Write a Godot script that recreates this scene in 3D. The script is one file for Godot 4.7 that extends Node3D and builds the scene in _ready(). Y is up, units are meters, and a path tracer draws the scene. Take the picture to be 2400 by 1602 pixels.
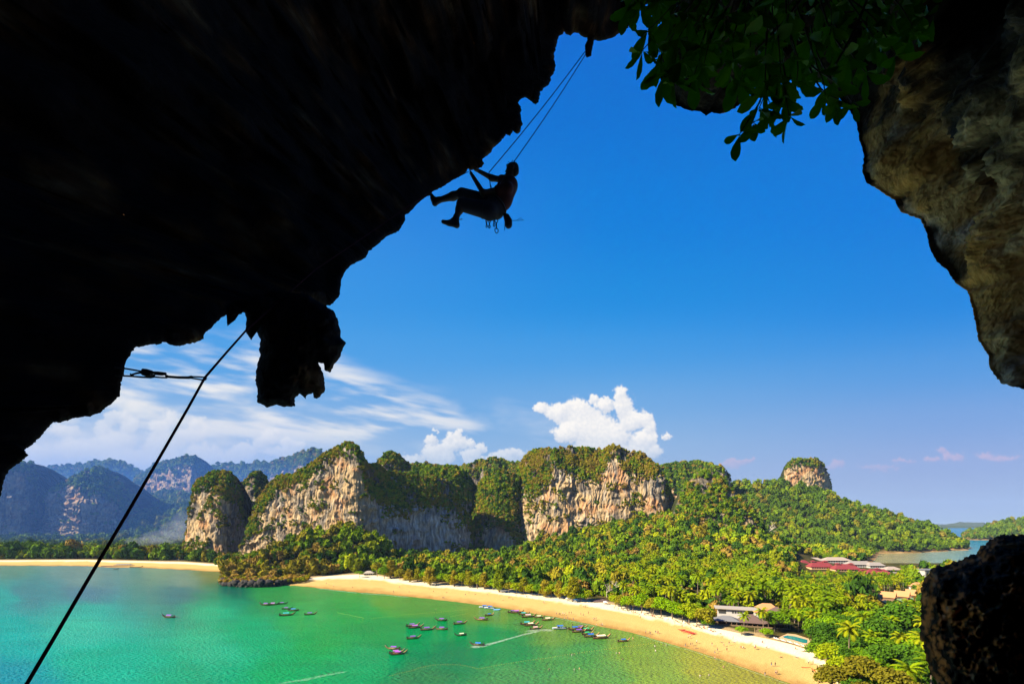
extends Node3D
# A limestone cave high above a tropical bay: a climber hangs at its mouth, beach, forest and karst cliffs beyond.
const F := 1100.0      # focal length of the lens in pixels of a 2400 x 1602 frame
const CX := 1200.0
const HY := 1222.0     # the horizon's row in that frame
const EYE := 70.0      # metres of the eye above the sea

var M := {}
var rng := RandomNumberGenerator.new()
var nz := FastNoiseLite.new()      # fractal
var nz1 := FastNoiseLite.new()     # plain
var nr := FastNoiseLite.new()      # ridged
var used := {}

class MB:
	var v := PackedVector3Array()
	var c := PackedColorArray()
	var uv := PackedVector2Array()
	var ix := PackedInt32Array()
	func p(a: Vector3, col := Color.WHITE) -> int:
		v.push_back(a)
		c.push_back(col)
		return v.size() - 1
	func t(a: int, b: int, d: int) -> void:
		ix.push_back(a)
		ix.push_back(b)
		ix.push_back(d)
	func q(a: int, b: int, d: int, e: int) -> void:
		t(a, b, d)
		t(a, d, e)
	func tri(a: Vector3, b: Vector3, d: Vector3, col := Color.WHITE) -> void:
		t(p(a, col), p(b, col), p(d, col))
	func quad(a: Vector3, b: Vector3, d: Vector3, e: Vector3, col := Color.WHITE) -> void:
		q(p(a, col), p(b, col), p(d, col), p(e, col))
	func box(lo: Vector3, hi: Vector3, col := Color.WHITE) -> void:
		var k := []
		for i in 8:
			k.append(Vector3(hi.x if i & 1 else lo.x, hi.y if i & 2 else lo.y, hi.z if i & 4 else lo.z))
		for f in [[0, 2, 3, 1], [4, 5, 7, 6], [0, 4, 6, 2], [1, 3, 7, 5], [0, 1, 5, 4], [2, 6, 7, 3]]:
			quad(k[f[0]], k[f[1]], k[f[2]], k[f[3]], col)
	func grid(nu: int, nv: int, pts: PackedVector3Array, cols: PackedColorArray, wrap := false) -> void:
		var at := v.size()
		v.append_array(pts)
		c.append_array(cols)
		for i in (nu if wrap else nu - 1):
			var i2 := (i + 1) % nu
			for j in nv - 1:
				q(at + i * nv + j, at + i2 * nv + j, at + i2 * nv + j + 1, at + i * nv + j + 1)
	func tube(line: PackedVector3Array, r0: float, r1: float, sides := 6, col := Color.WHITE) -> void:
		var n := line.size()
		var at := v.size()
		var up := Vector3.UP
		for i in n:
			var d := (line[mini(i + 1, n - 1)] - line[maxi(i - 1, 0)]).normalized()
			if absf(d.dot(up)) > 0.95:
				up = Vector3(0.3, 0.1, 1).normalized()
			var a := d.cross(up).normalized()
			var b := d.cross(a).normalized()
			up = -b if b.dot(up) < 0 else b
			var r := lerpf(r0, r1, float(i) / maxi(n - 1, 1))
			for k in sides:
				var w := TAU * k / sides
				p(line[i] + (a * cos(w) + b * sin(w)) * r, col)
		for i in n - 1:
			for k in sides:
				var k2 := (k + 1) % sides
				q(at + i * sides + k, at + i * sides + k2, at + (i + 1) * sides + k2, at + (i + 1) * sides + k)
		var e0 := p(line[0], col)
		var e1 := p(line[n - 1], col)
		for k in sides:
			var k2 := (k + 1) % sides
			t(e0, at + k2, at + k)
			t(e1, at + (n - 1) * sides + k, at + (n - 1) * sides + k2)
	func ball(o: Vector3, r: Vector3, nu := 10, nv := 7, col := Color.WHITE) -> void:
		var at := v.size()
		for j in nv + 1:
			var f := PI * j / nv
			for i in nu:
				var w := TAU * i / nu
				p(o + Vector3(sin(f) * cos(w), cos(f), sin(f) * sin(w)) * r, col)
		for j in nv:
			for i in nu:
				var i2 := (i + 1) % nu
				q(at + j * nu + i, at + j * nu + i2, at + (j + 1) * nu + i2, at + (j + 1) * nu + i)
	func mesh(smooth := false) -> ArrayMesh:
		var a := []
		a.resize(Mesh.ARRAY_MAX)
		a[Mesh.ARRAY_VERTEX] = v
		a[Mesh.ARRAY_COLOR] = c
		if uv.size() == v.size():
			a[Mesh.ARRAY_TEX_UV] = uv
		a[Mesh.ARRAY_INDEX] = ix
		if smooth:
			var n := PackedVector3Array()
			n.resize(v.size())
			for k in range(0, ix.size(), 3):
				var i0 := ix[k]
				var i1 := ix[k + 1]
				var i2 := ix[k + 2]
				var f := (v[i2] - v[i0]).cross(v[i1] - v[i0])
				n[i0] += f
				n[i1] += f
				n[i2] += f
			for k in n.size():
				n[k] = n[k].normalized() if n[k].length_squared() > 1e-20 else Vector3.UP
			a[Mesh.ARRAY_NORMAL] = n
		var m := ArrayMesh.new()
		m.add_surface_from_arrays(Mesh.PRIMITIVE_TRIANGLES, a)
		return m

func P(px: float, py: float, d: float) -> Vector3:
	return Vector3((px - CX) / F * d, EYE + (HY - py) / F * d, -d)

func G(px: float, py: float, h := 0.0) -> Vector3:
	return P(px, py, (EYE - h) * F / (py - HY))

func sm(a: float, b: float, x: float) -> float:
	return smoothstep(a, b, x)

func lut(tab: Array, x: float) -> float:      # piecewise linear: [[x, y], ...]
	if x <= tab[0][0]:
		return tab[0][1]
	for i in range(1, tab.size()):
		if x <= tab[i][0]:
			return lerpf(tab[i - 1][1], tab[i][1], (x - tab[i - 1][0]) / maxf(tab[i][0] - tab[i - 1][0], 1e-6))
	return tab[tab.size() - 1][1]

func mk(key: String, col: Color, rough := 0.85, vcol := false) -> StandardMaterial3D:
	var m := StandardMaterial3D.new()
	m.resource_name = key
	m.albedo_color = col.linear_to_srgb()
	m.roughness = rough
	m.vertex_color_use_as_albedo = vcol
	M[key] = m
	return m

func numbered(called: String) -> String:
	var n: int = used.get(called, 0)
	used[called] = n + 1
	return called if n == 0 else "%s_%03d" % [called, n]

func tag(o: Node3D, label: String, category: String, group := "", kind := "") -> Node3D:
	if label:
		o.set_meta("label", label)
	if category:
		o.set_meta("category", category)
	if group:
		o.set_meta("group", group)
	if kind:
		o.set_meta("kind", kind)
	return o

func thing(called: String, label: String, category: String, at := Vector3.ZERO, turn := 0.0, group := "") -> Node3D:
	var o := Node3D.new()
	o.name = numbered(called)
	add_child(o)
	o.position = at
	o.rotation.y = turn
	tag(o, label, category, group)
	return o

func part(called: String, mesh: Mesh, mat: Material, parent: Node) -> MeshInstance3D:
	var o := MeshInstance3D.new()
	o.name = called
	o.mesh = mesh
	o.material_override = mat
	parent.add_child(o, true)
	return o

func single(called: String, mesh: Mesh, mat: Material, label: String, category: String, group := "", kind := "", at := Vector3.ZERO) -> MeshInstance3D:
	var o := MeshInstance3D.new()
	o.name = numbered(called)
	o.mesh = mesh
	o.material_override = mat
	add_child(o)
	o.position = at
	tag(o, label, category, group, kind)
	return o

func many(called: String, mesh: Mesh, mat: Material, places: Array, tints: PackedColorArray, parent: Node = null, label := "", category := "") -> MultiMeshInstance3D:
	var mm := MultiMesh.new()
	mm.transform_format = MultiMesh.TRANSFORM_3D
	mm.use_colors = true
	mm.mesh = mesh
	mm.instance_count = places.size()
	for i in places.size():
		mm.set_instance_transform(i, places[i])
		mm.set_instance_color(i, tints[i])
	var o := MultiMeshInstance3D.new()
	o.multimesh = mm
	o.material_override = mat
	o.name = numbered(called) if parent == null else called
	if parent == null:
		add_child(o)
	else:
		parent.add_child(o, true)
	tag(o, label, category, "", "stuff")
	return o

func noise_tex(size: int, freq: float, oct: int, seed_: int, lo := 0.0, hi := 1.0, ridged := false, normal := false) -> NoiseTexture2D:
	var n := FastNoiseLite.new()
	n.seed = seed_
	n.frequency = freq
	n.noise_type = FastNoiseLite.TYPE_SIMPLEX_SMOOTH
	n.fractal_type = FastNoiseLite.FRACTAL_RIDGED if ridged else FastNoiseLite.FRACTAL_FBM
	n.fractal_octaves = oct
	var t := NoiseTexture2D.new()
	t.width = size
	t.height = size
	t.seamless = true
	t.noise = n
	if normal:
		t.as_normal_map = true
		t.bump_strength = 6.0
	else:
		var g := Gradient.new()
		g.set_color(0, Color(lo, lo, lo))
		g.set_color(1, Color(hi, hi, hi))
		t.color_ramp = g
	return t

func _ready() -> void:
	rng.seed = 7
	nz.seed = 11
	nz.frequency = 1.0
	nz.noise_type = FastNoiseLite.TYPE_SIMPLEX_SMOOTH
	nz.fractal_type = FastNoiseLite.FRACTAL_FBM
	nz.fractal_octaves = 4
	nz1.seed = 23
	nz1.frequency = 1.0
	nz1.noise_type = FastNoiseLite.TYPE_SIMPLEX_SMOOTH
	nz1.fractal_type = FastNoiseLite.FRACTAL_NONE
	nr.seed = 31
	nr.frequency = 1.0
	nr.noise_type = FastNoiseLite.TYPE_SIMPLEX_SMOOTH
	nr.fractal_type = FastNoiseLite.FRACTAL_RIDGED
	nr.fractal_octaves = 3
	make_view()
	make_materials()
	make_sea()
	make_land()
	make_cliffs()
	make_cave()
	make_forest()
	make_buildings()
	make_boats()
	make_people()
	make_climber()
	make_ropes()
	make_branch()
	make_small_things()

# ------------------------------------------------------------------ camera, sky, sun, air
const EXPOSURE := 3.0
const SUN_TO := Vector3(-0.78, 0.58, 0.30)

func make_view() -> void:
	var cam := Camera3D.new()
	cam.name = "camera"
	cam.projection = Camera3D.PROJECTION_FRUSTUM
	cam.near = 0.05
	cam.far = 40000.0
	cam.keep_aspect = Camera3D.KEEP_HEIGHT
	cam.size = 0.05 * 1602.0 / F
	cam.frustum_offset = Vector2(0.0, 0.05 * (HY - 801.0) / F)
	cam.position = Vector3(0, EYE, 0)
	add_child(cam)
	cam.current = true
	var sun := DirectionalLight3D.new()
	sun.name = "sun"
	sun.light_color = Color(1.0, 0.93, 0.80)
	sun.light_energy = 1.6
	sun.light_angular_distance = 0.5
	sun.shadow_enabled = true
	add_child(sun)
	sun.look_at_from_position(SUN_TO * 100.0, Vector3.ZERO, Vector3.UP)
	var e := Environment.new()
	e.background_mode = Environment.BG_SKY
	e.tonemap_mode = Environment.TONE_MAPPER_LINEAR
	e.tonemap_exposure = EXPOSURE
	e.sdfgi_enabled = true
	e.ssao_enabled = true
	e.ssil_enabled = true
	e.fog_enabled = true
	e.fog_density = 0.000028
	e.fog_light_color = Color(0.66, 0.79, 1.0)
	var sky := Sky.new()
	var sm_ := PanoramaSkyMaterial.new()
	sm_.panorama = ImageTexture.create_from_image(sky_picture())
	sky.sky_material = sm_
	e.sky = sky
	var w := WorldEnvironment.new()
	w.name = "air"
	w.environment = e
	add_child(w)
	# added box of blue haze, standing in for sky-lit blue shade at far left
	e.volumetric_fog_enabled = true
	e.volumetric_fog_density = 0.0
	var fm := FogMaterial.new()
	fm.albedo = Color(0.30, 0.58, 1.0)
	fm.density = 0.00028
	var fv := FogVolume.new()
	fv.shape = RenderingServer.FOG_VOLUME_SHAPE_BOX
	fv.material = fm
	fv.size = Vector3(2600, 320, 2300)
	fv.position = Vector3(-480 - 1300, 155, -990 - 1150)
	fv.name = "added_blue_haze"
	add_child(fv)
	tag(fv, "added blue haze that tints the shaded far left mountains", "haze", "", "stuff")

var puffs := []       # cumulus: [x, y, rx, ry, strength]
var grad := PackedColorArray()
var grad_r := PackedColorArray()
var wisps := FastNoiseLite.new()
var fluff := FastNoiseLite.new()

func lin(r: float, g: float, b: float) -> Color:
	return Color(r / 255.0, g / 255.0, b / 255.0).srgb_to_linear()

func sky_picture() -> Image:
	wisps.seed = 5
	wisps.frequency = 1.0
	wisps.fractal_type = FastNoiseLite.FRACTAL_FBM
	wisps.fractal_octaves = 5
	fluff.seed = 9
	fluff.frequency = 1.0
	fluff.fractal_type = FastNoiseLite.FRACTAL_FBM
	fluff.fractal_octaves = 5
	fluff.fractal_gain = 0.55
	for b in [  # the tall cloud over the cliffs
		[1266, 959, 22, 18], [1290, 968, 22, 18], [1317, 965, 34, 30], [1364, 961, 44, 36], [1398, 931, 15, 12], [1419, 946, 24, 20], [1458, 928, 21, 24], [1462, 955, 30, 34], [1488, 984, 40, 32], [1513, 985, 24, 22],
		[1526, 1002, 20, 18], [1381, 1000, 66, 52], [1330, 1012, 44, 34], [1509, 1033, 36, 28], [1564, 1025, 12, 11], [1534, 1058, 24, 20], [1424, 1025, 74, 50], [1534, 1025, 13, 13], [1400, 1065, 90, 36], [1480, 1070, 70, 34]]:
		puffs.append([b[0], b[1], b[2], b[3], 1.0, 0])
	for b in [[1077, 1014, 15, 13], [1053, 1021, 19, 16], [1017, 1010, 7, 6], [1006, 1033, 16, 15], [1075, 1034, 30, 22], [1049, 1047, 38, 26], [1100, 1038, 17, 14], [1032, 1074, 48, 26], [1104, 1067, 30, 22], [960, 1080, 50, 18], [1160, 1085, 60, 18], [1210, 1065, 36, 16], [1180, 1070, 40, 20], [1010, 1062, 30, 24], [930, 1088, 44, 16], [1128, 1052, 22, 16]]:
		puffs.append([b[0], b[1], b[2], b[3], 0.92, 0])
	for b in [[264, 978, 24, 20], [290, 974, 22, 19], [308, 994, 30, 22], [398, 983, 24, 22], [368, 1005, 32, 22], [460, 992, 25, 20], [478, 1004, 18, 18], [444, 1020, 40, 26], [238, 1002, 32, 20], [268, 1033, 66, 34], [383, 1040, 60, 34], [148, 1010, 44, 20],
		[190, 1050, 80, 32], [80, 1060, 60, 28], [632, 1020, 22, 16], [648, 1014, 12, 10], [613, 1036, 32, 18], [674, 1036, 24, 16], [697, 1044, 18, 12], [575, 1056, 48, 22], [536, 1066, 36, 20], [660, 1058, 54, 18], [330, 1070, 120, 24], [480, 1062, 60, 26]]:
		puffs.append([b[0], b[1], b[2], b[3], 0.62, 0])
	for b in [[1735, 1081, 36, 9], [1755, 1078, 22, 8], [1720, 1090, 40, 8], [1962, 1092, 22, 12], [1950, 1097, 14, 8], [2185, 1075, 20, 9], [2220, 1068, 22, 12], [2250, 1073, 26, 9], [2312, 1068, 24, 12], [2340, 1076, 30, 9], [2120, 1082, 34, 6], [2370, 1074, 30, 9], [2206, 1054, 16, 5], [2060, 1096, 60, 6]]:
		puffs.append([b[0], b[1], b[2], b[3], 0.7, 1])
	var stops := [[-900, 6, 84, 190], [0, 12, 104, 208], [250, 3, 112, 214], [520, 2, 125, 222], [700, 22, 140, 226], [830, 68, 156, 228], [940, 112, 170, 226], [1050, 146, 183, 224], [1140, 160, 186, 222], [1222, 164, 188, 220]]
	var stops_r := [[-900, 6, 84, 190], [0, 12, 104, 208], [250, 3, 112, 214], [560, 2, 121, 222], [760, 26, 134, 224], [900, 84, 154, 224], [1000, 122, 164, 222], [1100, 148, 172, 220], [1190, 160, 182, 220], [1222, 166, 188, 220]]
	for which in 2:
		var s: Array = stops_r if which else stops
		var g := PackedColorArray()
		for y in range(-900, 1240):
			var i := 0
			while i < s.size() - 2 and y > s[i + 1][0]:
				i += 1
			var t := clampf((y - s[i][0]) / float(s[i + 1][0] - s[i][0]), 0, 1)
			t = t * t * (3 - 2 * t) * 0.4 + t * 0.6
			g.push_back(lin(lerpf(s[i][1], s[i + 1][1], t), lerpf(s[i][2], s[i + 1][2], t), lerpf(s[i][3], s[i + 1][3], t)))
		if which:
			grad_r = g
		else:
			grad = g
	var small := sky_part(0, 0, 512, 256, 512, 256)
	small.resize(4096, 2048, Image.INTERPOLATE_CUBIC)
	# the part of the sky in view, at full detail
	var x0 := 1450
	var y0 := 440
	var fine := sky_part(x0, y0, 2646 - x0, 1024 - y0, 4096, 2048)
	small.blit_rect(fine, Rect2i(0, 0, 2646 - x0, 1024 - y0), Vector2i(x0, y0))
	# a panorama's first column faces -Z
	var turned := Image.create_empty(4096, 2048, false, Image.FORMAT_RGBF)
	turned.blit_rect(small, Rect2i(2048, 0, 2048, 2048), Vector2i(0, 0))
	turned.blit_rect(small, Rect2i(0, 0, 2048, 2048), Vector2i(2048, 0))
	return turned

func sky_part(x0: int, y0: int, w: int, h: int, fw: int, fh: int) -> Image:
	var data := PackedFloat32Array()
	data.resize(w * h * 3)
	var k := 0
	for j in h:
		var el := PI * (0.5 - (y0 + j + 0.5) / fh)
		for i in w:
			var az := TAU * ((x0 + i + 0.5) / fw - 0.5)
			var c := sky_color(az, maxf(el, 0.001))
			data[k] = c.r
			data[k + 1] = c.g
			data[k + 2] = c.b
			k += 3
	return Image.create_from_data(w, h, false, Image.FORMAT_RGBF, data.to_byte_array())

func sky_color(az: float, el: float) -> Color:
	# clouds repeat round the horizon by folding the azimuth into the arc in view
	var arc := 0.84
	var fa := fposmod(az + arc, 4.0 * arc)
	fa = fa - arc if fa <= 2.0 * arc else 3.0 * arc - fa
	var ca := cos(fa)
	var x := CX + F * tan(fa)
	var y := HY - F * tan(minf(el, 1.45)) / ca
	var yb := HY - F * tan(minf(el, 1.45)) / (0.35 + 0.65 * ca)
	var at := clampi(int(yb) + 900, 0, grad.size() - 1)
	var c := grad[at].lerp(grad_r[at], sm(1300, 2300, x))
	c = c * (1.0 - 0.0) 
	# paler towards the left, where the sun is
	c = c.lerp(lin(90, 165, 232), 0.30 * sm(1500, 700, x) * sm(250, 620, y))
	if y > 700 and y < 1235:
		# high streaks of cirrus
		var lx := x + y * 0.6
		var ly := y - x * 0.17
		var roof := lut([[300, 770], [620, 790], [780, 830], [1000, 915], [1250, 950], [1500, 960]], x)
		var m := sm(roof - 25.0, roof + 60.0, y + 22.0 * wisps.get_noise_2d(lx * 0.004, ly * 0.02)) * sm(1085, 990, y) * (0.25 * sm(1270, 1080, x) + 0.75 * sm(1420, 900, x + (y - 1010.0) * -1.2) + 0.2 * sm(1560, 1300, x))
		if m > 0.01:
			var n := wisps.get_noise_2d(lx * 0.0017, ly * 0.012) * 0.9 + wisps.get_noise_2d(lx * 0.0052 + 40, ly * 0.040) * 0.42
			var hole := sm(-0.45, 0.05, wisps.get_noise_2d(x * 0.0022 + 9.0, y * 0.005 + 3.0))
			var low := sm(760, 300, x) * 0.22
			var a := sm(-0.30 - low, 0.40, n) * m * hole
			c = c.lerp(lin(230, 233, 238), a * 0.9)
	if y > 860 and y < 1235:
		# heaped clouds
		var wx := x + 14.0 * fluff.get_noise_2d(x * 0.012, y * 0.012) + 7.0 * fluff.get_noise_2d(x * 0.045 + 50, y * 0.045) + 5.0 * fluff.get_noise_2d(x * 0.13 + 30, y * 0.13)
		var wy := y + 12.0 * fluff.get_noise_2d(x * 0.012 + 100, y * 0.012) + 7.0 * fluff.get_noise_2d(x * 0.045 + 150, y * 0.045) + 5.0 * fluff.get_noise_2d(x * 0.13 + 90, y * 0.13)
		var f := 0.0
		var lit := 0.0
		var warm := 0
		var str := 0.0
		for b in puffs:
			var ux: float = (wx - b[0]) / b[2]
			if absf(ux) > 1.0:
				continue
			var uy: float = (wy - b[1]) / b[3]
			var r2 := ux * ux + uy * uy
			if r2 < 1.0:
				var g := 1.0 - r2
				var u := sqrt(g)
				# a ball lit from the upper left
				var l := clampf(-ux * 0.45 - uy * 0.75 + u * 0.50, -0.4, 1.0)
				var wt := g * g + 0.02
				lit = (lit * f + l * wt) / (f + wt)
				f += wt
				str = maxf(str, b[4])
				warm = b[5]
		if f > 0.0:
			var edge := fluff.get_noise_2d(x * 0.09 + 7, y * 0.09)
			var a := sm(0.03, 0.34, f + edge * 0.18)
			var foot := sm(1010, 1085, y) if warm == 0 else sm(1066, 1100, y)
			a *= (1.0 - 0.5 * foot) * str
			var bright := clampf(0.50 + lit * 0.62 + edge * 0.24, 0, 1)
			var cc := lin(176, 194, 222).lerp(lin(255, 251, 246), bright)
			if warm == 1:
				cc = lin(160, 168, 214).lerp(lin(205, 188, 216), bright)
			c = c.lerp(cc, a)
	# thin milkiness of the low air
	c = c.lerp(lin(216, 221, 229), 0.66 * sm(880, 1080, y) * sm(1150, 350, x))
	return c * (1.0 / EXPOSURE)

# ------------------------------------------------------------------ materials
func tri_detail(m: StandardMaterial3D, tex: Texture2D, scale: Vector3, bump: Texture2D = null, depth := 0.0) -> void:
	m.uv1_triplanar = true
	m.uv1_world_triplanar = true
	m.uv1_scale = scale
	m.albedo_texture = tex
	if bump:
		m.heightmap_enabled = true
		m.heightmap_texture = bump
		m.heightmap_scale = depth

func make_materials() -> void:
	var cloudy := noise_tex(512, 0.012, 5, 3, 0.55, 1.0)
	var grainy := noise_tex(512, 0.03, 5, 8, 0.0, 1.0)
	var cracked := noise_tex(512, 0.012, 4, 14, 0.0, 1.0, true)
	var m := mk("cave_rock", Color.WHITE, 0.95, true)
	m.metallic_specular = 0.15
	tri_detail(m, cloudy, Vector3.ONE * 0.7, grainy, 3.0)
	m = mk("lit_rock", Color.WHITE, 0.95, true)
	m.metallic_specular = 0.2
	tri_detail(m, noise_tex(512, 0.02, 5, 4, 0.6, 1.0), Vector3.ONE * 0.55, grainy, 5.0)
	m = mk("cliff_rock", Color.WHITE, 0.95, true)
	m.metallic_specular = 0.2
	tri_detail(m, noise_tex(512, 0.02, 5, 6, 0.45, 1.0), Vector3(1 / 52.0, 1 / 260.0, 1 / 52.0), grainy, 160.0)
	m = mk("shore_rock", Color(0.026, 0.024, 0.023), 0.95, true)
	m = mk("leafage", Color.WHITE, 0.7, true)
	m.metallic_specular = 0.05
	m.backlight_enabled = true
	m.backlight = Color(0.45, 0.45, 0.10)
	m.cull_mode = BaseMaterial3D.CULL_DISABLED
	m = mk("bark", Color(0.16, 0.12, 0.085), 0.9)
	m = mk("pale_bark", Color(0.42, 0.37, 0.30), 0.9)
	m = mk("ground", Color.WHITE, 0.97, true)
	m.metallic_specular = 0.1
	tri_detail(m, noise_tex(512, 0.04, 5, 16, 0.66, 1.0), Vector3.ONE / 16.0)
	m = mk("sea", Color.WHITE, 0.16, true)
	m.metallic_specular = 0.4
	m.normal_enabled = true
	m.normal_texture = noise_tex(512, 0.03, 4, 77, 0, 1, false, true)
	m.normal_scale = 2.0
	m.uv1_triplanar = true
	m.uv1_world_triplanar = true
	m.uv1_scale = Vector3(1 / 46.0, 1.0, 1 / 18.0)
	m = mk("plain", Color.WHITE, 0.8, true)
	m = mk("foam", Color(0.9, 0.92, 0.9), 0.9)
	m.transparency = BaseMaterial3D.TRANSPARENCY_ALPHA
	m.vertex_color_use_as_albedo = true

# ------------------------------------------------------------------ the cave round the camera
const RIM_LEFT := [
	Vector3(-500, 1900, 1.7), Vector3(-260, 1500, 1.8), Vector3(-60, 1230, 2.0), Vector3(2, 1160, 2.1), Vector3(8, 1125, 2.1), Vector3(19, 1102, 2.15), Vector3(50, 1081, 2.2), Vector3(66, 1066, 2.2), Vector3(56, 1054, 2.2), Vector3(65, 1049, 2.25),
	Vector3(92, 1026, 2.3), Vector3(124, 989, 2.35), Vector3(142, 990, 2.35), Vector3(169, 980, 2.4), Vector3(207, 976, 2.4), Vector3(230, 968, 2.45), Vector3(260, 947, 2.5), Vector3(281, 926, 2.5), Vector3(282, 904, 2.5), Vector3(287, 884, 2.5),
	Vector3(291, 868, 2.5), Vector3(293, 853, 2.55), Vector3(306, 830, 2.6), Vector3(316, 814, 2.65), Vector3(345, 809, 2.7), Vector3(389, 802, 2.8), Vector3(399, 808, 2.8), Vector3(421, 811, 2.85), Vector3(460, 801, 2.9), Vector3(477, 794, 2.95),
	Vector3(479, 782, 3.0), Vector3(498, 765, 3.1), Vector3(515, 748, 3.2), Vector3(532, 735, 3.3), Vector3(545, 735, 3.4), Vector3(558, 736, 3.5), Vector3(571, 732, 3.6), Vector3(590, 742, 3.7), Vector3(680, 712, 4.4), Vector3(772, 716, 5.0), Vector3(781, 711, 5.0),
	Vector3(797, 689, 5.1), Vector3(799, 659, 5.2), Vector3(806, 641, 5.3), Vector3(820, 623, 5.4), Vector3(842, 611, 5.6), Vector3(858, 603, 5.7), Vector3(863, 589, 5.9), Vector3(885, 573, 6.1), Vector3(907, 553, 6.4), Vector3(935, 542, 6.6),
	Vector3(949, 517, 6.8), Vector3(949, 504, 6.9), Vector3(965, 492, 7.1), Vector3(981, 475, 7.4), Vector3(995, 463, 7.7), Vector3(1005, 459, 8.0), Vector3(1013, 449, 8.2), Vector3(1026, 444, 8.3), Vector3(1047, 430, 8.5), Vector3(1064, 420, 8.7),
	Vector3(1089, 406, 8.9), Vector3(1097, 395, 9.0), Vector3(1104, 399, 9.0), Vector3(1123, 394, 9.1), Vector3(1129, 392, 9.1), Vector3(1135, 384, 9.1), Vector3(1131, 377, 9.1), Vector3(1132, 371, 9.1), Vector3(1152, 356, 9.2), Vector3(1157, 345, 9.2),
	Vector3(1176, 329, 9.3), Vector3(1186, 314, 9.3), Vector3(1195, 319, 9.3), Vector3(1202, 306, 9.3), Vector3(1207, 311, 9.3), Vector3(1214, 313, 9.4), Vector3(1220, 307, 9.4), Vector3(1221, 297, 9.4), Vector3(1225, 293, 9.4), Vector3(1222, 276, 9.4),
	Vector3(1219, 265, 9.4), Vector3(1223, 258, 9.4), Vector3(1222, 249, 9.5), Vector3(1216, 244, 9.5), Vector3(1214, 240, 9.5), Vector3(1224, 230, 9.5), Vector3(1233, 229, 9.5), Vector3(1244, 237, 9.6), Vector3(1255, 245, 9.6), Vector3(1262, 240, 9.6),
	Vector3(1265, 231, 9.6), Vector3(1266, 218, 9.7), Vector3(1273, 209, 9.7), Vector3(1279, 204, 9.7), Vector3(1286, 198, 9.7), Vector3(1291, 190, 9.8), Vector3(1290, 181, 9.8), Vector3(1298, 173, 9.8), Vector3(1302, 157, 9.8), Vector3(1300, 142, 9.9),
	Vector3(1299, 123, 9.9), Vector3(1304, 109, 9.9), Vector3(1307, 92, 10.0), Vector3(1310, 84, 10.0), Vector3(1317, 81, 10.0), Vector3(1323, 74, 10.0), Vector3(1328, 81, 10.0), Vector3(1338, 84, 10.0), Vector3(1347, 76, 10.1), Vector3(1356, 77, 10.1),
	Vector3(1363, 84, 10.1), Vector3(1374, 88, 10.1), Vector3(1393, 94, 10.2), Vector3(1404, 96, 10.2), Vector3(1423, 92, 10.2), Vector3(1439, 87, 10.3), Vector3(1460, 71, 10.3), Vector3(1473, 65, 10.4), Vector3(1481, 51, 10.4), Vector3(1496, 28, 10.2), Vector3(1520, 6, 9.6)]
const RIM_RIGHT := [
	Vector3(1520, 6, 9.6), Vector3(1548, 4, 9.0), Vector3(1566, 28, 8.4), Vector3(1560, 80, 8.0), Vector3(1545, 139, 7.6), Vector3(1548, 185, 7.4), Vector3(1563, 213, 7.3), Vector3(1580, 233, 7.2), Vector3(1586, 248, 7.2), Vector3(1614, 258, 7.1), Vector3(1642, 261, 7.0),
	Vector3(1655, 272, 7.0), Vector3(1665, 265, 7.0), Vector3(1696, 265, 6.9), Vector3(1710, 256, 6.9), Vector3(1724, 254, 6.8), Vector3(1735, 243, 6.8), Vector3(1748, 215, 6.7), Vector3(1775, 192, 6.6), Vector3(1850, 184, 6.4), Vector3(1910, 188, 6.2), Vector3(1940, 203, 6.1),
	Vector3(1965, 226, 6.0), Vector3(1990, 258, 5.9), Vector3(2006, 280, 5.9), Vector3(2014, 325, 5.8), Vector3(2025, 362, 5.8), Vector3(2022, 405, 5.7), Vector3(2030, 427, 5.7), Vector3(2057, 443, 5.6), Vector3(2095, 467, 5.5), Vector3(2111, 496, 5.4),
	Vector3(2159, 515, 5.2), Vector3(2172, 545, 5.2), Vector3(2178, 577, 5.1), Vector3(2196, 614, 5.0), Vector3(2218, 630, 4.9), Vector3(2239, 662, 4.8), Vector3(2266, 680, 4.7), Vector3(2271, 689, 4.6), Vector3(2282, 732, 4.5), Vector3(2293, 796, 4.3),
	Vector3(2317, 831, 4.2), Vector3(2320, 861, 4.1), Vector3(2346, 898, 4.0), Vector3(2379, 906, 3.8), Vector3(2402, 912, 3.7), Vector3(2460, 940, 3.5), Vector3(2560, 1080, 3.2), Vector3(2640, 1300, 2.8), Vector3(2640, 1600, 2.3), Vector3(2560, 1900, 1.9)]
const RIM_FLOOR := [Vector3(2560, 1900, 1.9), Vector3(2100, 1960, 1.8), Vector3(1500, 2010, 1.75), Vector3(900, 2000, 1.7), Vector3(200, 1960, 1.7), Vector3(-500, 1900, 1.7)]

func resample(rim: Array, step: float, shake: float) -> Array:
	var out := []
	for i in rim.size() - 1:
		var a: Vector3 = rim[i]
		var b: Vector3 = rim[i + 1]
		var off := absf(a.x - CX) > 1300 or a.y > 1650
		var n := maxi(1, int(ceil(Vector2(a.x, a.y).distance_to(Vector2(b.x, b.y)) / (step * (6.0 if off else 1.0)))))
		for k in n:
			var p := a.lerp(b, float(k) / n)
			if k > 0:
				p.x += shake * nz.get_noise_2d(p.x * 0.11, p.y * 0.11) * 2.0
				p.y += shake * nz.get_noise_2d(p.x * 0.11 + 70, p.y * 0.11) * 2.0
				p.x += 2.6 * nz.get_noise_2d(p.x * 0.3, p.y * 0.3 + 20)
				p.y += 2.6 * nz.get_noise_2d(p.x * 0.3 + 50, p.y * 0.3)
			out.append(p)
	out.append(rim[rim.size() - 1])
	return out

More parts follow.
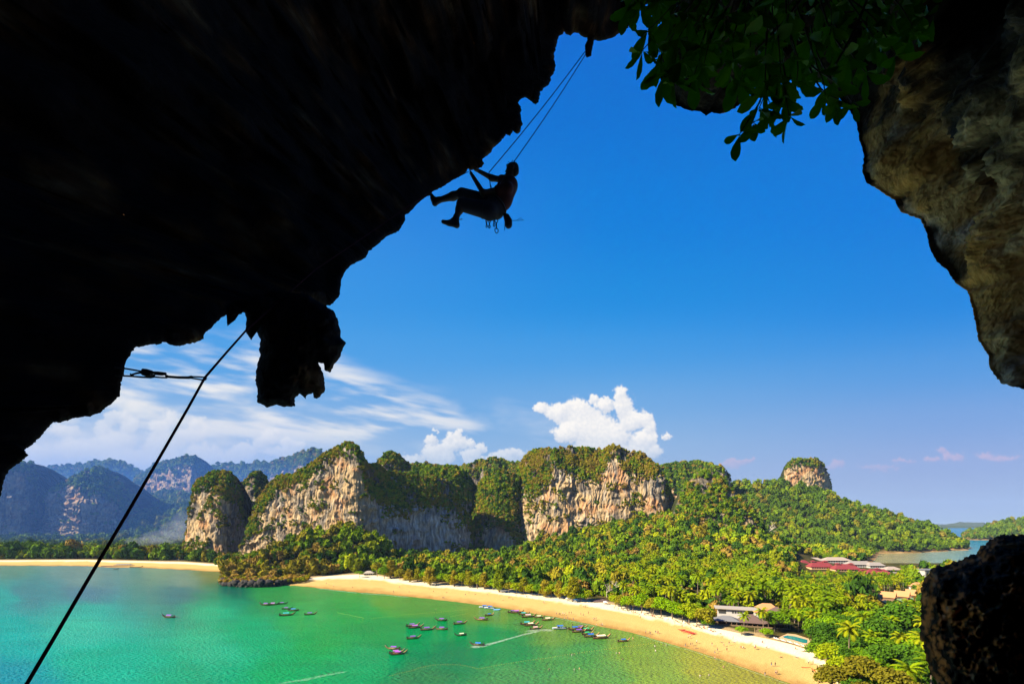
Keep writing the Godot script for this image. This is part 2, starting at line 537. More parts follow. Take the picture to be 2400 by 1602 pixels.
func rock_sheet(rim: Array, rows: int, power: float, tint: Callable, relief: float, step := 6.0, far := 6.0, quick := 0.8) -> ArrayMesh:
	var axis := (P(1350, 900, 1) - P(CX, HY, 0)).normalized()
	var eye := Vector3(0, EYE, 0)
	var pts := resample(rim, step, 1.4)
	var n := pts.size()
	var nv := rows + 7
	var v := PackedVector3Array()
	var c := PackedColorArray()
	v.resize(n * nv)
	c.resize(n * nv)
	var k := 0
	for i in n:
		var a: Vector3 = pts[maxi(i - 6, 0)]
		var b: Vector3 = pts[mini(i + 6, n - 1)]
		var p: Vector3 = pts[i]
		var t := Vector2(b.x - a.x, b.y - a.y).normalized()
		var o := Vector2(t.y, -t.x)
		if i == 0 or i == n - 1:      # the sheets share their end columns
			o = Vector2(p.x - 1350, p.y - 900).normalized()
		var wall := far < 5.0
		var q := P(p.x + o.x * (6.0 if wall else 30.0), p.y + o.y * (6.0 if wall else 30.0), p.z * (0.997 if wall else 0.985))
		var dir := (q - eye).normalized()
		var al := acos(clampf(dir.dot(axis), -1, 1))
		var side := (dir - axis * cos(al)).normalized()
		var ro := q.distance_to(eye)
		# behind: the cliff face outside, going up and away
		var w := P(p.x + o.x * 60.0, p.y + o.y * 60.0, p.z * 1.35 + 0.4)
		var end := i == 0 or i == n - 1
		for j in nv:
			var at: Vector3
			if j < 5:
				var s: float = [70.0, 14.0, 4.0, 1.2, 0.35][j]
				at = w + side * s - axis * 0.0 + Vector3(0, 0, -1) * s * 0.18
				if j == 4:
					at = at.lerp(P(p.x, p.y, p.z * 1.15), 0.4)
			elif j == 5:
				at = P(p.x, p.y, p.z)
			elif j == 6:
				at = P(p.x + o.x * (2.5 if wall else 11.0), p.y + o.y * (2.5 if wall else 11.0), p.z * (0.998 if wall else 0.988))
			else:
				var u := float(j - 7) / (rows - 1)
				var w_ := pow(u, power)
				if wall:      # most rows on the part that shows
					w_ = u / 0.7 * 0.18 if u < 0.7 else lerpf(0.18, 1.0, (u - 0.7) / 0.3)
				var ang := lerpf(al, PI * 0.985, w_)
				var down := clampf(-side.y, 0, 1)
				var rb := lerpf(far, 1.9, down * down)
				var f := (ang - al) / (PI * 0.985 - al)
				var r := lerpf(ro, rb, sm(0, quick, f))
				if far < 5.0:      # a wall that runs straight back past the viewer
					r = ro * pow(sin(al) / sin(minf(ang, PI * 0.5)), 1.55)
					r = lerpf(r, maxf(rb, 2.6), sm(PI * 0.42, PI * 0.62, ang))
					if down > 0.0:
						r = lerpf(r, lerpf(ro, rb, sm(0, quick, f)), sm(0.1, 0.6, down))
				var dd := axis * cos(ang) + side * sin(ang)
				if not end and not wall:
					var h := eye + dd * r
					var amp := relief * r * minf(1.0, float(j - 6) / 6.0)
					r += amp * (nz.get_noise_3d(h.x * 0.45, h.y * 0.45, h.z * 0.45) * 0.11 + nr.get_noise_3d(h.x * 0.8, h.y * 0.8, h.z * 0.8) * 0.045 + nz.get_noise_3d(h.x * 2.5, h.y * 2.5, h.z * 2.5) * 0.022)
				at = eye + dd * r
				if wall and not end:
					var h := eye + dd * r
					var run := sm(0.0, 0.9, absf(h.z + p.z))
					var bump := 0.55 * nz.get_noise_3d(h.x * 0.5, h.y * 0.5, h.z * 0.5) + 0.30 * nr.get_noise_3d(h.x * 0.55, h.y * 0.8, h.z * 0.55) + 0.16 * nz.get_noise_3d(h.x * 2.2, h.y * 2.2, h.z * 2.2) + 0.09 * nz.get_noise_3d(h.x * 7.0, h.y * 7.0, h.z * 7.0) + 0.5 * sm(0.48, 0.66, nr.get_noise_3d(h.x * 0.45 + 9, h.y * 0.35, h.z * 0.45))
					at = h + side * (run * (bump + 0.12) * 0.9 + (1.0 - run) * 0.05 * absf(bump))
			v[k] = at
			c[k] = tint.call(at, p)
			k += 1
	var mb := MB.new()
	mb.grid(n, nv, v, c)
	return mb.mesh(true)

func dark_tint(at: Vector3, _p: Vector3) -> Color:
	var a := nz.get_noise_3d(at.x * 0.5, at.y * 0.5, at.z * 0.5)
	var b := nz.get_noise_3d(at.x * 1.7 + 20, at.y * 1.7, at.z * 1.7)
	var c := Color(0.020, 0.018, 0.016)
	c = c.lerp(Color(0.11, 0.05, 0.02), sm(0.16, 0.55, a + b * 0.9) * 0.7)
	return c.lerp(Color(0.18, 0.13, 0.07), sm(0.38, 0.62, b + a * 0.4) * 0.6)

func floor_tint(at: Vector3, _p: Vector3) -> Color:  # ledge out of view, lightened to bounce light onto wall and roof
	return Color(0.36, 0.28, 0.19).lerp(Color(0.22, 0.17, 0.12), sm(-0.2, 0.3, nz.get_noise_3d(at.x, at.y, at.z)))

func tan_tint(at: Vector3, p: Vector3) -> Color:
	var a := nz.get_noise_3d(at.x * 0.6, at.y * 0.6, at.z * 0.6)
	var b := nz.get_noise_3d(at.x * 2.2 + 20, at.y * 1.4, at.z * 2.2)
	var c := Color(0.84, 0.42, 0.10).lerp(Color(0.80, 0.55, 0.24), sm(-0.3, 0.35, a))
	c = c.lerp(Color(0.60, 0.26, 0.06), sm(0.0, 0.4, b) * 0.8)
	c = c.lerp(Color(0.62, 0.54, 0.44), sm(0.25, 0.5, nz.get_noise_3d(at.x * 1.1, at.y * 1.1 + 30, at.z * 1.1)) * 0.7)
	# upper part of the wall turns black, the edge sloping down inwards
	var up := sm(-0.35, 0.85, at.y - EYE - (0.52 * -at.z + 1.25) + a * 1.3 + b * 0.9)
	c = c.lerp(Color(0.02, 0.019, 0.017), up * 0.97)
	# dark cracks and pits
	var cr := nr.get_noise_3d(at.x * 0.45 + 9, at.y * 0.35, at.z * 0.45)
	c = c.lerp(Color(0.03, 0.025, 0.02), sm(0.50, 0.66, cr) * 0.9)
	var pit := nz.get_noise_3d(at.x * 5.0, at.y * 3.5, at.z * 5.0)
	return c.lerp(Color(0.07, 0.05, 0.03), sm(0.28, 0.45, pit) * 0.6)

func inflate(outline: Array, d: float, thick: float, cap: float, rough: float, tint: Callable, cell := 9.0) -> ArrayMesh:
	# a lump of rock with that outline: full thickness inside, closed round the edge
	var ring := PackedVector2Array()
	for i in outline.size():
		var a: Vector2 = outline[i]
		var b: Vector2 = outline[(i + 1) % outline.size()]
		var n := maxi(1, int(a.distance_to(b) / (cell * 0.6)))
		for k in n:
			var q := a.lerp(b, float(k) / n)
			if k > 0:
				q += Vector2(nz.get_noise_2d(q.x * 0.13, q.y * 0.13), nz.get_noise_2d(q.x * 0.13 + 60, q.y * 0.13)) * rough
			ring.push_back(q)
	var box := Rect2(ring[0], Vector2.ZERO)
	for q in ring:
		box = box.expand(q)
	var all := ring.duplicate()
	var deep := PackedFloat32Array()
	deep.resize(ring.size())
	var y := box.position.y
	while y < box.end.y:
		var x := box.position.x
		while x < box.end.x:
			var q := Vector2(x + rng.randf_range(-0.3, 0.3) * cell, y + rng.randf_range(-0.3, 0.3) * cell)
			if Geometry2D.is_point_in_polygon(q, ring):
				var e := 1e9
				for k in ring.size():
					e = minf(e, q.distance_squared_to(ring[k]))
				e = sqrt(e)
				if e > cell * 0.5:
					all.push_back(q)
					deep.push_back(e)
			x += cell
		y += cell
	var tris := Geometry2D.triangulate_delaunay(all)
	var mb := MB.new()
	var back := []
	for i in all.size():
		var f := minf(deep[i] / cap, 1.0)
		var w := thick * sqrt(1.0 - (1.0 - f) * (1.0 - f))
		var k := 0.25 + 0.75 * f
		if i < ring.size():
			k = 0.0
		var s := Vector3(all[i].x, all[i].y, 0) * 0.02
		var h := nz.get_noise_3d(s.x, s.y, d) * 0.5 + nr.get_noise_3d(s.x * 1.5, s.y * 1.5, d) * 0.35
		var at := P(all[i].x, all[i].y, d - w * (1.0 + k * h) if k > 0 else d)
		mb.p(at, tint.call(at, Vector3.ZERO))
	for i in all.size():
		if i < ring.size():
			back.append(i)
		else:
			var f := minf(deep[i] / cap, 1.0)
			var at := P(all[i].x, all[i].y, d + thick * sqrt(1.0 - (1.0 - f) * (1.0 - f)) * (1.0 + 0.4 * nz.get_noise_2d(all[i].x * 0.03, all[i].y * 0.03)))
			back.append(mb.p(at, tint.call(at, Vector3.ZERO)))
	for k in range(0, tris.size(), 3):
		var m := (all[tris[k]] + all[tris[k + 1]] + all[tris[k + 2]]) / 3.0
		if not Geometry2D.is_point_in_polygon(m, ring):
			continue
		var fl := (all[tris[k + 1]] - all[tris[k]]).cross(all[tris[k + 2]] - all[tris[k]]) < 0
		var i1 := tris[k + 2] if fl else tris[k + 1]
		var i2 := tris[k + 1] if fl else tris[k + 2]
		mb.t(tris[k], i1, i2)
		mb.t(back[tris[k]], back[i2], back[i1])
	return mb.mesh(true)

func v2(list: Array) -> Array:
	var out := []
	for i in range(0, list.size(), 2):
		out.append(Vector2(list[i], list[i + 1]))
	return out

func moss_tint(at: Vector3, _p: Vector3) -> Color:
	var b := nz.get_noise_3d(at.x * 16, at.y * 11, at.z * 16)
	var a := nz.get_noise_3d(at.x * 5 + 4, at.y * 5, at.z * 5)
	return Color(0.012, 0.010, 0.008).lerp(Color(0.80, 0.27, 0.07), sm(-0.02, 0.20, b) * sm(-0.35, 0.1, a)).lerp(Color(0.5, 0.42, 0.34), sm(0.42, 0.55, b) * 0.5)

func make_cave() -> void:
	var m: Material = M.cave_rock
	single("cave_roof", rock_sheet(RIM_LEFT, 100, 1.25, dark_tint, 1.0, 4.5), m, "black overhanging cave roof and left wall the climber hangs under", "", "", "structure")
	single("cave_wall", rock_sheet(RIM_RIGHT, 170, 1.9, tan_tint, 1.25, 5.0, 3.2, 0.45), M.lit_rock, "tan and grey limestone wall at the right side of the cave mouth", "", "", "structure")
	single("cave_floor", rock_sheet(RIM_FLOOR, 40, 1.3, floor_tint, 0.5), m, "pale unseen rock ledge under the viewpoint", "", "", "structure")
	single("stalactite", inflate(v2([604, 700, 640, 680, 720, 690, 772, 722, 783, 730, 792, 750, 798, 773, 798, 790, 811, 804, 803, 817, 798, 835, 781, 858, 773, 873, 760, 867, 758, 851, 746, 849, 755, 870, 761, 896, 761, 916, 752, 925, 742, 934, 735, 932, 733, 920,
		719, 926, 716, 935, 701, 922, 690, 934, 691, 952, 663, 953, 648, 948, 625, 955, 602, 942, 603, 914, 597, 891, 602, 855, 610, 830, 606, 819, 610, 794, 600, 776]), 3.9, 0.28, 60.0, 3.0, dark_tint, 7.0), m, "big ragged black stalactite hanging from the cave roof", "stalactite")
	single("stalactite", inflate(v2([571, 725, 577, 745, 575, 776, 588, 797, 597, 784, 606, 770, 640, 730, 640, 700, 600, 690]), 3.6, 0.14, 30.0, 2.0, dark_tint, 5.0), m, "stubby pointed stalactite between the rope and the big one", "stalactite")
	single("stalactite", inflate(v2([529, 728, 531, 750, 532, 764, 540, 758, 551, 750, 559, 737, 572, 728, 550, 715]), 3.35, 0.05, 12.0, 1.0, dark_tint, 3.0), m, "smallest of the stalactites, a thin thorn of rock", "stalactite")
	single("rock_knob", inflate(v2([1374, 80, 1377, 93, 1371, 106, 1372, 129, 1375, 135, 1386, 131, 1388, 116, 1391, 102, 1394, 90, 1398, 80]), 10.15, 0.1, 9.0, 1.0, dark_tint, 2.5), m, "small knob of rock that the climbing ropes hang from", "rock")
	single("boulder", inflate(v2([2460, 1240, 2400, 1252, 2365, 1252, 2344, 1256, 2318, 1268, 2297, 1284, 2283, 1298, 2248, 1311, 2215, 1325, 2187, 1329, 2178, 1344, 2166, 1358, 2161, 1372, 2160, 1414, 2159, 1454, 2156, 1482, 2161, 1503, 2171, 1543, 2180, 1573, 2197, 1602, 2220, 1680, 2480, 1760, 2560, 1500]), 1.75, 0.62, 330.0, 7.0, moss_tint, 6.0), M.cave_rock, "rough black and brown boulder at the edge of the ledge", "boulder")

# ------------------------------------------------------------------ the sea
const SEA_TINTS := [  # place on the water (seen row and column), colour of water over that bottom
	[0, 1330, 95, 140, 135], [0, 1400, 66, 165, 172], [0, 1480, 50, 168, 170], [0, 1600, 5, 138, 160], [200, 1352, 118, 150, 160], [200, 1391, 88, 128, 158], [200, 1430, 70, 172, 168], [60, 1391, 80, 135, 155], [200, 1470, 75, 182, 168], [250, 1550, 40, 168, 145],
	[400, 1342, 118, 150, 138], [430, 1388, 70, 122, 135], [430, 1360, 120, 150, 145], [500, 1350, 112, 128, 74], [540, 1380, 20, 104, 86], [510, 1398, 40, 140, 110], [500, 1425, 58, 176, 142], [500, 1520, 62, 178, 145], [450, 1600, 36, 160, 124], [640, 1390, 66, 158, 84], [700, 1450, 66, 170, 98],
	[760, 1500, 48, 164, 90], [680, 1590, 28, 162, 102], [600, 1480, 50, 172, 125], [850, 1430, 40, 160, 82], [880, 1480, 6, 150, 82], [850, 1545, 14, 158, 104], [900, 1410, 92, 160, 70], [1000, 1420, 76, 150, 64], [1000, 1480, 8, 150, 88], [1050, 1545, 40, 128, 84],
	[1000, 1590, 60, 128, 82], [1150, 1440, 104, 150, 62], [1150, 1490, 38, 146, 84], [1200, 1530, 50, 140, 84], [1200, 1590, 80, 146, 90], [1300, 1480, 112, 152, 68], [1350, 1540, 84, 152, 84], [1400, 1590, 98, 152, 82], [1500, 1520, 124, 158, 68],
	[1550, 1580, 132, 162, 74], [1650, 1560, 158, 162, 70], [1750, 1600, 158, 156, 66], [2000, 1700, 140, 150, 80], [900, 1680, 50, 140, 90], [300, 1680, 20, 140, 140], [2200, 1290, 150, 168, 172], [2100, 1300, 168, 160, 130], [2200, 1252, 0, 100, 160], [2250, 1236, 20, 120, 170]]

func sea_color(px: float, py: float) -> Color:
	var w := 0.0
	var r := 0.0
	var g := 0.0
	var b := 0.0
	var qx := px + 26.0 * nz.get_noise_2d(px * 0.012, py * 0.03)
	var qy := py + 9.0 * nz.get_noise_2d(px * 0.012 + 50, py * 0.03)
	for s in SEA_TINTS:
		var dx: float = qx - s[0]
		var dy: float = (qy - s[1]) * 1.8
		var k := dx * dx + dy * dy + 150.0
		k = 1.0 / (k * k)
		w += k
		r += k * s[2]
		g += k * s[3]
		b += k * s[4]
	var c := lin(r / w, g / w, b / w)
	var m := (c.r + c.g + c.b) / 3.0
	return Color(maxf(lerpf(m, c.r, 1.15), 0), maxf(lerpf(m, c.g, 1.15), 0) * 1.06, maxf(lerpf(m, c.b, 1.15), 0) * (0.80 + 0.12 * sm(1340, 1600, py)))

func make_sea() -> void:
	var nu := 230
	var nv := 210
	var v := PackedVector3Array()
	var c := PackedColorArray()
	for i in nu:
		var px := lerpf(-900, 3300, float(i) / (nu - 1))
		for j in nv:
			var f := float(j) / (nv - 1)
			var py := HY + 900.0 * pow(0.0085 * 0.9 + 1.0 * f, 1.5) + 4.0
			py = HY + lerpf(10.0, 760.0, pow(f, 1.35))
			var at := G(px, py)
			v.push_back(at)
			var n := 1.0 + 0.16 * nz.get_noise_2d(at.x * 0.02, at.z * 0.06) + 0.12 * nz.get_noise_2d(at.x * 0.06, at.z * 0.2)
			c.push_back(sea_color(px, py) * (0.56 * n * (1.0 + 0.18 * sm(700, 100, px))))
	var mb := MB.new()
	mb.grid(nu, nv, v, c)
	single("sea", mb.mesh(true), M.sea, "green and turquoise water of the bay", "", "", "structure")

# ------------------------------------------------------------------ beaches, ground and hills
const VEG_LINE := [[-300, 1315], [0, 1316], [200, 1315], [330, 1318], [430, 1320], [513, 1326], [518, 1364], [560, 1366], [640, 1365], [665, 1363], [700, 1361], [760, 1355], [830, 1350], [880, 1352], [940, 1362], [1000, 1370], [1080, 1377], [1160, 1385], [1230, 1394], [1300, 1403],
	[1400, 1416], [1480, 1431], [1560, 1448], [1620, 1462], [1690, 1482], [1740, 1493], [1800, 1505], [1850, 1517], [1900, 1532], [1930, 1552], [1960, 1590], [2000, 1650], [2100, 1760], [2600, 1900]]
const WATER_LINE := [[640, 1372], [660, 1371], [700, 1373], [760, 1380], [830, 1388], [900, 1393], [1000, 1403], [1100, 1415], [1180, 1426], [1260, 1440], [1330, 1452], [1400, 1468], [1480, 1483], [1550, 1504], [1600, 1518], [1640, 1530], [1700, 1550], [1750, 1568], [1800, 1585], [1850, 1603], [1950, 1645], [2100, 1760]]
const FAR_WATER := [[-300, 1325], [0, 1325], [200, 1326], [250, 1329], [330, 1330], [430, 1335], [545, 1341]]
# crests of the hills: column, row, distance; then how steeply they fall
const CRESTS := [
	[[[535, 1352, 556], [560, 1338, 585], [600, 1322, 625], [650, 1296, 665], [700, 1272, 705], [760, 1256, 725], [800, 1244, 740]], 0.75],
	[[[1235, 1296, 900], [1300, 1274, 905], [1380, 1252, 905], [1450, 1236, 895], [1530, 1220, 880], [1590, 1216, 870]], 0.34],
	[[[1620, 1235, 860], [1700, 1245, 850], [1760, 1262, 840]], 0.5],
	[[[1700, 1146, 1500], [1760, 1146, 1400], [1790, 1150, 1380], [1812, 1140, 1400], [1830, 1136, 1420], [1850, 1146, 1430], [1890, 1160, 1440], [1949, 1178, 1450], [2010, 1197, 1420], [2060, 1208, 1390], [2110, 1230, 1350], [2165, 1256, 1290], [2228, 1279, 1190]], 0.52],
	[[[292, 1268, 1500], [318, 1225, 1650], [350, 1180, 1900], [390, 1158, 1950], [450, 1165, 1850], [560, 1175, 1700]], 0.55],
	[[[2290, 1262, 1800], [2320, 1243, 1950], [2345, 1234, 2000], [2400, 1226, 2100], [2520, 1212, 2300]], 0.6]]
var crest_pts := []

func land_h(px: float, py: float, d: float) -> float:
	var h := 3.2 - 4.8 * sm(2040, 2085, px + (py - 1290) * 0.8) * sm(1324, 1318, py) 
	if px > 2030 and d > 1080:
		h = minf(h, lerpf(3.2, -1.6, sm(2030, 2150, px)))
	var x := (px - CX) / F * d
	for cr in crest_pts:
		var best := -1e9
		var k: float = cr[1]
		var line: PackedVector3Array = cr[0]
		for i in line.size() - 1:
			var a := line[i]
			var b := line[i + 1]
			var ab := Vector2(b.x - a.x, b.z - a.z)
			var t := clampf(Vector2(x - a.x, -d - a.z).dot(ab) / ab.length_squared(), 0, 1)
			var e := Vector2(x - a.x - ab.x * t, -d - a.z - ab.y * t).length()
			best = maxf(best, lerpf(a.y, b.y, t) - k * (sqrt(e * e + 900.0) - 30.0))
		if best > h - 6:
			h = maxf(h, best) + maxf(0, 6 - absf(best - h)) * 0.1
	return h

func make_land() -> void:
	for cr in CRESTS:
		var line := PackedVector3Array()
		for q in cr[0]:
			line.push_back(P(q[0], q[1], q[2]))
		crest_pts.append([line, cr[1]])
	# ground behind the beaches
	var nu := 190
	var nv := 120
	var v := PackedVector3Array()
	var c := PackedColorArray()
	for i in nu:
		var px := lerpf(-300, 2600, float(i) / (nu - 1))
		var d0 := EYE * F / (lut(VEG_LINE, px) - HY) - 3.0
		for j in nv:
			var d := d0 * pow(2600.0 / d0, float(j) / (nv - 1))
			var py := HY + EYE * F / d
			var h := land_h(px, py, d)
			if j == 0:
				h = minf(h, 2.6)
			v.push_back(Vector3((px - CX) / F * d, h, -d))
			var n := nz.get_noise_2d(px * 0.03, d * 0.03)
			var col := Color(0.055, 0.060, 0.018).lerp(Color(0.14, 0.10, 0.04), sm(-0.1, 0.4, n))
			if h < 2.3:
				col = Color(0.50, 0.33, 0.15).lerp(Color(0.36, 0.22, 0.09), sm(-0.2, 0.3, n))
			if j < 2:
				col = Color(0.45, 0.33, 0.17) if px < 513 or px > 670 else Color(0.10, 0.075, 0.04)
			c.push_back(col)
	var mb := MB.new()
	mb.grid(nu, nv, v, c)
	single("ground", mb.mesh(true), M.ground, "wooded ground behind the beaches with its hills", "", "", "structure")
	beach(WATER_LINE, 260, "long curved sandy beach below the forest")
	beach(FAR_WATER, 90, "thin strip of sand on the far shore of the bay")
	# land on the horizon
	var far := MB.new()
	for s in [[1700, 2700, 5200.0, 20.0, 8.0], [1500, 2900, 7400.0, 45.0, 50.0]]:
		var fv := PackedVector3Array()
		var fc := PackedColorArray()
		for i in 260:
			var px := lerpf(s[0], s[1], i / 259.0)
			var top: float = s[3] + s[4] * (nz.get_noise_2d(px * 0.008, s[2]) + 0.25 * nz.get_noise_2d(px * 0.09, s[2]))
			top *= sm(2085, 2150, px + 40.0 * nz.get_noise_2d(px * 0.01, 3.0)) if s[2] < 6000 else 1.0
			for k in 3:
				var d: float = s[2] + [0.0, 200.0, 1500.0][k]
				fv.push_back(Vector3((px - CX) / F * d, [-2.0, maxf(top, -2.0), -2.0][k], -d))
				fc.push_back(Color(0.08, 0.11, 0.06))
		far.grid(260, 3, fv, fc)
	single("far_hills", far.mesh(false), M.ground, "low wooded coast along the horizon across the water", "", "", "structure")

func beach(water: Array, nu: int, label: String) -> void:
	var nv := 20
	var v := PackedVector3Array()
	var c := PackedColorArray()
	var x0: float = water[0][0]
	var x1: float = water[water.size() - 1][0]
	for i in nu:
		var px := lerpf(x0, x1, float(i) / (nu - 1))
		var yw := lut(water, px) + 1.2 * nz.get_noise_2d(px * 0.03, 1.0)
		var yv := lut(VEG_LINE, px) - 1.0
		if px > 513 and px < 560 and x0 < 0:
			yv = 1327.0
		var dw := EYE * F / (yw - HY)
		var dv := maxf(EYE * F / (yv - HY), dw + 6.0)
		for j in nv:
			var f := (j - 3.0) / (nv - 4.0)
			var d := lerpf(dw, dv, f) if f > 0 else dw + f * 22.0
			var h := 2.75 * sm(-0.12, 1.0, f) - 0.17 if f > 0 else f * 2.2 - 0.11
			if f > 0:
				h += 0.12
			v.push_back(Vector3((px - CX) / F * d, h, -d))
			var n := nz.get_noise_2d(px * 0.02, f * 5.0) * 0.10 + nz.get_noise_2d(px * 0.15, f * 14.0) * 0.05
			var col := Color(0.39, 0.26, 0.075).lerp(Color(0.49, 0.345, 0.11), sm(0.10, 0.30, f + n))
			col = col.lerp(Color(0.74, 0.64, 0.40), sm(0.62, 0.70, f + n * 0.8))
			if f < 0.16:
				col = col.lerp(Color(0.32, 0.18, 0.05), sm(0.16, 0.0, f + n))
			col = col * (1.36 + n)
			col.b *= 1.12
			c.push_back(col)
	var mb := MB.new()
	mb.grid(nu, nv, v, c)
	single("beach_sand", mb.mesh(true), M.ground, label, "", "", "structure")

# ------------------------------------------------------------------ karst cliffs
# pts: column, row of the top, distance, row below which the face is bare
var bush_a: ArrayMesh
var bush_b: ArrayMesh
var bush_c: ArrayMesh

func crown_mesh(seed_: int, n: int, leaf: float, squash: float, lobes: int, spread: float) -> ArrayMesh:
	# a crown of lobes, each a cloud of leaf clumps; radius about 1, its foot at y = 0
	var r := RandomNumberGenerator.new()
	r.seed = seed_
	var mb := MB.new()
	for l in lobes:
		var o := Vector3(r.randf_range(-1, 1), r.randf_range(0.2, 1.0), r.randf_range(-1, 1)) * Vector3(spread, squash, spread)
		if l == 0:
			o = Vector3(0, squash * 0.75, 0)
		var s := r.randf_range(0.42, 0.62) if lobes > 1 else 0.8
		var tone := r.randf_range(0.8, 1.2)
		for k in int(n / float(lobes)):
			var d := Vector3(r.randfn(), r.randfn() + 0.25, r.randfn()).normalized()
			var rad := s * (r.randf_range(0.55, 1.06))
			var at := o + d * rad * Vector3(1, 0.85 * squash + 0.25, 1)
			if at.y < 0.02:
				at.y = 0.02 + r.randf() * 0.1
			var nn := (d + Vector3(r.randfn(), r.randfn(), r.randfn()) * 0.55).normalized()
			var a := nn.cross(Vector3(r.randfn(), r.randfn(), r.randfn())).normalized()
			var b := nn.cross(a)
			var w := leaf * r.randf_range(0.6, 1.25)
			var t := tone * r.randf_range(0.82, 1.18)
			var col := Color(t * r.randf_range(0.9, 1.1), t, t * 0.9)
			mb.tri(at - a * w - b * w * 0.55, at + a * w * 0.2 + b * w, at + a * w - b * w * 0.5, col)
	return mb.mesh(false)

func make_bushes() -> void:
	bush_a = crown_mesh(1, 190, 0.24, 0.8, 3, 0.45)
	bush_b = crown_mesh(2, 210, 0.22, 1.0, 4, 0.5)
	bush_c = crown_mesh(3, 170, 0.26, 0.6, 3, 0.6)

const GREENS := [Color(0.23, 0.27, 0.007), Color(0.14, 0.215, 0.007), Color(0.075, 0.145, 0.009), Color(0.035, 0.085, 0.010), Color(0.21, 0.185, 0.014), Color(0.25, 0.17, 0.035), Color(0.13, 0.21, 0.010)]

func green(n: float, warm := 0.0) -> Color:
	# n in -1..1 picks from dark to bright; warm adds olive and dry tones
	var c: Color
	var u := rng.randf() + n * 0.9
	if u < 0.12:
		c = GREENS[3]
	elif u < 0.38:
		c = GREENS[2]
	elif u < 0.62:
		c = GREENS[6]
	elif u < 0.85:
		c = GREENS[1]
	else:
		c = GREENS[0]
	if rng.randf() < warm:
		c = GREENS[4] if rng.randf() < 0.72 else GREENS[5]
	return c * rng.randf_range(0.8, 1.2)

func curve_at(pts: Array, px: float, k: int) -> float:
	for i in range(1, pts.size()):
		if px <= pts[i][0]:
			var t: float = (px - pts[i - 1][0]) / maxf(pts[i][0] - pts[i - 1][0], 1e-6)
			return lerpf(pts[i - 1][k], pts[i][k], clampf(t, 0, 1))
	return pts[pts.size() - 1][k]

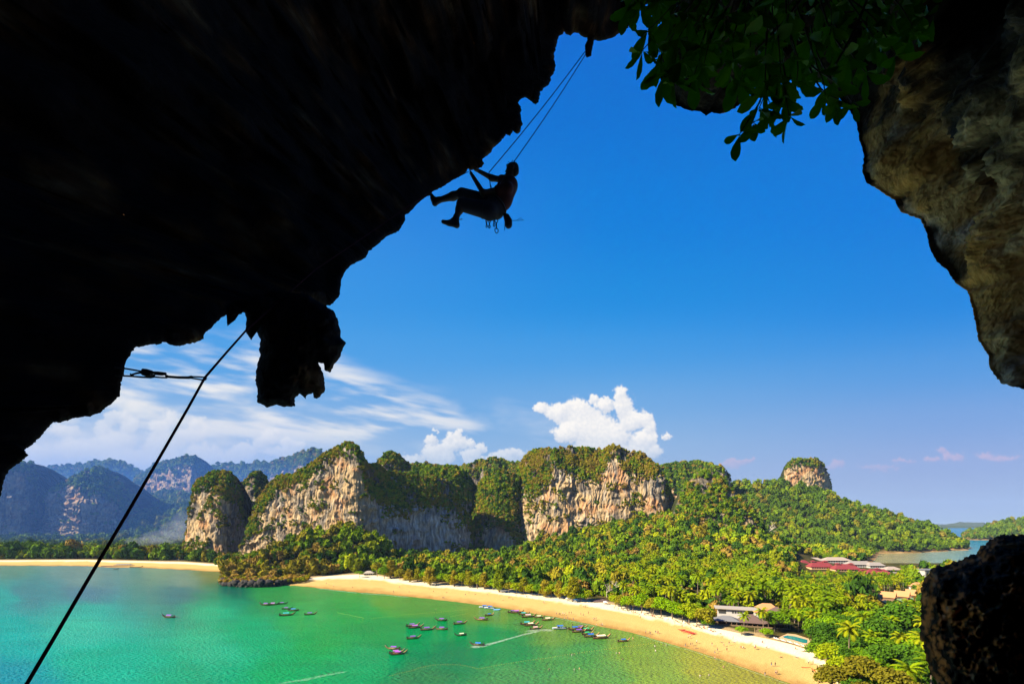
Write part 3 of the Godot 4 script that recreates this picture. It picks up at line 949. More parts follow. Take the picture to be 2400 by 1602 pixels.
func cliff(label: String, pts: Array, nu: int, nv: int, o := {}) -> void:
	var slope: float = o.get("slope", 0.10)
	var vslope: float = o.get("vslope", 0.55)
	var amp: float = o.get("amp", 1.0)
	var warm: float = o.get("warm", 0.3)
	var dark: float = o.get("dark", 0.0)
	var grey: float = o.get("grey", 0.0)
	var size: float = o.get("size", 4.6)
	var thick: float = o.get("thick", 90.0)
	var sparse: float = o.get("sparse", 0.5)
	var jag: float = 5.0 if o.get("thick", 0.0) == 300.0 else 1.0
	var bald: float = o.get("bald", 0.25)
	var x0: float = pts[0][0]
	var x1: float = pts[pts.size() - 1][0]
	var nb := 8
	var rows := nv + nb
	var v := PackedVector3Array()
	var c := PackedColorArray()
	v.resize(nu * rows)
	c.resize(nu * rows)
	var places := [[], [], []]
	var tints := [PackedColorArray(), PackedColorArray(), PackedColorArray()]
	for i in nu:
		var px := lerpf(x0, x1, float(i) / (nu - 1))
		var d := curve_at(pts, px, 2)
		var top := curve_at(pts, px, 1) + (3.0 + jag) * nz.get_noise_2d(px * 0.05, d) + (2.0 + jag * 0.6) * nz.get_noise_2d(px * 0.2, d)
		var vg := curve_at(pts, px, 3) + 16.0 * nz.get_noise_2d(px * 0.03 + 40, d) + 9.0 * nz.get_noise_2d(px * 0.13, d)
		var e := 3.0
		var p0 := Vector2((px - e - CX) / F * curve_at(pts, px - e, 2), curve_at(pts, px - e, 2))
		var p1 := Vector2((px + e - CX) / F * curve_at(pts, px + e, 2), curve_at(pts, px + e, 2))
		var tg := (p1 - p0).normalized()
		var nrm := Vector2(tg.y, -tg.x)
		if nrm.y > 0:
			nrm = -nrm
		var hb := maxf(-2.0, land_h(px, HY + EYE * F / d, d) - 12.0) if not o.has("base") else float(o.base)
		var kk := (HY - top) / F
		var yv := EYE + (HY - vg) / F * d
		var ht := (EYE + kk * (d + slope * maxf(yv - hb, 0) - vslope * maxf(yv, hb))) / (1.0 - kk * vslope)
		if ht < yv:
			yv = ht
			ht = (EYE + kk * (d - slope * hb)) / (1.0 - kk * slope)
			yv = ht
		yv = maxf(yv, hb)
		ht = maxf(ht, hb + 1.0)
		var dt := d + slope * (yv - hb) + vslope * (ht - yv)
		var xx := (px - CX) / F * dt
		for j in rows:
			var at := i * rows + j
			if j >= nv:
				var f := (j - nv + 1.0) / nb
				v[at] = Vector3(xx + 0.0, lerpf(ht, hb, f * f) - 0.5, -(dt + thick * f))
				c[at] = Color(0.05, 0.06, 0.02)
				continue
			var f := float(j) / (nv - 1)
			var y := lerpf(hb, ht, f)
			var set_ := slope * (minf(y, yv) - hb) + vslope * maxf(y - yv, 0)
			var zz := d + set_
			var veg := y > yv
			var wx := xx + 8.0 * nz1.get_noise_3d(xx * 0.02, y * 0.02, zz * 0.02) + 3.0 * nz1.get_noise_3d(xx * 0.05, y * 0.07, zz * 0.05)
			var big := nz.get_noise_3d(xx * 0.013, y * 0.006, zz * 0.013)
			var flute := nr.get_noise_3d(wx * 0.026, y * 0.0065, zz * 0.026)
			var fine := nz.get_noise_3d(wx * 0.12, y * 0.034, zz * 0.12)
			var ledge := nz.get_noise_3d(xx * 0.022 + 7, y * 0.05, zz * 0.022)
			var grow := minf(1.0, minf(i, nu - 1 - i) / 8.0)
			var g := amp * grow * (8.0 * big + 2.8 * (flute + 0.4) + 3.0 * fine + 3.4 * ledge + 1.7 * nr.get_noise_3d(wx * 0.11, y * 0.017, zz * 0.11) + 4.0 * sm(0.22, 0.5, ledge) * sm(0.0, 0.25, -big)) * (0.75 if veg else 1.0) * minf(1.0, (1.0 - f) * 9.0 + 0.35)
			var pt := Vector3(xx + nrm.x * g, y, -(zz + nrm.y * g))
			v[at] = pt
			var s1 := nz.get_noise_3d(wx * 0.05, y * 0.011, zz * 0.05)
			var s2 := nz.get_noise_3d(wx * 0.017 + 30, y * 0.02, zz * 0.017)
			var s3 := nz.get_noise_3d(wx * 0.16 + 60, y * 0.014, zz * 0.16)
			var col := Color(0.62, 0.45, 0.25).lerp(Color(0.60, 0.33, 0.16), sm(0.05, 0.4, s2))
			var gr := sm(-0.12, 0.34, s1 * 0.9 + (f - 0.62) * 0.55 - s2 * 0.5 + grey)
			col = col.lerp(Color(0.24, 0.215, 0.19), gr * 0.9)
			col = col.lerp(Color(0.68, 0.60, 0.47), sm(0.12, 0.40, s3) * 0.6)
			col = col.lerp(Color(0.09, 0.08, 0.075), sm(0.22, 0.5, -s3 + s1 * 0.4) * 0.55)
			if o.has("pale"):  # shaded face right of this column coloured paler to lift its shade
				col = col.lerp(Color(0.56, 0.57, 0.58) * (0.75 + 0.5 * sm(-0.2, 0.3, s3)), 0.55 * sm(o.pale, o.pale + 60.0, px))
			if veg:
				col = Color(0.10, 0.085, 0.03).lerp(col * 0.9, maxf(sm(0.05, 0.25, s1), bald * 0.8))
			c[at] = col * (1.0 - 0.5 * dark)
			# what grows on it
			if i < 1 or j < 1:
				continue
			var cell := absf(x1 - x0) / nu / F * zz * (ht - hb) / nv
			var dens := cell / (size * size * 0.34)
			var n2 := nz.get_noise_3d(xx * 0.025 + 90, y * 0.03, zz * 0.025)
			if veg:
				dens *= 1.35 * sm(-0.46 + bald * 0.35, -0.2 + bald * 0.35, n2 + 0.25 * fine) + 0.25 * (1.0 - bald)
			else:
				dens *= sparse * (sm(0.18, 0.34, n2 + 0.5 * ledge) + 0.8 * sm(14.0, 0.0, yv - y) + 1.0 * sm(22.0, 8.0, y - hb))
			while rng.randf() < dens:
				dens -= 1.0
				var sc := size * rng.randf_range(0.55, 1.25) * (1.0 if veg else 0.75)
				var w := rng.randi() % 3
				var b := Basis(Vector3.UP, rng.randf() * TAU).scaled(Vector3(sc, sc * rng.randf_range(0.8, 1.25), sc))
				places[w].append(Transform3D(b, pt + Vector3(rng.randf_range(-1, 1), -sc * 0.45, rng.randf_range(-1, 1) + 0.5)))
				tints[w].push_back(green(n2 * 0.8 - 0.25 - dark * 0.4, warm * (0.5 + sm(-0.2, 0.3, s2))) * (1.0 - 0.35 * dark))
	var mb := MB.new()
	mb.grid(nu, rows, v, c)
	var body := single("limestone_cliff", mb.mesh(true), M.cliff_rock, label, "", "", "structure")
	for w in 3:
		if places[w].size():
			many("shrubs", [bush_a, bush_b, bush_c][w], M.leafage, places[w], tints[w], body)

func make_cliffs() -> void:
	make_bushes()
	# far left, across the bay
	cliff("long far ridge behind the left end of the bay", [[-200, 1100, 2850, 1150], [60, 1100, 2850, 1150], [100, 1099, 2850, 1150], [130, 1092, 2850, 1150], [170, 1090, 2850, 1140], [232, 1084, 2850, 1140], [240, 1083, 2775, 1120], [262, 1080, 2775, 1115], [282, 1083, 2775, 1120], [300, 1090, 2775, 1120], [318, 1100, 2775, 1130], [345, 1112, 2775, 1140], [420, 1110, 2775, 1140]], 150, 46, {"amp": 1.7, "thick": 300.0, "size": 11.2, "grey": 0.3, "warm": 0.1, "base": 0})
	cliff("far wooded ridge between the domed hill and the pale pinnacle", [[440, 1110, 2625, 1160], [485, 1097, 2625, 1130], [510, 1092, 2625, 1115], [545, 1088, 2625, 1110], [575, 1087, 2550, 1120], [600, 1085, 2550, 1115], [640, 1082, 2550, 1120], [665, 1076, 2475, 1110], [690, 1066, 2475, 1100], [715, 1060, 2400, 1090], [735, 1053, 2400, 1085], [750, 1056, 2400, 1090], [765, 1070, 2400, 1100], [830, 1090, 2400, 1110], [960, 1095, 2400, 1120]], 170, 46, {"amp": 1.7, "thick": 300.0, "size": 10.0, "grey": 0.25, "warm": 0.12, "base": 0})
	cliff("domed blue hill with a bare grey face", [[318, 1118, 2059, 1160], [340, 1108, 2044, 1130], [365, 1090, 2030, 1105], [395, 1079, 2016, 1095], [430, 1073, 2002, 1088], [455, 1070, 1988, 1086], [468, 1080, 2002, 1105], [480, 1098, 2030, 1130], [492, 1112, 2059, 1150], [520, 1150, 2101, 1180]], 110, 60, {"amp": 1.6, "thick": 300.0, "size": 8.8, "grey": 0.2, "warm": 0.12, "vslope": 0.4})
	cliff("dark blue cliff at the far left end of the bay", [[-260, 1085, 1380, 1110], [-100, 1085, 1420, 1105], [10, 1092, 1450, 1106], [50, 1086, 1470, 1098], [72, 1088, 1490, 1104], [92, 1098, 1530, 1124], [104, 1112, 1580, 1150], [124, 1124, 1660, 1168], [150, 1136, 1760, 1176]], 150, 84, {"amp": 2.6, "thick": 300.0, "size": 7.5, "grey": 0.05, "warm": 0.06, "sparse": 0.16})
	cliff("rounded dark cliff between the leftmost cliff and the rope", [[116, 1150, 1580, 1165], [150, 1134, 1540, 1150], [185, 1112, 1520, 1134], [205, 1104, 1515, 1140], [232, 1098, 1520, 1150], [258, 1108, 1540, 1156], [285, 1132, 1580, 1176], [315, 1165, 1650, 1204], [345, 1205, 1750, 1234]], 130, 84, {"amp": 2.6, "thick": 300.0, "size": 7.5, "grey": 0.05, "warm": 0.1, "sparse": 0.16})
	# behind the main cliffs
	cliff("wooded crest far behind the gap in the cliffs", [[940, 1096, 1500, 1130], [965, 1090, 1500, 1120], [990, 1087, 1500, 1110], [1030, 1092, 1500, 1110], [1070, 1098, 1500, 1120], [1095, 1092, 1450, 1110], [1112, 1083, 1450, 1105], [1126, 1081, 1450, 1110], [1140, 1080, 1400, 1100], [1160, 1073, 1400, 1098], [1178, 1078, 1400, 1110], [1195, 1086, 1400, 1110], [1240, 1088, 1400, 1110], [1300, 1095, 1400, 1120]], 110, 34, {"size": 6.5, "grey": 0.2, "warm": 0.3, "base": 0})
	cliff("wooded dome behind the right end of the main cliff", [[1530, 1100, 1320, 1150], [1555, 1092, 1310, 1140], [1572, 1086, 1300, 1160], [1600, 1085, 1290, 1160], [1635, 1083, 1290, 1160], [1663, 1087, 1290, 1140], [1672, 1093, 1290, 1098], [1690, 1094, 1290, 1100], [1703, 1104, 1300, 1108], [1709, 1126, 1320, 1130], [1716, 1150, 1360, 1160]], 110, 50, {"size": 6.0, "warm": 0.2, "vslope": 0.8, "base": 0})
	cliff("small green peak beside the tall pale cliff", [[840, 1120, 1010, 1150], [870, 1095, 1000, 1110], [888, 1082, 990, 1092], [900, 1065, 985, 1082], [913, 1058, 980, 1080], [927, 1063, 985, 1088], [945, 1077, 995, 1096], [962, 1092, 1010, 1110], [990, 1110, 1030, 1125]], 90, 60, {"warm": 0.25, "grey": 0.3, "size": 4.2})
	cliff("wooded shoulder behind the shaded face", [[950, 1108, 960, 1140], [975, 1094, 955, 1130], [1000, 1094, 950, 1130], [1022, 1100, 945, 1125], [1045, 1093, 945, 1120], [1063, 1092, 945, 1125], [1080, 1100, 950, 1140], [1100, 1118, 960, 1180], [1118, 1150, 985, 1200], [1135, 1190, 1010, 1230]], 110, 60, {"warm": 0.2, "grey": 0.3, "size": 4.6, "vslope": 0.5})
	# the pale pinnacle by the far beach
	cliff("dark wooded pinnacle in the gap behind the pale one", [[558, 1160, 1000, 1180], [566, 1135, 985, 1150], [580, 1122, 975, 1145], [598, 1106, 965, 1125], [612, 1107, 965, 1150], [622, 1122, 970, 1170], [632, 1150, 985, 1190], [646, 1190, 1010, 1230]], 80, 70, {"warm": 0.25, "size": 4.4, "slope": 0.16, "grey": 0.2})
	cliff("pale pinnacle with a wooded cap beside the far beach", [[432, 1312, 905, 1318], [438, 1285, 885, 1318], [445, 1230, 872, 1236], [452, 1170, 866, 1182], [462, 1132, 862, 1142], [475, 1116, 858, 1135], [490, 1108, 852, 1134], [512, 1106, 846, 1146], [530, 1104, 843, 1152], [545, 1112, 846, 1160], [554, 1124, 856, 1164], [562, 1140, 880, 1180], [575, 1170, 915, 1200], [592, 1215, 960, 1230]], 120, 110, {"bald": 0.35, "warm": 0.45, "size": 3.8, "sparse": 0.9, "amp": 0.85})
	# the tall cliff that faces the bay
	cliff("tall pale and orange cliff with a sharp crest facing the bay", [[556, 1306, 830, 1306], [575, 1262, 820, 1272], [590, 1212, 815, 1262], [604, 1172, 812, 1250], [622, 1148, 810, 1236], [640, 1126, 808, 1196], [655, 1114, 806, 1150], [690, 1112, 800, 1140], [702, 1104, 797, 1126], [722, 1092, 792, 1120], [742, 1079, 786, 1108], [762, 1062, 781, 1092], [780, 1056, 777, 1072], [797, 1042, 774, 1052], [808, 1037, 771, 1046], [822, 1038, 768, 1052], [838, 1045, 765, 1060], [846, 1055, 766, 1085], [852, 1080, 769, 1110], [866, 1090, 774, 1146], [882, 1086, 782, 1166],
		[905, 1104, 792, 1180], [935, 1108, 804, 1186], [965, 1112, 815, 1186], [995, 1118, 827, 1184], [1020, 1122, 838, 1180], [1045, 1122, 849, 1186], [1062, 1134, 858, 1196], [1080, 1150, 870, 1212], [1092, 1180, 888, 1232], [1100, 1220, 915, 1256], [1112, 1262, 950, 1280]], 460, 160, {"pale": 860, "bald": 0.55, "warm": 0.5, "size": 3.3, "sparse": 0.40, "amp": 1.0, "vslope": 0.42})
	# the broad cliff
	cliff("narrow wooded buttress left of the broad cliff", [[1098, 1262, 985, 1300], [1104, 1210, 965, 1275], [1110, 1170, 950, 1262], [1122, 1136, 938, 1250], [1140, 1112, 928, 1236], [1160, 1105, 922, 1206], [1180, 1104, 918, 1226], [1200, 1106, 918, 1256], [1214, 1120, 926, 1270], [1226, 1160, 945, 1270], [1238, 1210, 970, 1280]], 120, 100, {"warm": 0.42, "size": 4.2, "sparse": 0.95, "slope": 0.2, "vslope": 0.3, "bald": 0.4})
	cliff("broad pale cliff with a flat wooded top in the middle", [[1196, 1140, 985, 1200], [1208, 1108, 962, 1180], [1220, 1084, 945, 1168], [1232, 1066, 934, 1152], [1248, 1056, 925, 1150], [1264, 1053, 918, 1146], [1286, 1052, 911, 1132], [1300, 1052, 905, 1082], [1318, 1048, 903, 1100], [1345, 1047, 905, 1112], [1370, 1048, 903, 1116], [1392, 1052, 900, 1122], [1410, 1055, 897, 1120], [1424, 1048, 893, 1066], [1440, 1043, 888, 1062], [1458, 1047, 885, 1100], [1470, 1058, 884, 1112], [1482, 1060, 882, 1116], [1500, 1058, 878, 1116], [1520, 1070, 873, 1116], [1540, 1088, 870, 1116], [1550, 1104, 872, 1126], [1558, 1130, 880, 1156], [1570, 1160, 900, 1180], [1585, 1200, 930, 1220], [1602, 1240, 965, 1260]], 400, 150, {"bald": 0.6, "warm": 0.66, "size": 3.3, "sparse": 0.5, "vslope": 0.45, "grey": 0.06})
	cliff("steep green karst hill with grey outcrops right of the broad cliff", [[1572, 1250, 850, 1262], [1582, 1200, 838, 1250], [1596, 1160, 828, 1262], [1608, 1138, 822, 1262], [1622, 1122, 816, 1262], [1634, 1110, 812, 1262], [1648, 1108, 810, 1262], [1662, 1105, 808, 1262], [1682, 1110, 806, 1262], [1694, 1124, 806, 1262], [1706, 1136, 806, 1262], [1722, 1156, 806, 1250], [1744, 1178, 806, 1230], [1764, 1200, 808, 1226], [1780, 1218, 812, 1232], [1790, 1240, 822, 1250], [1798, 1270, 840, 1280]], 170, 100, {"warm": 0.36, "size": 4.6, "vslope": 0.34, "sparse": 0.9, "grey": 0.3, "bald": 0.85})
	cliff("square rocky knob on the crest of the green hill", [[1838, 1128, 1404, 1129], [1841, 1095, 1398, 1097], [1846, 1085, 1392, 1093], [1856, 1078, 1386, 1088], [1872, 1075, 1380, 1086], [1890, 1075, 1376, 1092], [1905, 1076, 1374, 1094], [1918, 1078, 1376, 1082], [1930, 1088, 1384, 1090], [1938, 1104, 1396, 1106], [1944, 1126, 1412, 1128], [1952, 1152, 1436, 1154]], 120, 60, {"size": 3.6, "vslope": 0.4, "sparse": 0.06, "amp": 0.8, "grey": -0.1, "slope": 0.03, "thick": 45.0})

# ------------------------------------------------------------------ trees
# clearings: column, row (of the ground), half width, half height
const CLEAR := [[1756, 1475, 92, 17], [1862, 1503, 44, 18], [1405, 1413, 24, 10], [1604, 1398, 30, 9], [1620, 1418, 16, 8], [1796, 1450, 34, 12], [1818, 1444, 20, 10], [864, 1351, 18, 6], [2093, 1408, 62, 12], [2093, 1438, 60, 18, 1], [1990, 1335, 124, 14], [1990, 1358, 124, 12, 1],
	[2172, 1360, 24, 10], [2168, 1382, 20, 12, 1], [1750, 1497, 60, 6, 1], [1813, 1313, 7, 4], [1556, 1404, 12, 9], [1556, 1420, 12, 9, 1], [1654, 1405, 11, 9], [1654, 1420, 11, 8, 1], [1874, 1412, 14, 9], [1874, 1428, 14, 9, 1], [416, 1319, 18, 3]]
var kinds := {}

func limb(a: Vector3, b: Vector3, bend: Vector3, n := 4) -> PackedVector3Array:
	var l := PackedVector3Array()
	for i in n + 1:
		var t := float(i) / n
		l.push_back(a.lerp(b, t) + bend * sin(PI * t))
	return l

func leafy_kind(seed_: int, h: float, w: float, lobes: int, per: int, leaf: float, flat := 0.75, cone := false) -> Dictionary:
	var r := RandomNumberGenerator.new()
	r.seed = seed_
	var tr := MB.new()
	var cr := MB.new()
	var clear := h * (0.22 if not cone else 0.12)
	tr.tube(limb(Vector3(0, -1.0, 0), Vector3(r.randf_range(-0.4, 0.4), h * 0.62, r.randf_range(-0.4, 0.4)), Vector3(0.2, 0, 0.1)), h * 0.034, h * 0.012, 6)
	for l in lobes:
		var o: Vector3
		var s: float
		if cone:
			var f := (l + 0.5) / lobes
			var rad := w * (1.0 - 0.72 * f) * r.randf_range(0.3, 0.75)
			var a := l * 2.4 + r.randf()
			o = Vector3(cos(a) * rad, lerpf(clear + 0.1 * h, h * 0.93, f), sin(a) * rad)
			s = w * lerpf(0.46, 0.28, f)
		else:
			var a := l * 2.4 + r.randf() * 0.8
			var q := sqrt((l + 0.5) / lobes)
			var rad := w * q * 0.72
			o = Vector3(cos(a) * rad, clear + (h - clear) * (0.82 - 0.42 * q * q * r.randf_range(0.6, 1.3)) * 0.92, sin(a) * rad)
			s = w * r.randf_range(0.34, 0.46)
		if l % 2 == 0:
			tr.tube(limb(Vector3(0, h * 0.25 + 0.2 * o.y, 0), o, Vector3(0, 0.3, 0), 3), h * 0.011, h * 0.004, 4)
		var tone := r.randf_range(0.80, 1.22)
		for k in per:
			var d := Vector3(r.randfn(), r.randfn() + 0.15, r.randfn()).normalized()
			var at := o + d * s * r.randf_range(0.5, 1.1) * Vector3(1, flat if not cone else 1.15, 1)
			var nn := (d + Vector3(r.randfn(), r.randfn() + 0.4, r.randfn()) * 0.6).normalized()
			var u := nn.cross(Vector3(r.randfn(), r.randfn(), r.randfn())).normalized()
			if cone:
				u = (u + Vector3.UP * 0.9 + Vector3(o.x, 0, o.z).normalized() * 0.5).normalized()
			var v := nn.cross(u).normalized()
			var g := leaf * r.randf_range(0.6, 1.3)
			var t := tone * r.randf_range(0.78, 1.22)
			var col := Color(t * r.randf_range(0.9, 1.12), t, t * 0.9)
			if cone:
				cr.tri(at - v * g * 0.4 - u * g * 0.6, at + u * g * 1.3, at + v * g * 0.4 - u * g * 0.5, col)
			else:
				cr.quad(at - u * g, at - v * g * 0.62, at + u * g, at + v * g * 0.62, col)
	return {"trunk": tr.mesh(true), "crown": cr.mesh(false)}

func frond(mb: MB, o: Vector3, az: float, el: float, len_: float, r: RandomNumberGenerator, tone: float) -> void:
	var out := Vector3(cos(az), 0, sin(az))
	var side := Vector3(-sin(az), 0, cos(az))
	var p := o
	var n := 9
	var e := el
	var pts := [p]
	for i in n:
		var dir := out * cos(e) + Vector3.UP * sin(e)
		p += dir * len_ / n
		e -= lerpf(0.10, 0.30, float(i) / n)
		pts.append(p)
	for i in n:
		var a: Vector3 = pts[i]
		var b: Vector3 = pts[i + 1]
		var f := (i + 0.5) / n
		var w := len_ * 0.20 * sin(PI * clampf(f * 0.92 + 0.10, 0, 1)) + 0.04
		var dirf := (b - a).normalized()
		for s in [-1.0, 1.0]:
			var tip: Vector3 = (a + b) * 0.5 + side * s * w + dirf * w * 0.55 + Vector3.DOWN * w * r.randf_range(0.30, 0.65)
			var t := tone * r.randf_range(0.82, 1.18)
			mb.tri(a, b, tip, Color(t, t, t * 0.9))
			mb.tri(a.lerp(b, 0.5), b.lerp(pts[mini(i + 2, n)], 0.4), tip + dirf * w * 0.5 + Vector3.DOWN * 0.1, Color(t, t, t * 0.9) * 0.95)

func palm_kind(seed_: int, h: float) -> Dictionary:
	var r := RandomNumberGenerator.new()
	r.seed = seed_
	var lean := Vector3(r.randf_range(-1.6, 1.6), 0, r.randf_range(-1.6, 1.6))
	var tr := MB.new()
	tr.tube(limb(Vector3(0, -0.6, 0), Vector3(lean.x, h, lean.z), -lean * 0.25, 7), 0.24, 0.13, 6)
	var top := Vector3(lean.x, h, lean.z)
	var cr := MB.new()
	var fr := []
	for k in 21:
		var one := MB.new()
		var el := lerpf(1.25, -0.45, (k + 0.5) / 21.0)
		var az := k * 2.399 + r.randf() * 0.4
		var ln := r.randf_range(4.2, 5.4)
		var tone := r.randf_range(0.85, 1.2) * (0.8 if el < -0.25 else 1.0)
		frond(one, top, az, el, ln, r, tone)
		fr.append(one.mesh(false))
		var at := cr.v.size()
		cr.v.append_array(one.v)
		cr.c.append_array(one.c)
		for q in one.ix:
			cr.ix.push_back(at + q)
	for k in 5:
		var a := k * 1.3
		tr.ball(top + Vector3(cos(a) * 0.28, -0.25, sin(a) * 0.28), Vector3(0.15, 0.18, 0.15), 6, 4)
	return {"trunk": tr.mesh(true), "crown": cr.mesh(false), "fronds": fr}

func bare_kind(seed_: int, h: float) -> ArrayMesh:
	var r := RandomNumberGenerator.new()
	r.seed = seed_
	var mb := MB.new()
	grow(mb, r, Vector3(0, -0.5, 0), Vector3(0.05, 1, 0.02).normalized(), h * 0.42, h * 0.028, 0)
	return mb.mesh(true)

func grow(mb: MB, r: RandomNumberGenerator, a: Vector3, dir: Vector3, len_: float, rad: float, depth: int) -> void:
	var b := a + dir * len_
	mb.tube(limb(a, b, Vector3(r.randfn(), r.randfn(), r.randfn()) * len_ * 0.05, 3), rad, rad * 0.62, 5)
	if depth >= 4:
		return
	var n := 3 if depth < 3 else 2
	for k in n:
		var d2 := (dir + Vector3(r.randfn(), r.randfn() * 0.5 + 0.12, r.randfn()) * (0.62 if depth else 0.75)).normalized()
		grow(mb, r, b - dir * len_ * 0.06, d2, len_ * r.randf_range(0.55, 0.8), rad * 0.6, depth + 1)

func plant(called: String, kind: Dictionary, at: Vector3, s: Vector3, turn: float, leaf: Material, bark: Material, label: String, group: String) -> Node3D:
	var o := thing(called, label, "tree", at, turn, group)
	o.scale = s
	part("trunk", kind.trunk, bark, o)
	part("crown", kind.crown, leaf, o)
	return o

func tinted(c: Color) -> StandardMaterial3D:
	var key := "leaf_%d_%d_%d" % [int(c.r * 200), int(c.g * 200), int(c.b * 200)]
	if not M.has(key):
		var m: StandardMaterial3D = M.leafage.duplicate()
		m.albedo_color = c.linear_to_srgb()
		m.resource_name = key
		M[key] = m
	return M[key]

func nth(n: int) -> String:
	var w := ["first", "second", "third", "fourth", "fifth", "sixth", "seventh", "eighth", "ninth", "tenth"]
	if n <= 10:
		return w[n - 1]
	return str(n) + ("st" if n % 10 == 1 and n != 11 else "nd" if n % 10 == 2 and n != 12 else "rd" if n % 10 == 3 and n != 13 else "th")

func cleared(px: float, py: float) -> int:
	for q in CLEAR:
		if absf(px - q[0]) < q[2] and absf(py - q[1]) < q[3]:
			return 2 if q.size() > 4 else 1
	return 0

func make_forest() -> void:
	var broad := []
	for k in 5:
		broad.append(leafy_kind(40 + k, [9.0, 11.0, 8.0, 12.0, 10.0][k], [4.8, 5.4, 5.2, 5.6, 6.0][k], [14, 16, 13, 18, 15][k], 120, 0.46, [0.75, 0.85, 0.62, 0.8, 0.55][k]))
	var fluffy := []
	for k in 3:
		fluffy.append(leafy_kind(60 + k, [15.0, 13.0, 16.0][k], [3.6, 4.0, 4.4][k], [20, 18, 22][k], 110, 0.62, 0.9, true))
	var palms := []
	for k in 5:
		palms.append(palm_kind(80 + k, [11.0, 13.0, 9.0, 12.0, 10.0][k]))
	kinds = {"broad": broad, "casuarina": fluffy, "palm": palms}
	var umbrella := leafy_kind(71, 9.0, 6.5, 12, 130, 0.42, 0.34)
	var leaf_tints := [Color(0.15, 0.27, 0.005), Color(0.22, 0.28, 0.006), Color(0.10, 0.20, 0.007), Color(0.055, 0.13, 0.010), Color(0.21, 0.20, 0.012), Color(0.04, 0.10, 0.010)]
	var words := ["fresh green", "yellow green", "mid green", "deep green", "olive", "dark green"]
	var palm_tints := [Color(0.165, 0.23, 0.004), Color(0.215, 0.245, 0.006), Color(0.10, 0.17, 0.004)]
	# ---- the row of trees along the back of the beach
	var r := RandomNumberGenerator.new()
	r.seed = 5
	var px := 884.0
	var fn := 1
	var bn := 1
	while px < 2010.0:
		var py := lut(VEG_LINE, px) - r.randf_range(0.5, 4.5)
		var d := (EYE - 3.0) * F / (py - HY)
		var step := 17.0
		if cleared(px, py) == 0:
			var at := Vector3((px - CX) / F * d, 2.6, -d)
			if px > 1690 and px < 1908:
				px += 10.0
				continue
			if px < 1370 and r.randf() < 0.42:
				var t: Color = [Color(0.25, 0.25, 0.012), Color(0.30, 0.25, 0.022), Color(0.18, 0.24, 0.010)][r.randi() % 3]
				var s := r.randf_range(1.05, 1.65)
				plant("casuarina_tree", fluffy[r.randi() % 3], at, Vector3(s * 1.5, s * 0.95, s * 1.5), r.randf() * TAU, tinted(t), M.bark, "feathery olive tree behind the sand, %s feathery one along from the white house" % nth(fn), "feathery trees along the beach")
				fn += 1
				step = r.randf_range(18, 30)
			else:
				var k := r.randi() % 5
				var ti: int = [0, 1, 2, 0, 1, 4][r.randi() % 6] if px < 1850 else [0, 2, 1, 3][r.randi() % 4]
				var s := r.randf_range(1.0, 1.5)
				if px > 1500 and px < 1680:
					ti = [1, 4, 4, 0][r.randi() % 4]
				plant("broadleaf_tree", broad[k], at, Vector3(s, s * r.randf_range(0.9, 1.1), s), r.randf() * TAU, tinted(leaf_tints[ti]), M.bark, "%s leafy tree behind the sand, %s leafy one along from the white house" % [words[ti], nth(bn)], "leafy trees along the beach")
				bn += 1
				step = r.randf_range(4.6, 7.5) * s * F / d
		px += step * 0.8
	# ---- chosen trees
	for q in [[1470, 1428, 0, 1.25, 0, "big round bright green tree overhanging the beach loungers"], [1530, 1440, 3, 1.15, 4, "wide olive tree leaning over the back of the beach"], [1660, 1470, 2, 0.85, 2, "small round green tree left of the grey restaurant roof"], [1738, 1487, 4, 0.6, 0, "bright green tree in front of the restaurant verandah"],
		[1797, 1493, 4, 0.62, 0, "flat bright green tree right of the restaurant by the pool"], [1880, 1446, 3, 1.25, 2, "large dome shaped green tree behind the pool"], [1925, 1455, 1, 1.3, 4, "large olive dome tree beside the green dome behind the pool"], [1945, 1500, 4, 1.5, 0, "broad layered green tree right of the pool"],
		[2065, 1530, 3, 1.7, 3, "tall deep green tree beside the boulder"], [2112, 1505, 1, 2.2, 3, "tallest dense green tree left of the boulder"], [2120, 1580, 0, 1.6, 3, "dense green tree at the foot of the boulder"], [2040, 1470, 2, 1.3, 0, "pale green tree in front of the tan roofs"]]:
		var d: float = (EYE - 3.0) * F / (q[1] - HY)
		plant("broadleaf_tree", broad[q[2]], Vector3((q[0] - CX) / F * d, 2.6, -d), Vector3.ONE * q[3], q[0] * 0.37, tinted(leaf_tints[q[4]]), M.bark, q[5], "")
	var pr := 0
	for q in [[1744, 1481, "palm standing between the two beach trees in front of the restaurant"], [1790, 1484, "palm in front of the brown roofs of the restaurant"], [1846, 1476, "palm at the left corner of the pool"], [1872, 1482, "palm leaning over the back edge of the pool"], [1908, 1488, "palm at the right corner of the pool"], [1832, 1468, "palm behind the dark tiled roof by the restaurant"]]:
		var d: float = (EYE - 3.0) * F / (q[1] - HY)
		var o := thing("coconut_palm", q[2], "palm tree", Vector3((q[0] - CX) / F * d, 2.6, -d), q[0])
		o.scale = Vector3.ONE * [0.95, 1.05, 1.15, 0.95, 1.2, 0.9][pr]
		part("trunk", palms[pr % 5].trunk, M.bark, o)
		for f in palms[pr % 5].fronds:
			part("frond", f, tinted(palm_tints[pr % 3]), o)
		pr += 1
	plant("umbrella_tree", umbrella, G(842, 1352, 2.6), Vector3.ONE * 0.95, 1.0, tinted(leaf_tints[0]), M.bark, "flat topped green tree alone at the far end of the beach", "")
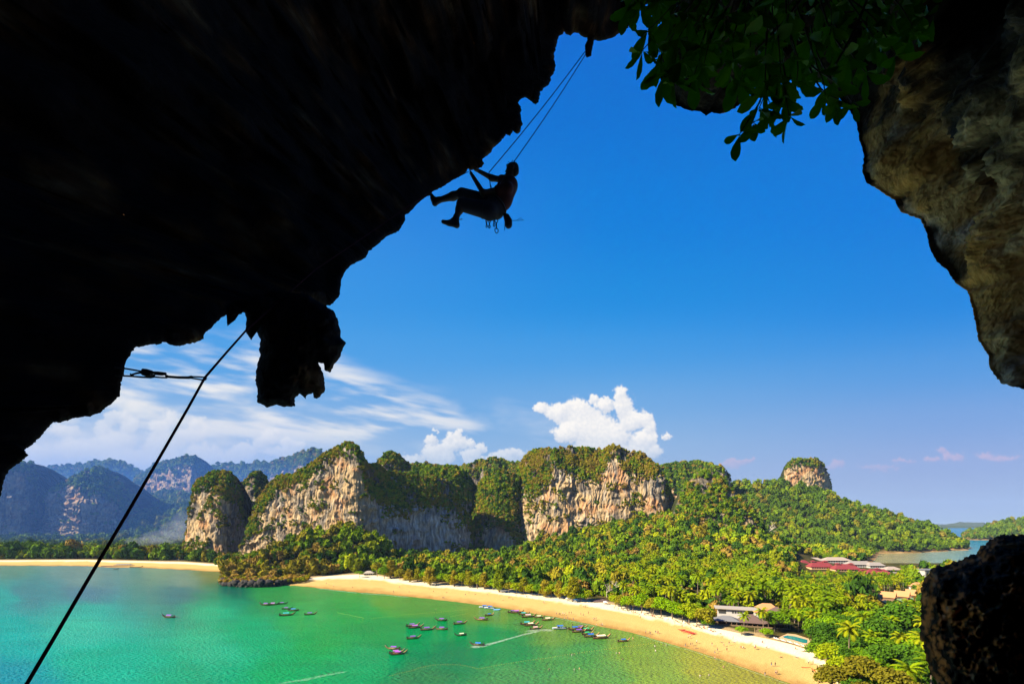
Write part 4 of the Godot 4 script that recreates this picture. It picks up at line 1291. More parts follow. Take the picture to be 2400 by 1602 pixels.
	# olive tree tops close below the ledge
	for q in [[2020, 1528, 176.0, 1.45], [1948, 1568, 180.0, 1.15], [2090, 1556, 158.0, 1.3], [2150, 1590, 150.0, 1.2], [1905, 1606, 178.0, 0.8], [2030, 1590, 160.0, 1.2], [1750, 1606, 178.0, 0.8]]:
		var at := P(q[0], q[1], q[2])
		plant("broadleaf_tree", kinds.broad[int(q[0]) % 5], Vector3(at.x, at.y - 9.5 * q[3], at.z), Vector3.ONE * q[3], q[0], tinted(Color(0.13, 0.12, 0.010)), M.bark, ["tallest olive treetop closest below the ledge, rising behind the others", "olive treetop beside the end of the sand", "olive treetop left of the boulder's foot", "olive treetop touching the boulder's foot", "lowest olive treetop at the very end of the sand", "olive treetop in front of the tallest one below the ledge", "olive treetop alone over the near water"][[2020, 1948, 2090, 2150, 1905, 2030, 1750].find(int(q[0]))], "olive treetops below the ledge")
	# ---- bare trees
	for q in [[1447, 1396, 15.0, "bare pale tree above the beach shack"], [1794, 1312, 34.0, "tall bare tree standing alone at the right foot of the green karst"], [1604, 1282, 16.0, "bare forked tree below the broad cliff"], [1422, 1400, 12.0, "slim bare tree left of the forked bare tree by the beach"]]:
		var d: float = (EYE - 3.0) * F / (q[1] - HY)
		var h := land_h(q[0], q[1], d)
		var o := thing("bare_tree", q[3], "tree", Vector3((q[0] - CX) / F * d, h, -d), q[0])
		part("trunk", bare_kind(int(q[0]), q[2]), M.pale_bark, o)
	# ---- the forest
	var palm_at := []
	var tree_at := []
	var d := 180.0
	r.seed = 99
	while d < 2300.0:
		var s := 8.6 if d < 420 else (8.2 if d < 900 else (9.5 if d < 1300 else 13.0))
		var x := -0.62 * 2.0 * d
		var x1 := 1.14 * d
		x = -1.14 * d
		while x < x1:
			var wx := x + r.randf_range(-0.45, 0.45) * s
			var wd := d + r.randf_range(-0.45, 0.45) * s
			x += s
			var qx := CX + wx / wd * F
			var qy := HY + EYE * F / wd
			if qy > lut(VEG_LINE, qx) - 3.0 * 300.0 / wd - 1.0:
				continue
			if qx > 556 and qx < 1600 and wd > 1000:
				continue
			if qx > 575 and qx < 1105 and wd > curve_fast(qx):
				continue
			if qx < 300 and wd > 1700:
				continue
			var open := cleared(qx, qy)
			if open == 1:
				continue
			if qx > 2050 and wd > 625 and wd < 1050:
				continue
			var h := land_h(qx, qy, wd)
			if h < 2.5:
				continue
			var n := nz.get_noise_2d(wx * 0.012, wd * 0.012)
			var grove := (qx > 1400 and qx < 2210 and wd > 285 and wd < 900 and h < 14)
			var isp := false
			if open == 2:
				isp = false
			elif grove:
				if qx > 2040 and wd > 690:
					continue
				isp = r.randf() < (0.66 if qx > 1480 else 0.38) * sm(-0.35, -0.1, n) * (1.0 if wd > 310 else 0.5)
			elif qx > 150 and qx < 440 and wd > 835 and wd < 1010 and h < 16:
				isp = r.randf() < 0.5
			elif qx > 1840 and wd < 300:
				isp = r.randf() < 0.20
			var e := {"p": Vector3(wx, h - 0.3, -wd), "n": n, "d": wd, "px": qx, "h": h, "low": open == 2}
			if isp:
				palm_at.append(e)
			else:
				tree_at.append(e)
		d += s
	palm_at.sort_custom(func(a, b): return a.d < b.d)
	tree_at.sort_custom(func(a, b): return a.d < b.d)
	rng.seed = 21
	var pm := [[], [], []]
	var pt := [PackedColorArray(), PackedColorArray(), PackedColorArray()]
	var both := []
	for k in 3:
		var mb := MB.new()
		for w in 2:
			var a: Array = (palms[k].trunk if w == 0 else palms[k].crown).surface_get_arrays(0)
			var at := mb.v.size()
			mb.v.append_array(a[Mesh.ARRAY_VERTEX])
			if w == 0:
				for q in a[Mesh.ARRAY_VERTEX].size():
					mb.c.push_back(Color(1.0, 0.62, 6.0))
			else:
				mb.c.append_array(a[Mesh.ARRAY_COLOR])
			for q in a[Mesh.ARRAY_INDEX]:
				mb.ix.push_back(at + q)
		both.append(mb.mesh(false))
	for i in palm_at.size():
		var e: Dictionary = palm_at[i]
		var s := rng.randf_range(1.0, 1.4)
		if e.px > 1830 and e.d > 400:
			s *= 0.68
		elif e.px > 1960 and e.d > 300:
			s *= 0.7
		if i < 296:
			var k := rng.randi() % 5
			var near: bool = e.d < 296
			var where := "in the grove behind the beach restaurant"
			if e.d < 300:
				where = "among the leafy trees right of the pool"
			elif e.px < 1600:
				where = "in the grove left of the beach restaurant"
			elif e.px > 1900:
				where = "in the grove in front of the tan hut roofs"
			var o := thing("coconut_palm", "coconut palm with arching yellow fronds " + where, "palm tree", e.p, rng.randf() * TAU, "coconut palms " + where)
			o.scale = Vector3.ONE * s
			var leaf := tinted(palm_tints[rng.randi() % 3])
			part("trunk", palms[k].trunk, M.bark, o)
			if near:
				for f in palms[k].fronds:
					part("frond", f, leaf, o)
			else:
				part("crown", palms[k].crown, leaf, o)
		else:
			var w := rng.randi() % 3
			pm[w].append(Transform3D(Basis(Vector3.UP, rng.randf() * TAU).scaled(Vector3.ONE * s), e.p))
			pt[w].push_back(palm_tints[rng.randi() % 3] * rng.randf_range(0.85, 1.15))
	for w in 3:
		if pm[w].size():
			many("palm_grove", both[w], M.leafage, pm[w], pt[w], null, "mass of coconut palms filling the flat land behind the beach", "palm grove")
	var tm := [[], [], [], []]
	var tt := [PackedColorArray(), PackedColorArray(), PackedColorArray(), PackedColorArray()]
	var made := 0
	for i in tree_at.size():
		var e: Dictionary = tree_at[i]
		if made < 190 and e.d < 420 and not e.low:
			made += 1
			var k := rng.randi() % 5
			var ti: int = [0, 1, 2, 3, 4, 0, 2][rng.randi() % 7]
			if e.d < 280:
				ti = [0, 2, 3, 3, 5, 2][rng.randi() % 6]
			var s := rng.randf_range(0.95, 1.45) * (0.6 if e.px > 1970 and e.px < 2170 and e.d > 300 else 1.0)
			var where := "right of the pool" if e.px > 1850 else "behind the beach restaurant" if e.px > 1600 else "behind the front row at the middle of the beach"
			plant("broadleaf_tree", broad[k], e.p, Vector3.ONE * s, rng.randf() * TAU, tinted(leaf_tints[ti]), M.bark, "%s leafy tree in the thicket %s" % [words[ti], where], "leafy trees in the thicket " + where)
			continue
		var w := rng.randi() % 3
		var s := lerpf(3.2, 10.0, pow(rng.randf(), 1.9)) * (1.0 if e.d < 900 else 1.12 if e.d < 1300 else 1.5)
		if e.px > 1850 and e.px < 2130 and e.d > 430 and e.d < 640:
			s = minf(s, 3.4)
		if e.low:
			s = rng.randf_range(1.6, 2.6)
		var warm := 0.24
		var n: float = e.n * 1.2 - 0.08
		if e.px < 700:
			if e.px < 440 and e.d < 900:
				s *= 1.5
			if e.px > 500:
				warm = 0.55 if e.h < 30 else 0.3
				s *= 0.75
			else:
				warm = 0.12
				n -= 0.15
		elif e.d > 1000:
			warm = 0.15
			n -= 0.30
		if e.px > 500 and e.px < 790 and e.d < 640:
			warm = 0.9 if e.h < 26 else 0.45
		var b := Basis(Vector3.UP, rng.randf() * TAU).scaled(Vector3(s, s * rng.randf_range(0.95, 1.7), s))
		tm[w].append(Transform3D(b, e.p + Vector3(0, rng.randf_range(0.0, 3.0) if e.d > 500 else 0.5, 0)))
		var gc := green(n, warm)
		if e.d > 950:
			gc = gc.lerp(Color(0.085, 0.135, 0.010), 0.42)
		tt[w].push_back(gc)
	# golden scrub low on the headland
	for k in 420:
		var qx := rng.randf_range(517, 720)
		var qy := lut(VEG_LINE, qx) - rng.randf_range(-1.5, 1.0) - pow(rng.randf(), 1.5) * 16.0
		var wd := (EYE - 3.0) * F / (qy - HY)
		var h := land_h(qx, qy, wd)
		var s := rng.randf_range(1.8, 4.2)
		var w := rng.randi() % 3
		tm[w].append(Transform3D(Basis(Vector3.UP, rng.randf() * TAU).scaled(Vector3(s, s, s)), Vector3((qx - CX) / F * wd, h - 0.4, -wd)))
		tt[w].push_back([Color(0.42, 0.27, 0.04), Color(0.36, 0.28, 0.02), Color(0.25, 0.28, 0.01), Color(0.34, 0.21, 0.07)][rng.randi() % 4] * rng.randf_range(0.7, 1.1))
	var heap := [bush_a, bush_b, bush_c]
	for w in 3:
		many("forest_canopy", heap[w], M.leafage, tm[w], tt[w], null, "mixed green and olive tree crowns covering the hills and slopes", "forest")
	print("palms ", palm_at.size(), " trees ", tree_at.size())

func curve_fast(px: float) -> float:
	return lut([[556, 840], [822, 775], [1050, 850], [1112, 960]], px) + 6.0

# ------------------------------------------------------------------ buildings
func hip(mb: MB, lo: Vector3, hi: Vector3, y0: float, y1: float, ridge := 0.5) -> void:
	# hip roof over the rectangle lo..hi, its ridge along x (ridge: share of the depth taken off each end)
	var zc := (lo.z + hi.z) * 0.5
	var k := (hi.z - lo.z) * ridge
	var a := Vector3(lo.x, y0, lo.z)
	var b := Vector3(hi.x, y0, lo.z)
	var c := Vector3(hi.x, y0, hi.z)
	var d := Vector3(lo.x, y0, hi.z)
	var e := Vector3(minf(lo.x + k, (lo.x + hi.x) * 0.5 - 0.01), y1, zc)
	var f := Vector3(maxf(hi.x - k, (lo.x + hi.x) * 0.5 + 0.01), y1, zc)
	mb.quad(d, c, f, e)
	mb.quad(b, a, e, f)
	mb.tri(a, d, e)
	mb.tri(c, b, f)
	var t := Vector3(0, -0.22, 0)
	mb.quad(a + t, b + t, c + t, d + t)
	for q in [[a, b], [b, c], [c, d], [d, a]]:
		mb.quad(q[0], q[1], q[1] + t, q[0] + t)

func gable(mb: MB, lo: Vector3, hi: Vector3, y0: float, y1: float, over := 0.5) -> void:
	# ridge runs along z, its front gable faces +z and leans out a little
	var xc := (lo.x + hi.x) * 0.5
	var e := Vector3(xc, y1, hi.z + over)
	var f := Vector3(xc, y1, lo.z - over)
	mb.quad(Vector3(lo.x, y0, hi.z), e, f, Vector3(lo.x, y0, lo.z))
	mb.quad(e, Vector3(hi.x, y0, hi.z), Vector3(hi.x, y0, lo.z), f)
	var t := Vector3(0, -0.2, 0)
	mb.quad(Vector3(lo.x, y0, hi.z) + t, e + t, f + t, Vector3(lo.x, y0, lo.z) + t)
	mb.quad(e + t, Vector3(hi.x, y0, hi.z) + t, Vector3(hi.x, y0, lo.z) + t, f + t)
	mb.quad(Vector3(lo.x, y0, hi.z), e, e + t, Vector3(lo.x, y0, hi.z) + t)
	mb.quad(e, Vector3(hi.x, y0, hi.z), Vector3(hi.x, y0, hi.z) + t, e + t)

func block(called: String, label: String, category: String, px: float, py: float, d: float, w: float, l: float, eave: float, ridge: float, roof: Material, wall: Material, turn := 0.0, group := "", o := {}) -> Node3D:
	# px, py: where the middle of the roof's ridge shows at distance d
	var top := P(px, py, d)
	var g: float = o.get("ground", 2.6)
	var b := thing(o.get("name", "hotel_block"), label, category, Vector3(top.x, g, top.z), turn, group)
	var rt := top.y - g
	var ev := rt - ridge
	var mb := MB.new()
	var ov: float = o.get("over", 1.2)
	hip(mb, Vector3(-w / 2, 0, -l / 2), Vector3(w / 2, 0, l / 2), ev, rt, o.get("hip", 0.5))
	var rf := part("roof", mb.mesh(), roof, b)
	for cx in o.get("cupolas", []):
		var cm := MB.new()
		hip(cm, Vector3(cx - 3.4, 0, -2.0), Vector3(cx + 3.4, 0, 2.6), rt + 0.1, rt + 1.7, 0.7)
		part("cupola_roof", cm.mesh(), roof, rf)
		cm = MB.new()
		cm.box(Vector3(cx - 2.0, rt - 1.4, -1.2), Vector3(cx + 2.0, rt + 0.15, 1.7))
		part("cupola", cm.mesh(), M.tan_wall, rf)
	mb = MB.new()
	mb.box(Vector3(-w / 2 + ov, -1, -l / 2 + ov), Vector3(w / 2 - ov, ev - 0.1, l / 2 - ov))
	part("wall", mb.mesh(), wall, b)
	var n: int = o.get("windows", 0)
	for k in n:
		for fl in int(o.get("floors", 2)):
			var x := lerpf(-w / 2 + ov + 0.7, w / 2 - ov - 0.7, (k + 0.5) / n)
			var wm := MB.new()
			var hw := (w - 2 * ov) / n * 0.34
			var y := ev - 2.6 - fl * 3.1
			wm.box(Vector3(x - hw, y, l / 2 - ov - 0.05), Vector3(x + hw, y + 2.0, l / 2 - ov + 0.06))
			part("window", wm.mesh(), M.dark_glass, b)
	if o.get("balcony", false):
		for fl in 2:
			mb = MB.new()
			var y := ev - 3.1 - fl * 3.1
			mb.box(Vector3(-w / 2 + ov, y - 0.15, l / 2 - ov + 0.08), Vector3(w / 2 - ov, y + 0.75, l / 2 - 0.1))
			part("balcony", mb.mesh(), wall, b)
	return b

func make_buildings() -> void:
	mk("red_roof", Color(0.17, 0.020, 0.026), 0.85)
	mk("grey_roof", Color(0.22, 0.20, 0.19), 0.9)
	mk("thatch", Color(0.28, 0.23, 0.20), 0.95)
	mk("tan_roof", Color(0.40, 0.20, 0.085), 0.9)
	mk("dark_roof", Color(0.10, 0.062, 0.055), 0.9)
	mk("slate_roof", Color(0.13, 0.135, 0.15), 0.8)
	mk("white_wall", Color(0.36, 0.35, 0.34), 0.85)
	mk("tan_wall", Color(0.52, 0.33, 0.18), 0.85)
	mk("wood", Color(0.17, 0.10, 0.06), 0.85)
	mk("pale_wood", Color(0.42, 0.31, 0.19), 0.85)
	mk("dark_glass", Color(0.03, 0.035, 0.04), 0.15)
	mk("concrete", Color(0.31, 0.28, 0.24), 0.9)
	mk("green_roof", Color(0.20, 0.34, 0.13), 0.8)
	mk("pool_water", Color(0.01, 0.20, 0.23), 0.1)
	mk("kayak_red", Color(0.50, 0.015, 0.02), 0.4)
	mk("kayak_orange", Color(0.62, 0.09, 0.02), 0.4)
	mk("white_paint", Color(0.80, 0.80, 0.80), 0.4)
	mk("cloth_white", Color(0.75, 0.73, 0.70), 0.9)
	mk("cloth_red", Color(0.5, 0.06, 0.04), 0.9)
	mk("cloth_blue", Color(0.03, 0.16, 0.45), 0.8)
	var hotel := "red roofed hotel blocks among the palms"
	block("hotel_block", "small red roofed hotel block at the far left end of the hotel row", "hotel", 1884, 1312, 690, 17, 12, 5, 5.6, M.red_roof, M.tan_wall, 0.10, hotel, {"windows": 4, "cupolas": [], "balcony": true})
	block("hotel_block", "second red roofed hotel block from the left with two small roof turrets", "hotel", 1922, 1315, 655, 32, 15, 5, 7.2, M.red_roof, M.tan_wall, -0.08, hotel, {"windows": 9, "cupolas": [-9.5, 6.5], "balcony": true})
	block("hotel_block", "third red roofed hotel block in the middle of the row with two roof turrets", "hotel", 1981, 1321, 640, 34, 15, 5, 6.6, M.red_roof, M.tan_wall, -0.10, hotel, {"windows": 9, "cupolas": [-10, 7.5], "balcony": true})
	block("hotel_block", "low red roofed hotel block in front between the two largest", "hotel", 2022, 1335, 610, 20, 13, 5, 5.6, M.red_roof, M.white_wall, -0.1, hotel, {"windows": 5, "cupolas": [1.5], "balcony": true})
	block("hotel_block", "nearest and rightmost red roofed hotel block with one roof turret", "hotel", 2056, 1333, 590, 33, 16, 5, 7.2, M.red_roof, M.white_wall, -0.12, hotel, {"windows": 8, "cupolas": [0.0], "balcony": true})
	var grey := "grey roofed hotel blocks behind the red ones"
	block("hotel_block", "pale grey roofed hotel block behind the small red one at the left", "hotel", 1908, 1306, 740, 27, 15, 5, 4.4, M.thatch, M.white_wall, -0.06, grey, {"windows": 7, "hip": 0.55})
	block("hotel_block", "long pale grey roofed hotel block, farthest of the hotel blocks", "hotel", 1958, 1305, 745, 42, 17, 5, 4.8, M.thatch, M.white_wall, -0.06, grey, {"windows": 10, "hip": 0.55})
	block("hotel_block", "dark grey roofed hotel block with white gables behind the third red one", "hotel", 2012, 1314, 690, 34, 16, 5, 4.8, M.grey_roof, M.white_wall, -0.1, grey, {"windows": 9, "hip": 0.3})
	block("hotel_block", "grey roofed hotel block with a pale tower behind the rightmost red one", "hotel", 2050, 1317, 680, 22, 15, 5, 4.4, M.grey_roof, M.white_wall, -0.1, grey, {"windows": 6, "hip": 0.3})
	block("hotel_block", "low wide grey roofed pavilion right of the red roofs", "hotel", 2089, 1327, 615, 22, 15, 5, 3.8, M.thatch, M.white_wall, -0.05, grey, {"windows": 5, "floors": 1})
	# white building by the boulder
	var b := thing("flat_roofed_building", "white flat roofed building seen just left of the big boulder", "building", Vector3(P(2176, 1340, 525).x, 2.6, -525))
	var mb := MB.new()
	mb.box(Vector3(-9, -1, -6), Vector3(9, 13.4, 6))
	part("wall", mb.mesh(), M.white_wall, b)
	mb = MB.new()
	mb.box(Vector3(-10, 13.45, -7), Vector3(10, 14.3, 7.5))
	part("roof", mb.mesh(), M.slate_roof, b)
	for k in 4:
		for fl in 2:
			mb = MB.new()
			mb.box(Vector3(-7.6 + k * 4.2, 2.5 + fl * 5.6, 5.95), Vector3(-4.8 + k * 4.2, 5.4 + fl * 5.6, 6.08))
			part("window", mb.mesh(), M.dark_glass, b)
	# four tan gabled villas
	var vx := [2050, 2083, 2115, 2142]
	var vy := [1391, 1386, 1384, 1381]
	var vd := [392.0, 398.0, 400.0, 404.0]
	var said := ["leftmost of the four tan gabled villas", "second from left of the four tan gabled villas", "third from left of the four tan gabled villas", "rightmost of the four tan gabled villas, next to the boulder"]
	for k in 4:
		var top := P(vx[k], vy[k], vd[k])
		var o := thing("villa", said[k], "villa", Vector3(top.x, 2.6, top.z), 0.75, "tan gabled villas")
		var rt: float = top.y - 2.6
		mb = MB.new()
		gable(mb, Vector3(-4.7, 0, -5), Vector3(4.7, 0, 5), rt - 4.4, rt)
		part("roof", mb.mesh(), M.tan_roof, o)
		mb = MB.new()
		mb.box(Vector3(-3.6, -1, -4.4), Vector3(3.6, rt - 3.9, 4.4))
		mb.tri(Vector3(-3.6, rt - 3.9, 4.4), Vector3(0, rt - 0.5, 4.4), Vector3(3.6, rt - 3.9, 4.4))
		part("wall", mb.mesh(), M.wood, o)
		mb = MB.new()
		mb.box(Vector3(-2.2, 0.6, 4.35), Vector3(2.2, rt - 4.6, 4.48))
		part("window", mb.mesh(), M.dark_glass, o)
		mb = MB.new()
		mb.quad(Vector3(-6.5, rt - 5.0, 6.0), Vector3(6.5, rt - 5.0, 6.0), Vector3(6.5, rt - 6.6, 11), Vector3(-6.5, rt - 6.6, 11))
		mb.quad(Vector3(-6.5, rt - 5.15, 6.0), Vector3(6.5, rt - 5.15, 6.0), Vector3(6.5, rt - 6.75, 11), Vector3(-6.5, rt - 6.75, 11))
		part("awning", mb.mesh(), M.green_roof, o)
	# huts among the trees
	block("thatched_hall", "long pale thatched roof among the palms above the olive trees", "hall", 1604, 1378, 432, 21, 11, 4, 4.4, M.thatch, M.wood, -0.15, "", {"name": "thatched_hall", "windows": 5, "floors": 1})
	block("hut", "tan roofed hut half hidden behind the olive trees by the beach", "hut", 1620, 1401, 384, 9, 8, 4, 3.4, M.tan_roof, M.wood, -0.1, "", {"name": "hut", "windows": 2, "floors": 1})
	block("house", "large tan hip roof behind the beach restaurant", "house", 1797, 1413, 332, 19, 15, 4, 5.4, M.tan_roof, M.white_wall, -0.25, "", {"name": "house", "windows": 4, "floors": 1, "hip": 0.45})
	block("hut", "dark tiled roof right of the large tan roof behind the restaurant", "hut", 1820, 1421, 322, 11, 10, 4, 4.0, M.dark_roof, M.white_wall, -0.4, "", {"name": "hut", "windows": 2, "floors": 1})
	block("hut", "small dark roofed hut among the palms left of the thatched hall", "hut", 1556, 1392, 410, 9, 8, 4, 3.2, M.dark_roof, M.wood, 0.3, "", {"name": "hut", "windows": 2, "floors": 1})
	block("hut", "small dark gabled roof right of the thatched hall", "hut", 1654, 1394, 405, 8, 7, 4, 3.2, M.dark_roof, M.wood, -0.5, "", {"name": "hut", "windows": 2, "floors": 1})
	block("hut", "tan roof half hidden in the trees behind the dome shaped tree", "hut", 1874, 1398, 385, 12, 9, 4, 3.6, M.tan_roof, M.white_wall, -0.3, "", {"name": "hut", "windows": 3, "floors": 1})
	block("hut", "tan roof at the edge of the boulder above the villas", "hut", 2150, 1364, 440, 12, 9, 4, 3.6, M.tan_roof, M.white_wall, -0.2, "", {"name": "hut", "windows": 3, "floors": 1})
	block("hut", "tiny hut with a red roof near the tall bare tree", "hut", 1813, 1298, 800, 8, 7, 4, 3.0, M.red_roof, M.white_wall, 0.1, "", {"name": "hut", "windows": 2, "floors": 1, "ground": 4.0})
	block("shelter", "low brown roofed shelter on the far beach beside the pale pinnacle", "shelter", 416, 1309, 822, 24, 9, 2.5, 2.4, M.thatch, M.wood, 0.0, "", {"name": "shelter", "windows": 5, "floors": 1})
	block("house", "white house among the trees at the far end of the beach", "house", 864, 1337, 592, 14, 10, 3, 2.6, M.concrete, M.white_wall, 0.15, "", {"name": "house", "windows": 4, "floors": 2, "ground": 1.8})
	block("shack", "brown roofed beach shack at the middle of the beach", "shack", 1406, 1403, 396, 14, 9, 2.6, 1.6, M.dark_roof, M.wood, 0.12, "", {"name": "shack", "windows": 4, "floors": 1, "ground": 2.2})
	# the beach restaurant
	b = thing("restaurant", "beach restaurant with brown and slate roofs below a white flat roofed upper floor", "restaurant", Vector3(P(1752, 1470, 303).x, 2.6, -303), -0.34)
	mb = MB.new()
	hip(mb, Vector3(-20, 0, -4.5), Vector3(-5.0, 0, 6.5), 3.6, 6.2, 0.5)
	part("roof", mb.mesh(), M.slate_roof, b).set_meta("label", "slate grey verandah roof")
	mb = MB.new()
	hip(mb, Vector3(-5.4, 0, -6), Vector3(9.5, 0, 7), 3.5, 8.0, 0.5)
	part("roof", mb.mesh(), M.dark_roof, b).set_meta("label", "brown hip roof in the middle")
	mb = MB.new()
	hip(mb, Vector3(8.0, 0, -8), Vector3(24, 0, 6), 3.7, 8.6, 0.5)
	part("roof", mb.mesh(), M.dark_roof, b).set_meta("label", "brown hip roof at the right")
	mb = MB.new()
	mb.box(Vector3(-17, 3.0, -12), Vector3(-1, 9.6, -4.6))
	part("wall", mb.mesh(), M.white_wall, b).set_meta("label", "white upper floor")
	mb = MB.new()
	mb.box(Vector3(-19, 9.62, -14), Vector3(9, 10.1, -2.8))
	part("flat_roof", mb.mesh(), M.concrete, b)
	for k in 4:
		mb = MB.new()
		mb.box(Vector3(-8.6 + k * 1.6, 6.9, -4.62), Vector3(-7.5 + k * 1.6, 8.4, -4.5))
		part("window", mb.mesh(), M.dark_glass, b)
	mb = MB.new()
	mb.box(Vector3(-16.6, 6.4, -4.62), Vector3(-12.2, 9.0, -4.5))
	part("window", mb.mesh(), M.dark_glass, b)
	mb = MB.new()
	mb.box(Vector3(-19, -0.8, -4), Vector3(23, 0.4, 6.2))
	part("deck", mb.mesh(), M.pale_wood, b)
	mb = MB.new()
	mb.box(Vector3(-18, 0.42, -6), Vector3(22, 3.5, -3.5))
	part("back_wall", mb.mesh(), M.wood, b)
	for k in 15:
		mb = MB.new()
		mb.box(Vector3(-19 + k * 3.0, -1.2, 5.9), Vector3(-18.75 + k * 3.0, 3.5, 6.15))
		part("post", mb.mesh(), M.wood, b)
	mb = MB.new()
	mb.box(Vector3(-19, 1.25, 6.0), Vector3(23, 1.4, 6.1))
	mb.box(Vector3(-19, 0.75, 6.0), Vector3(23, 0.87, 6.1))
	part("railing", mb.mesh(), M.pale_wood, b)
	# pool with its terrace
	mb = MB.new()
	var edge := [[1826, 1493], [1846, 1484], [1866, 1486], [1902, 1498], [1902, 1514], [1880, 1516], [1856, 1506], [1836, 1500]]
	var ring := [[1834, 1491], [1846, 1488.2], [1862, 1490.2], [1893, 1498.6], [1892, 1506.4], [1882, 1505.8], [1864, 1500], [1839, 1494.2]]
	for w in 2:
		var rr: Array = ring if w else edge
		mb = MB.new()
		for k in range(1, rr.size() - 1):
			mb.tri(G(rr[0][0], rr[0][1], 3.40 + w * 0.07), G(rr[k][0], rr[k][1], 3.40 + w * 0.07), G(rr[k + 1][0], rr[k + 1][1], 3.40 + w * 0.07))
		single(["terrace", "pool_water"][w], mb.mesh(), [M.tan_wall, M.pool_water][w], ["pale terrace round the pool", "turquoise swimming pool behind the beach"][w], "", "", "structure")
	var lounger := MB.new()
	lounger.box(Vector3(-0.32, 0.26, -0.55), Vector3(0.32, 0.36, 1.05))
	lounger.quad(Vector3(-0.32, 0.36, -0.55), Vector3(0.32, 0.36, -0.55), Vector3(0.32, 0.85, -1.1), Vector3(-0.32, 0.85, -1.1))
	lounger.quad(Vector3(-0.32, 0.28, -0.5), Vector3(0.32, 0.28, -0.5), Vector3(0.32, 0.78, -1.15), Vector3(-0.32, 0.78, -1.15))
	for q in [[-0.3, -0.5], [0.3, -0.5], [-0.3, 1.0], [0.3, 1.0]]:
		lounger.box(Vector3(q[0] - 0.03, 0, q[1] - 0.03), Vector3(q[0] + 0.03, 0.27, q[1] + 0.03))
	var lm := lounger.mesh()
	for k in 15:
		var f := k / 14.0
		single("sun_lounger", lm, [M.cloth_white, M.cloth_white, M.pale_wood][k % 3], "sun lounger in the row between the pool and the beach", "sun lounger", "sun loungers by the pool", "", G(lerpf(1818, 1893, f), lerpf(1496.5, 1516.5, f), 3.42)).rotation.y = 0.3
	rng.seed = 3
	for k in 34:
		var px := lerpf(1455, 1680, (k + rng.randf()) / 34.0)
		var o := single("sun_lounger", lm, [M.cloth_white, M.wood, M.cloth_red, M.wood, M.pale_wood][rng.randi() % 5], "sun lounger in the shade under the trees left of the restaurant", "sun lounger", "sun loungers under the beach trees", "", G(px, lut(VEG_LINE, px) + rng.randf_range(0.5, 3.5), 2.75))
		o.rotation.y = rng.randf_range(-0.5, 0.5)
	# palisade of bare poles by the restaurant
	b = thing("pole_fence", "fence of bare upright poles right of the restaurant", "fence", G(1783, 1490, 2.6), -0.34)
	for k in 16:
		mb = MB.new()
		mb.tube(limb(Vector3(k * 0.42 - 3.2, -0.5, 0), Vector3(k * 0.42 - 3.2 + rng.randf_range(-0.2, 0.2), 3.4 + rng.randf() * 1.6, 0), Vector3.ZERO, 1), 0.07, 0.05, 5)
		part("pole", mb.mesh(true), M.pale_wood, b)
	# kiosks on the sand
	for q in [[1331, 1408, 0], [1348, 1411, 1], [1419, 1417, 0]]:
		b = thing("kiosk", ["small white beach kiosk with a pale roof, leftmost of three", "blue roofed beach kiosk left of the brown shack", "white kiosk by the orange kayaks in front of the shack"][[1331, 1348, 1419].find(q[0])], "kiosk", G(q[0], q[1], 2.4))
		mb = MB.new()
		mb.box(Vector3(-1.2, 0, -1), Vector3(1.2, 1.1, 1))
		part("counter", mb.mesh(), M.white_wall, b)
		for s in [[-1.15, -0.95], [1.15, -0.95], [-1.15, 0.95], [1.15, 0.95]]:
			mb = MB.new()
			mb.box(Vector3(s[0] - 0.05, 1.1, s[1] - 0.05), Vector3(s[0] + 0.05, 2.4, s[1] + 0.05))
			part("post", mb.mesh(), M.wood, b)
		mb = MB.new()
		hip(mb, Vector3(-1.7, 0, -1.5), Vector3(1.7, 0, 1.5), 2.4, 3.1)
		part("roof", mb.mesh(), [M.cloth_white, M.cloth_blue][q[2]], b)
	# small huts by the mud flat
	for q in [[2108, 1279, 1120.0], [2140, 1281, 1150.0], [2236, 1273, 1450.0]]:
		block("hut", ["small hut at the left end of the mud flat below the green hill", "small hut at the right end of the mud flat below the green hill", "hut on the sand spit of the far cove"][[2108, 2140, 2236].find(q[0])], "hut", q[0], q[1], q[2], 14, 9, 3, 2.2, M.thatch, M.wood, 0.0, "", {"name": "hut", "windows": 3, "floors": 1, "ground": 0.5})

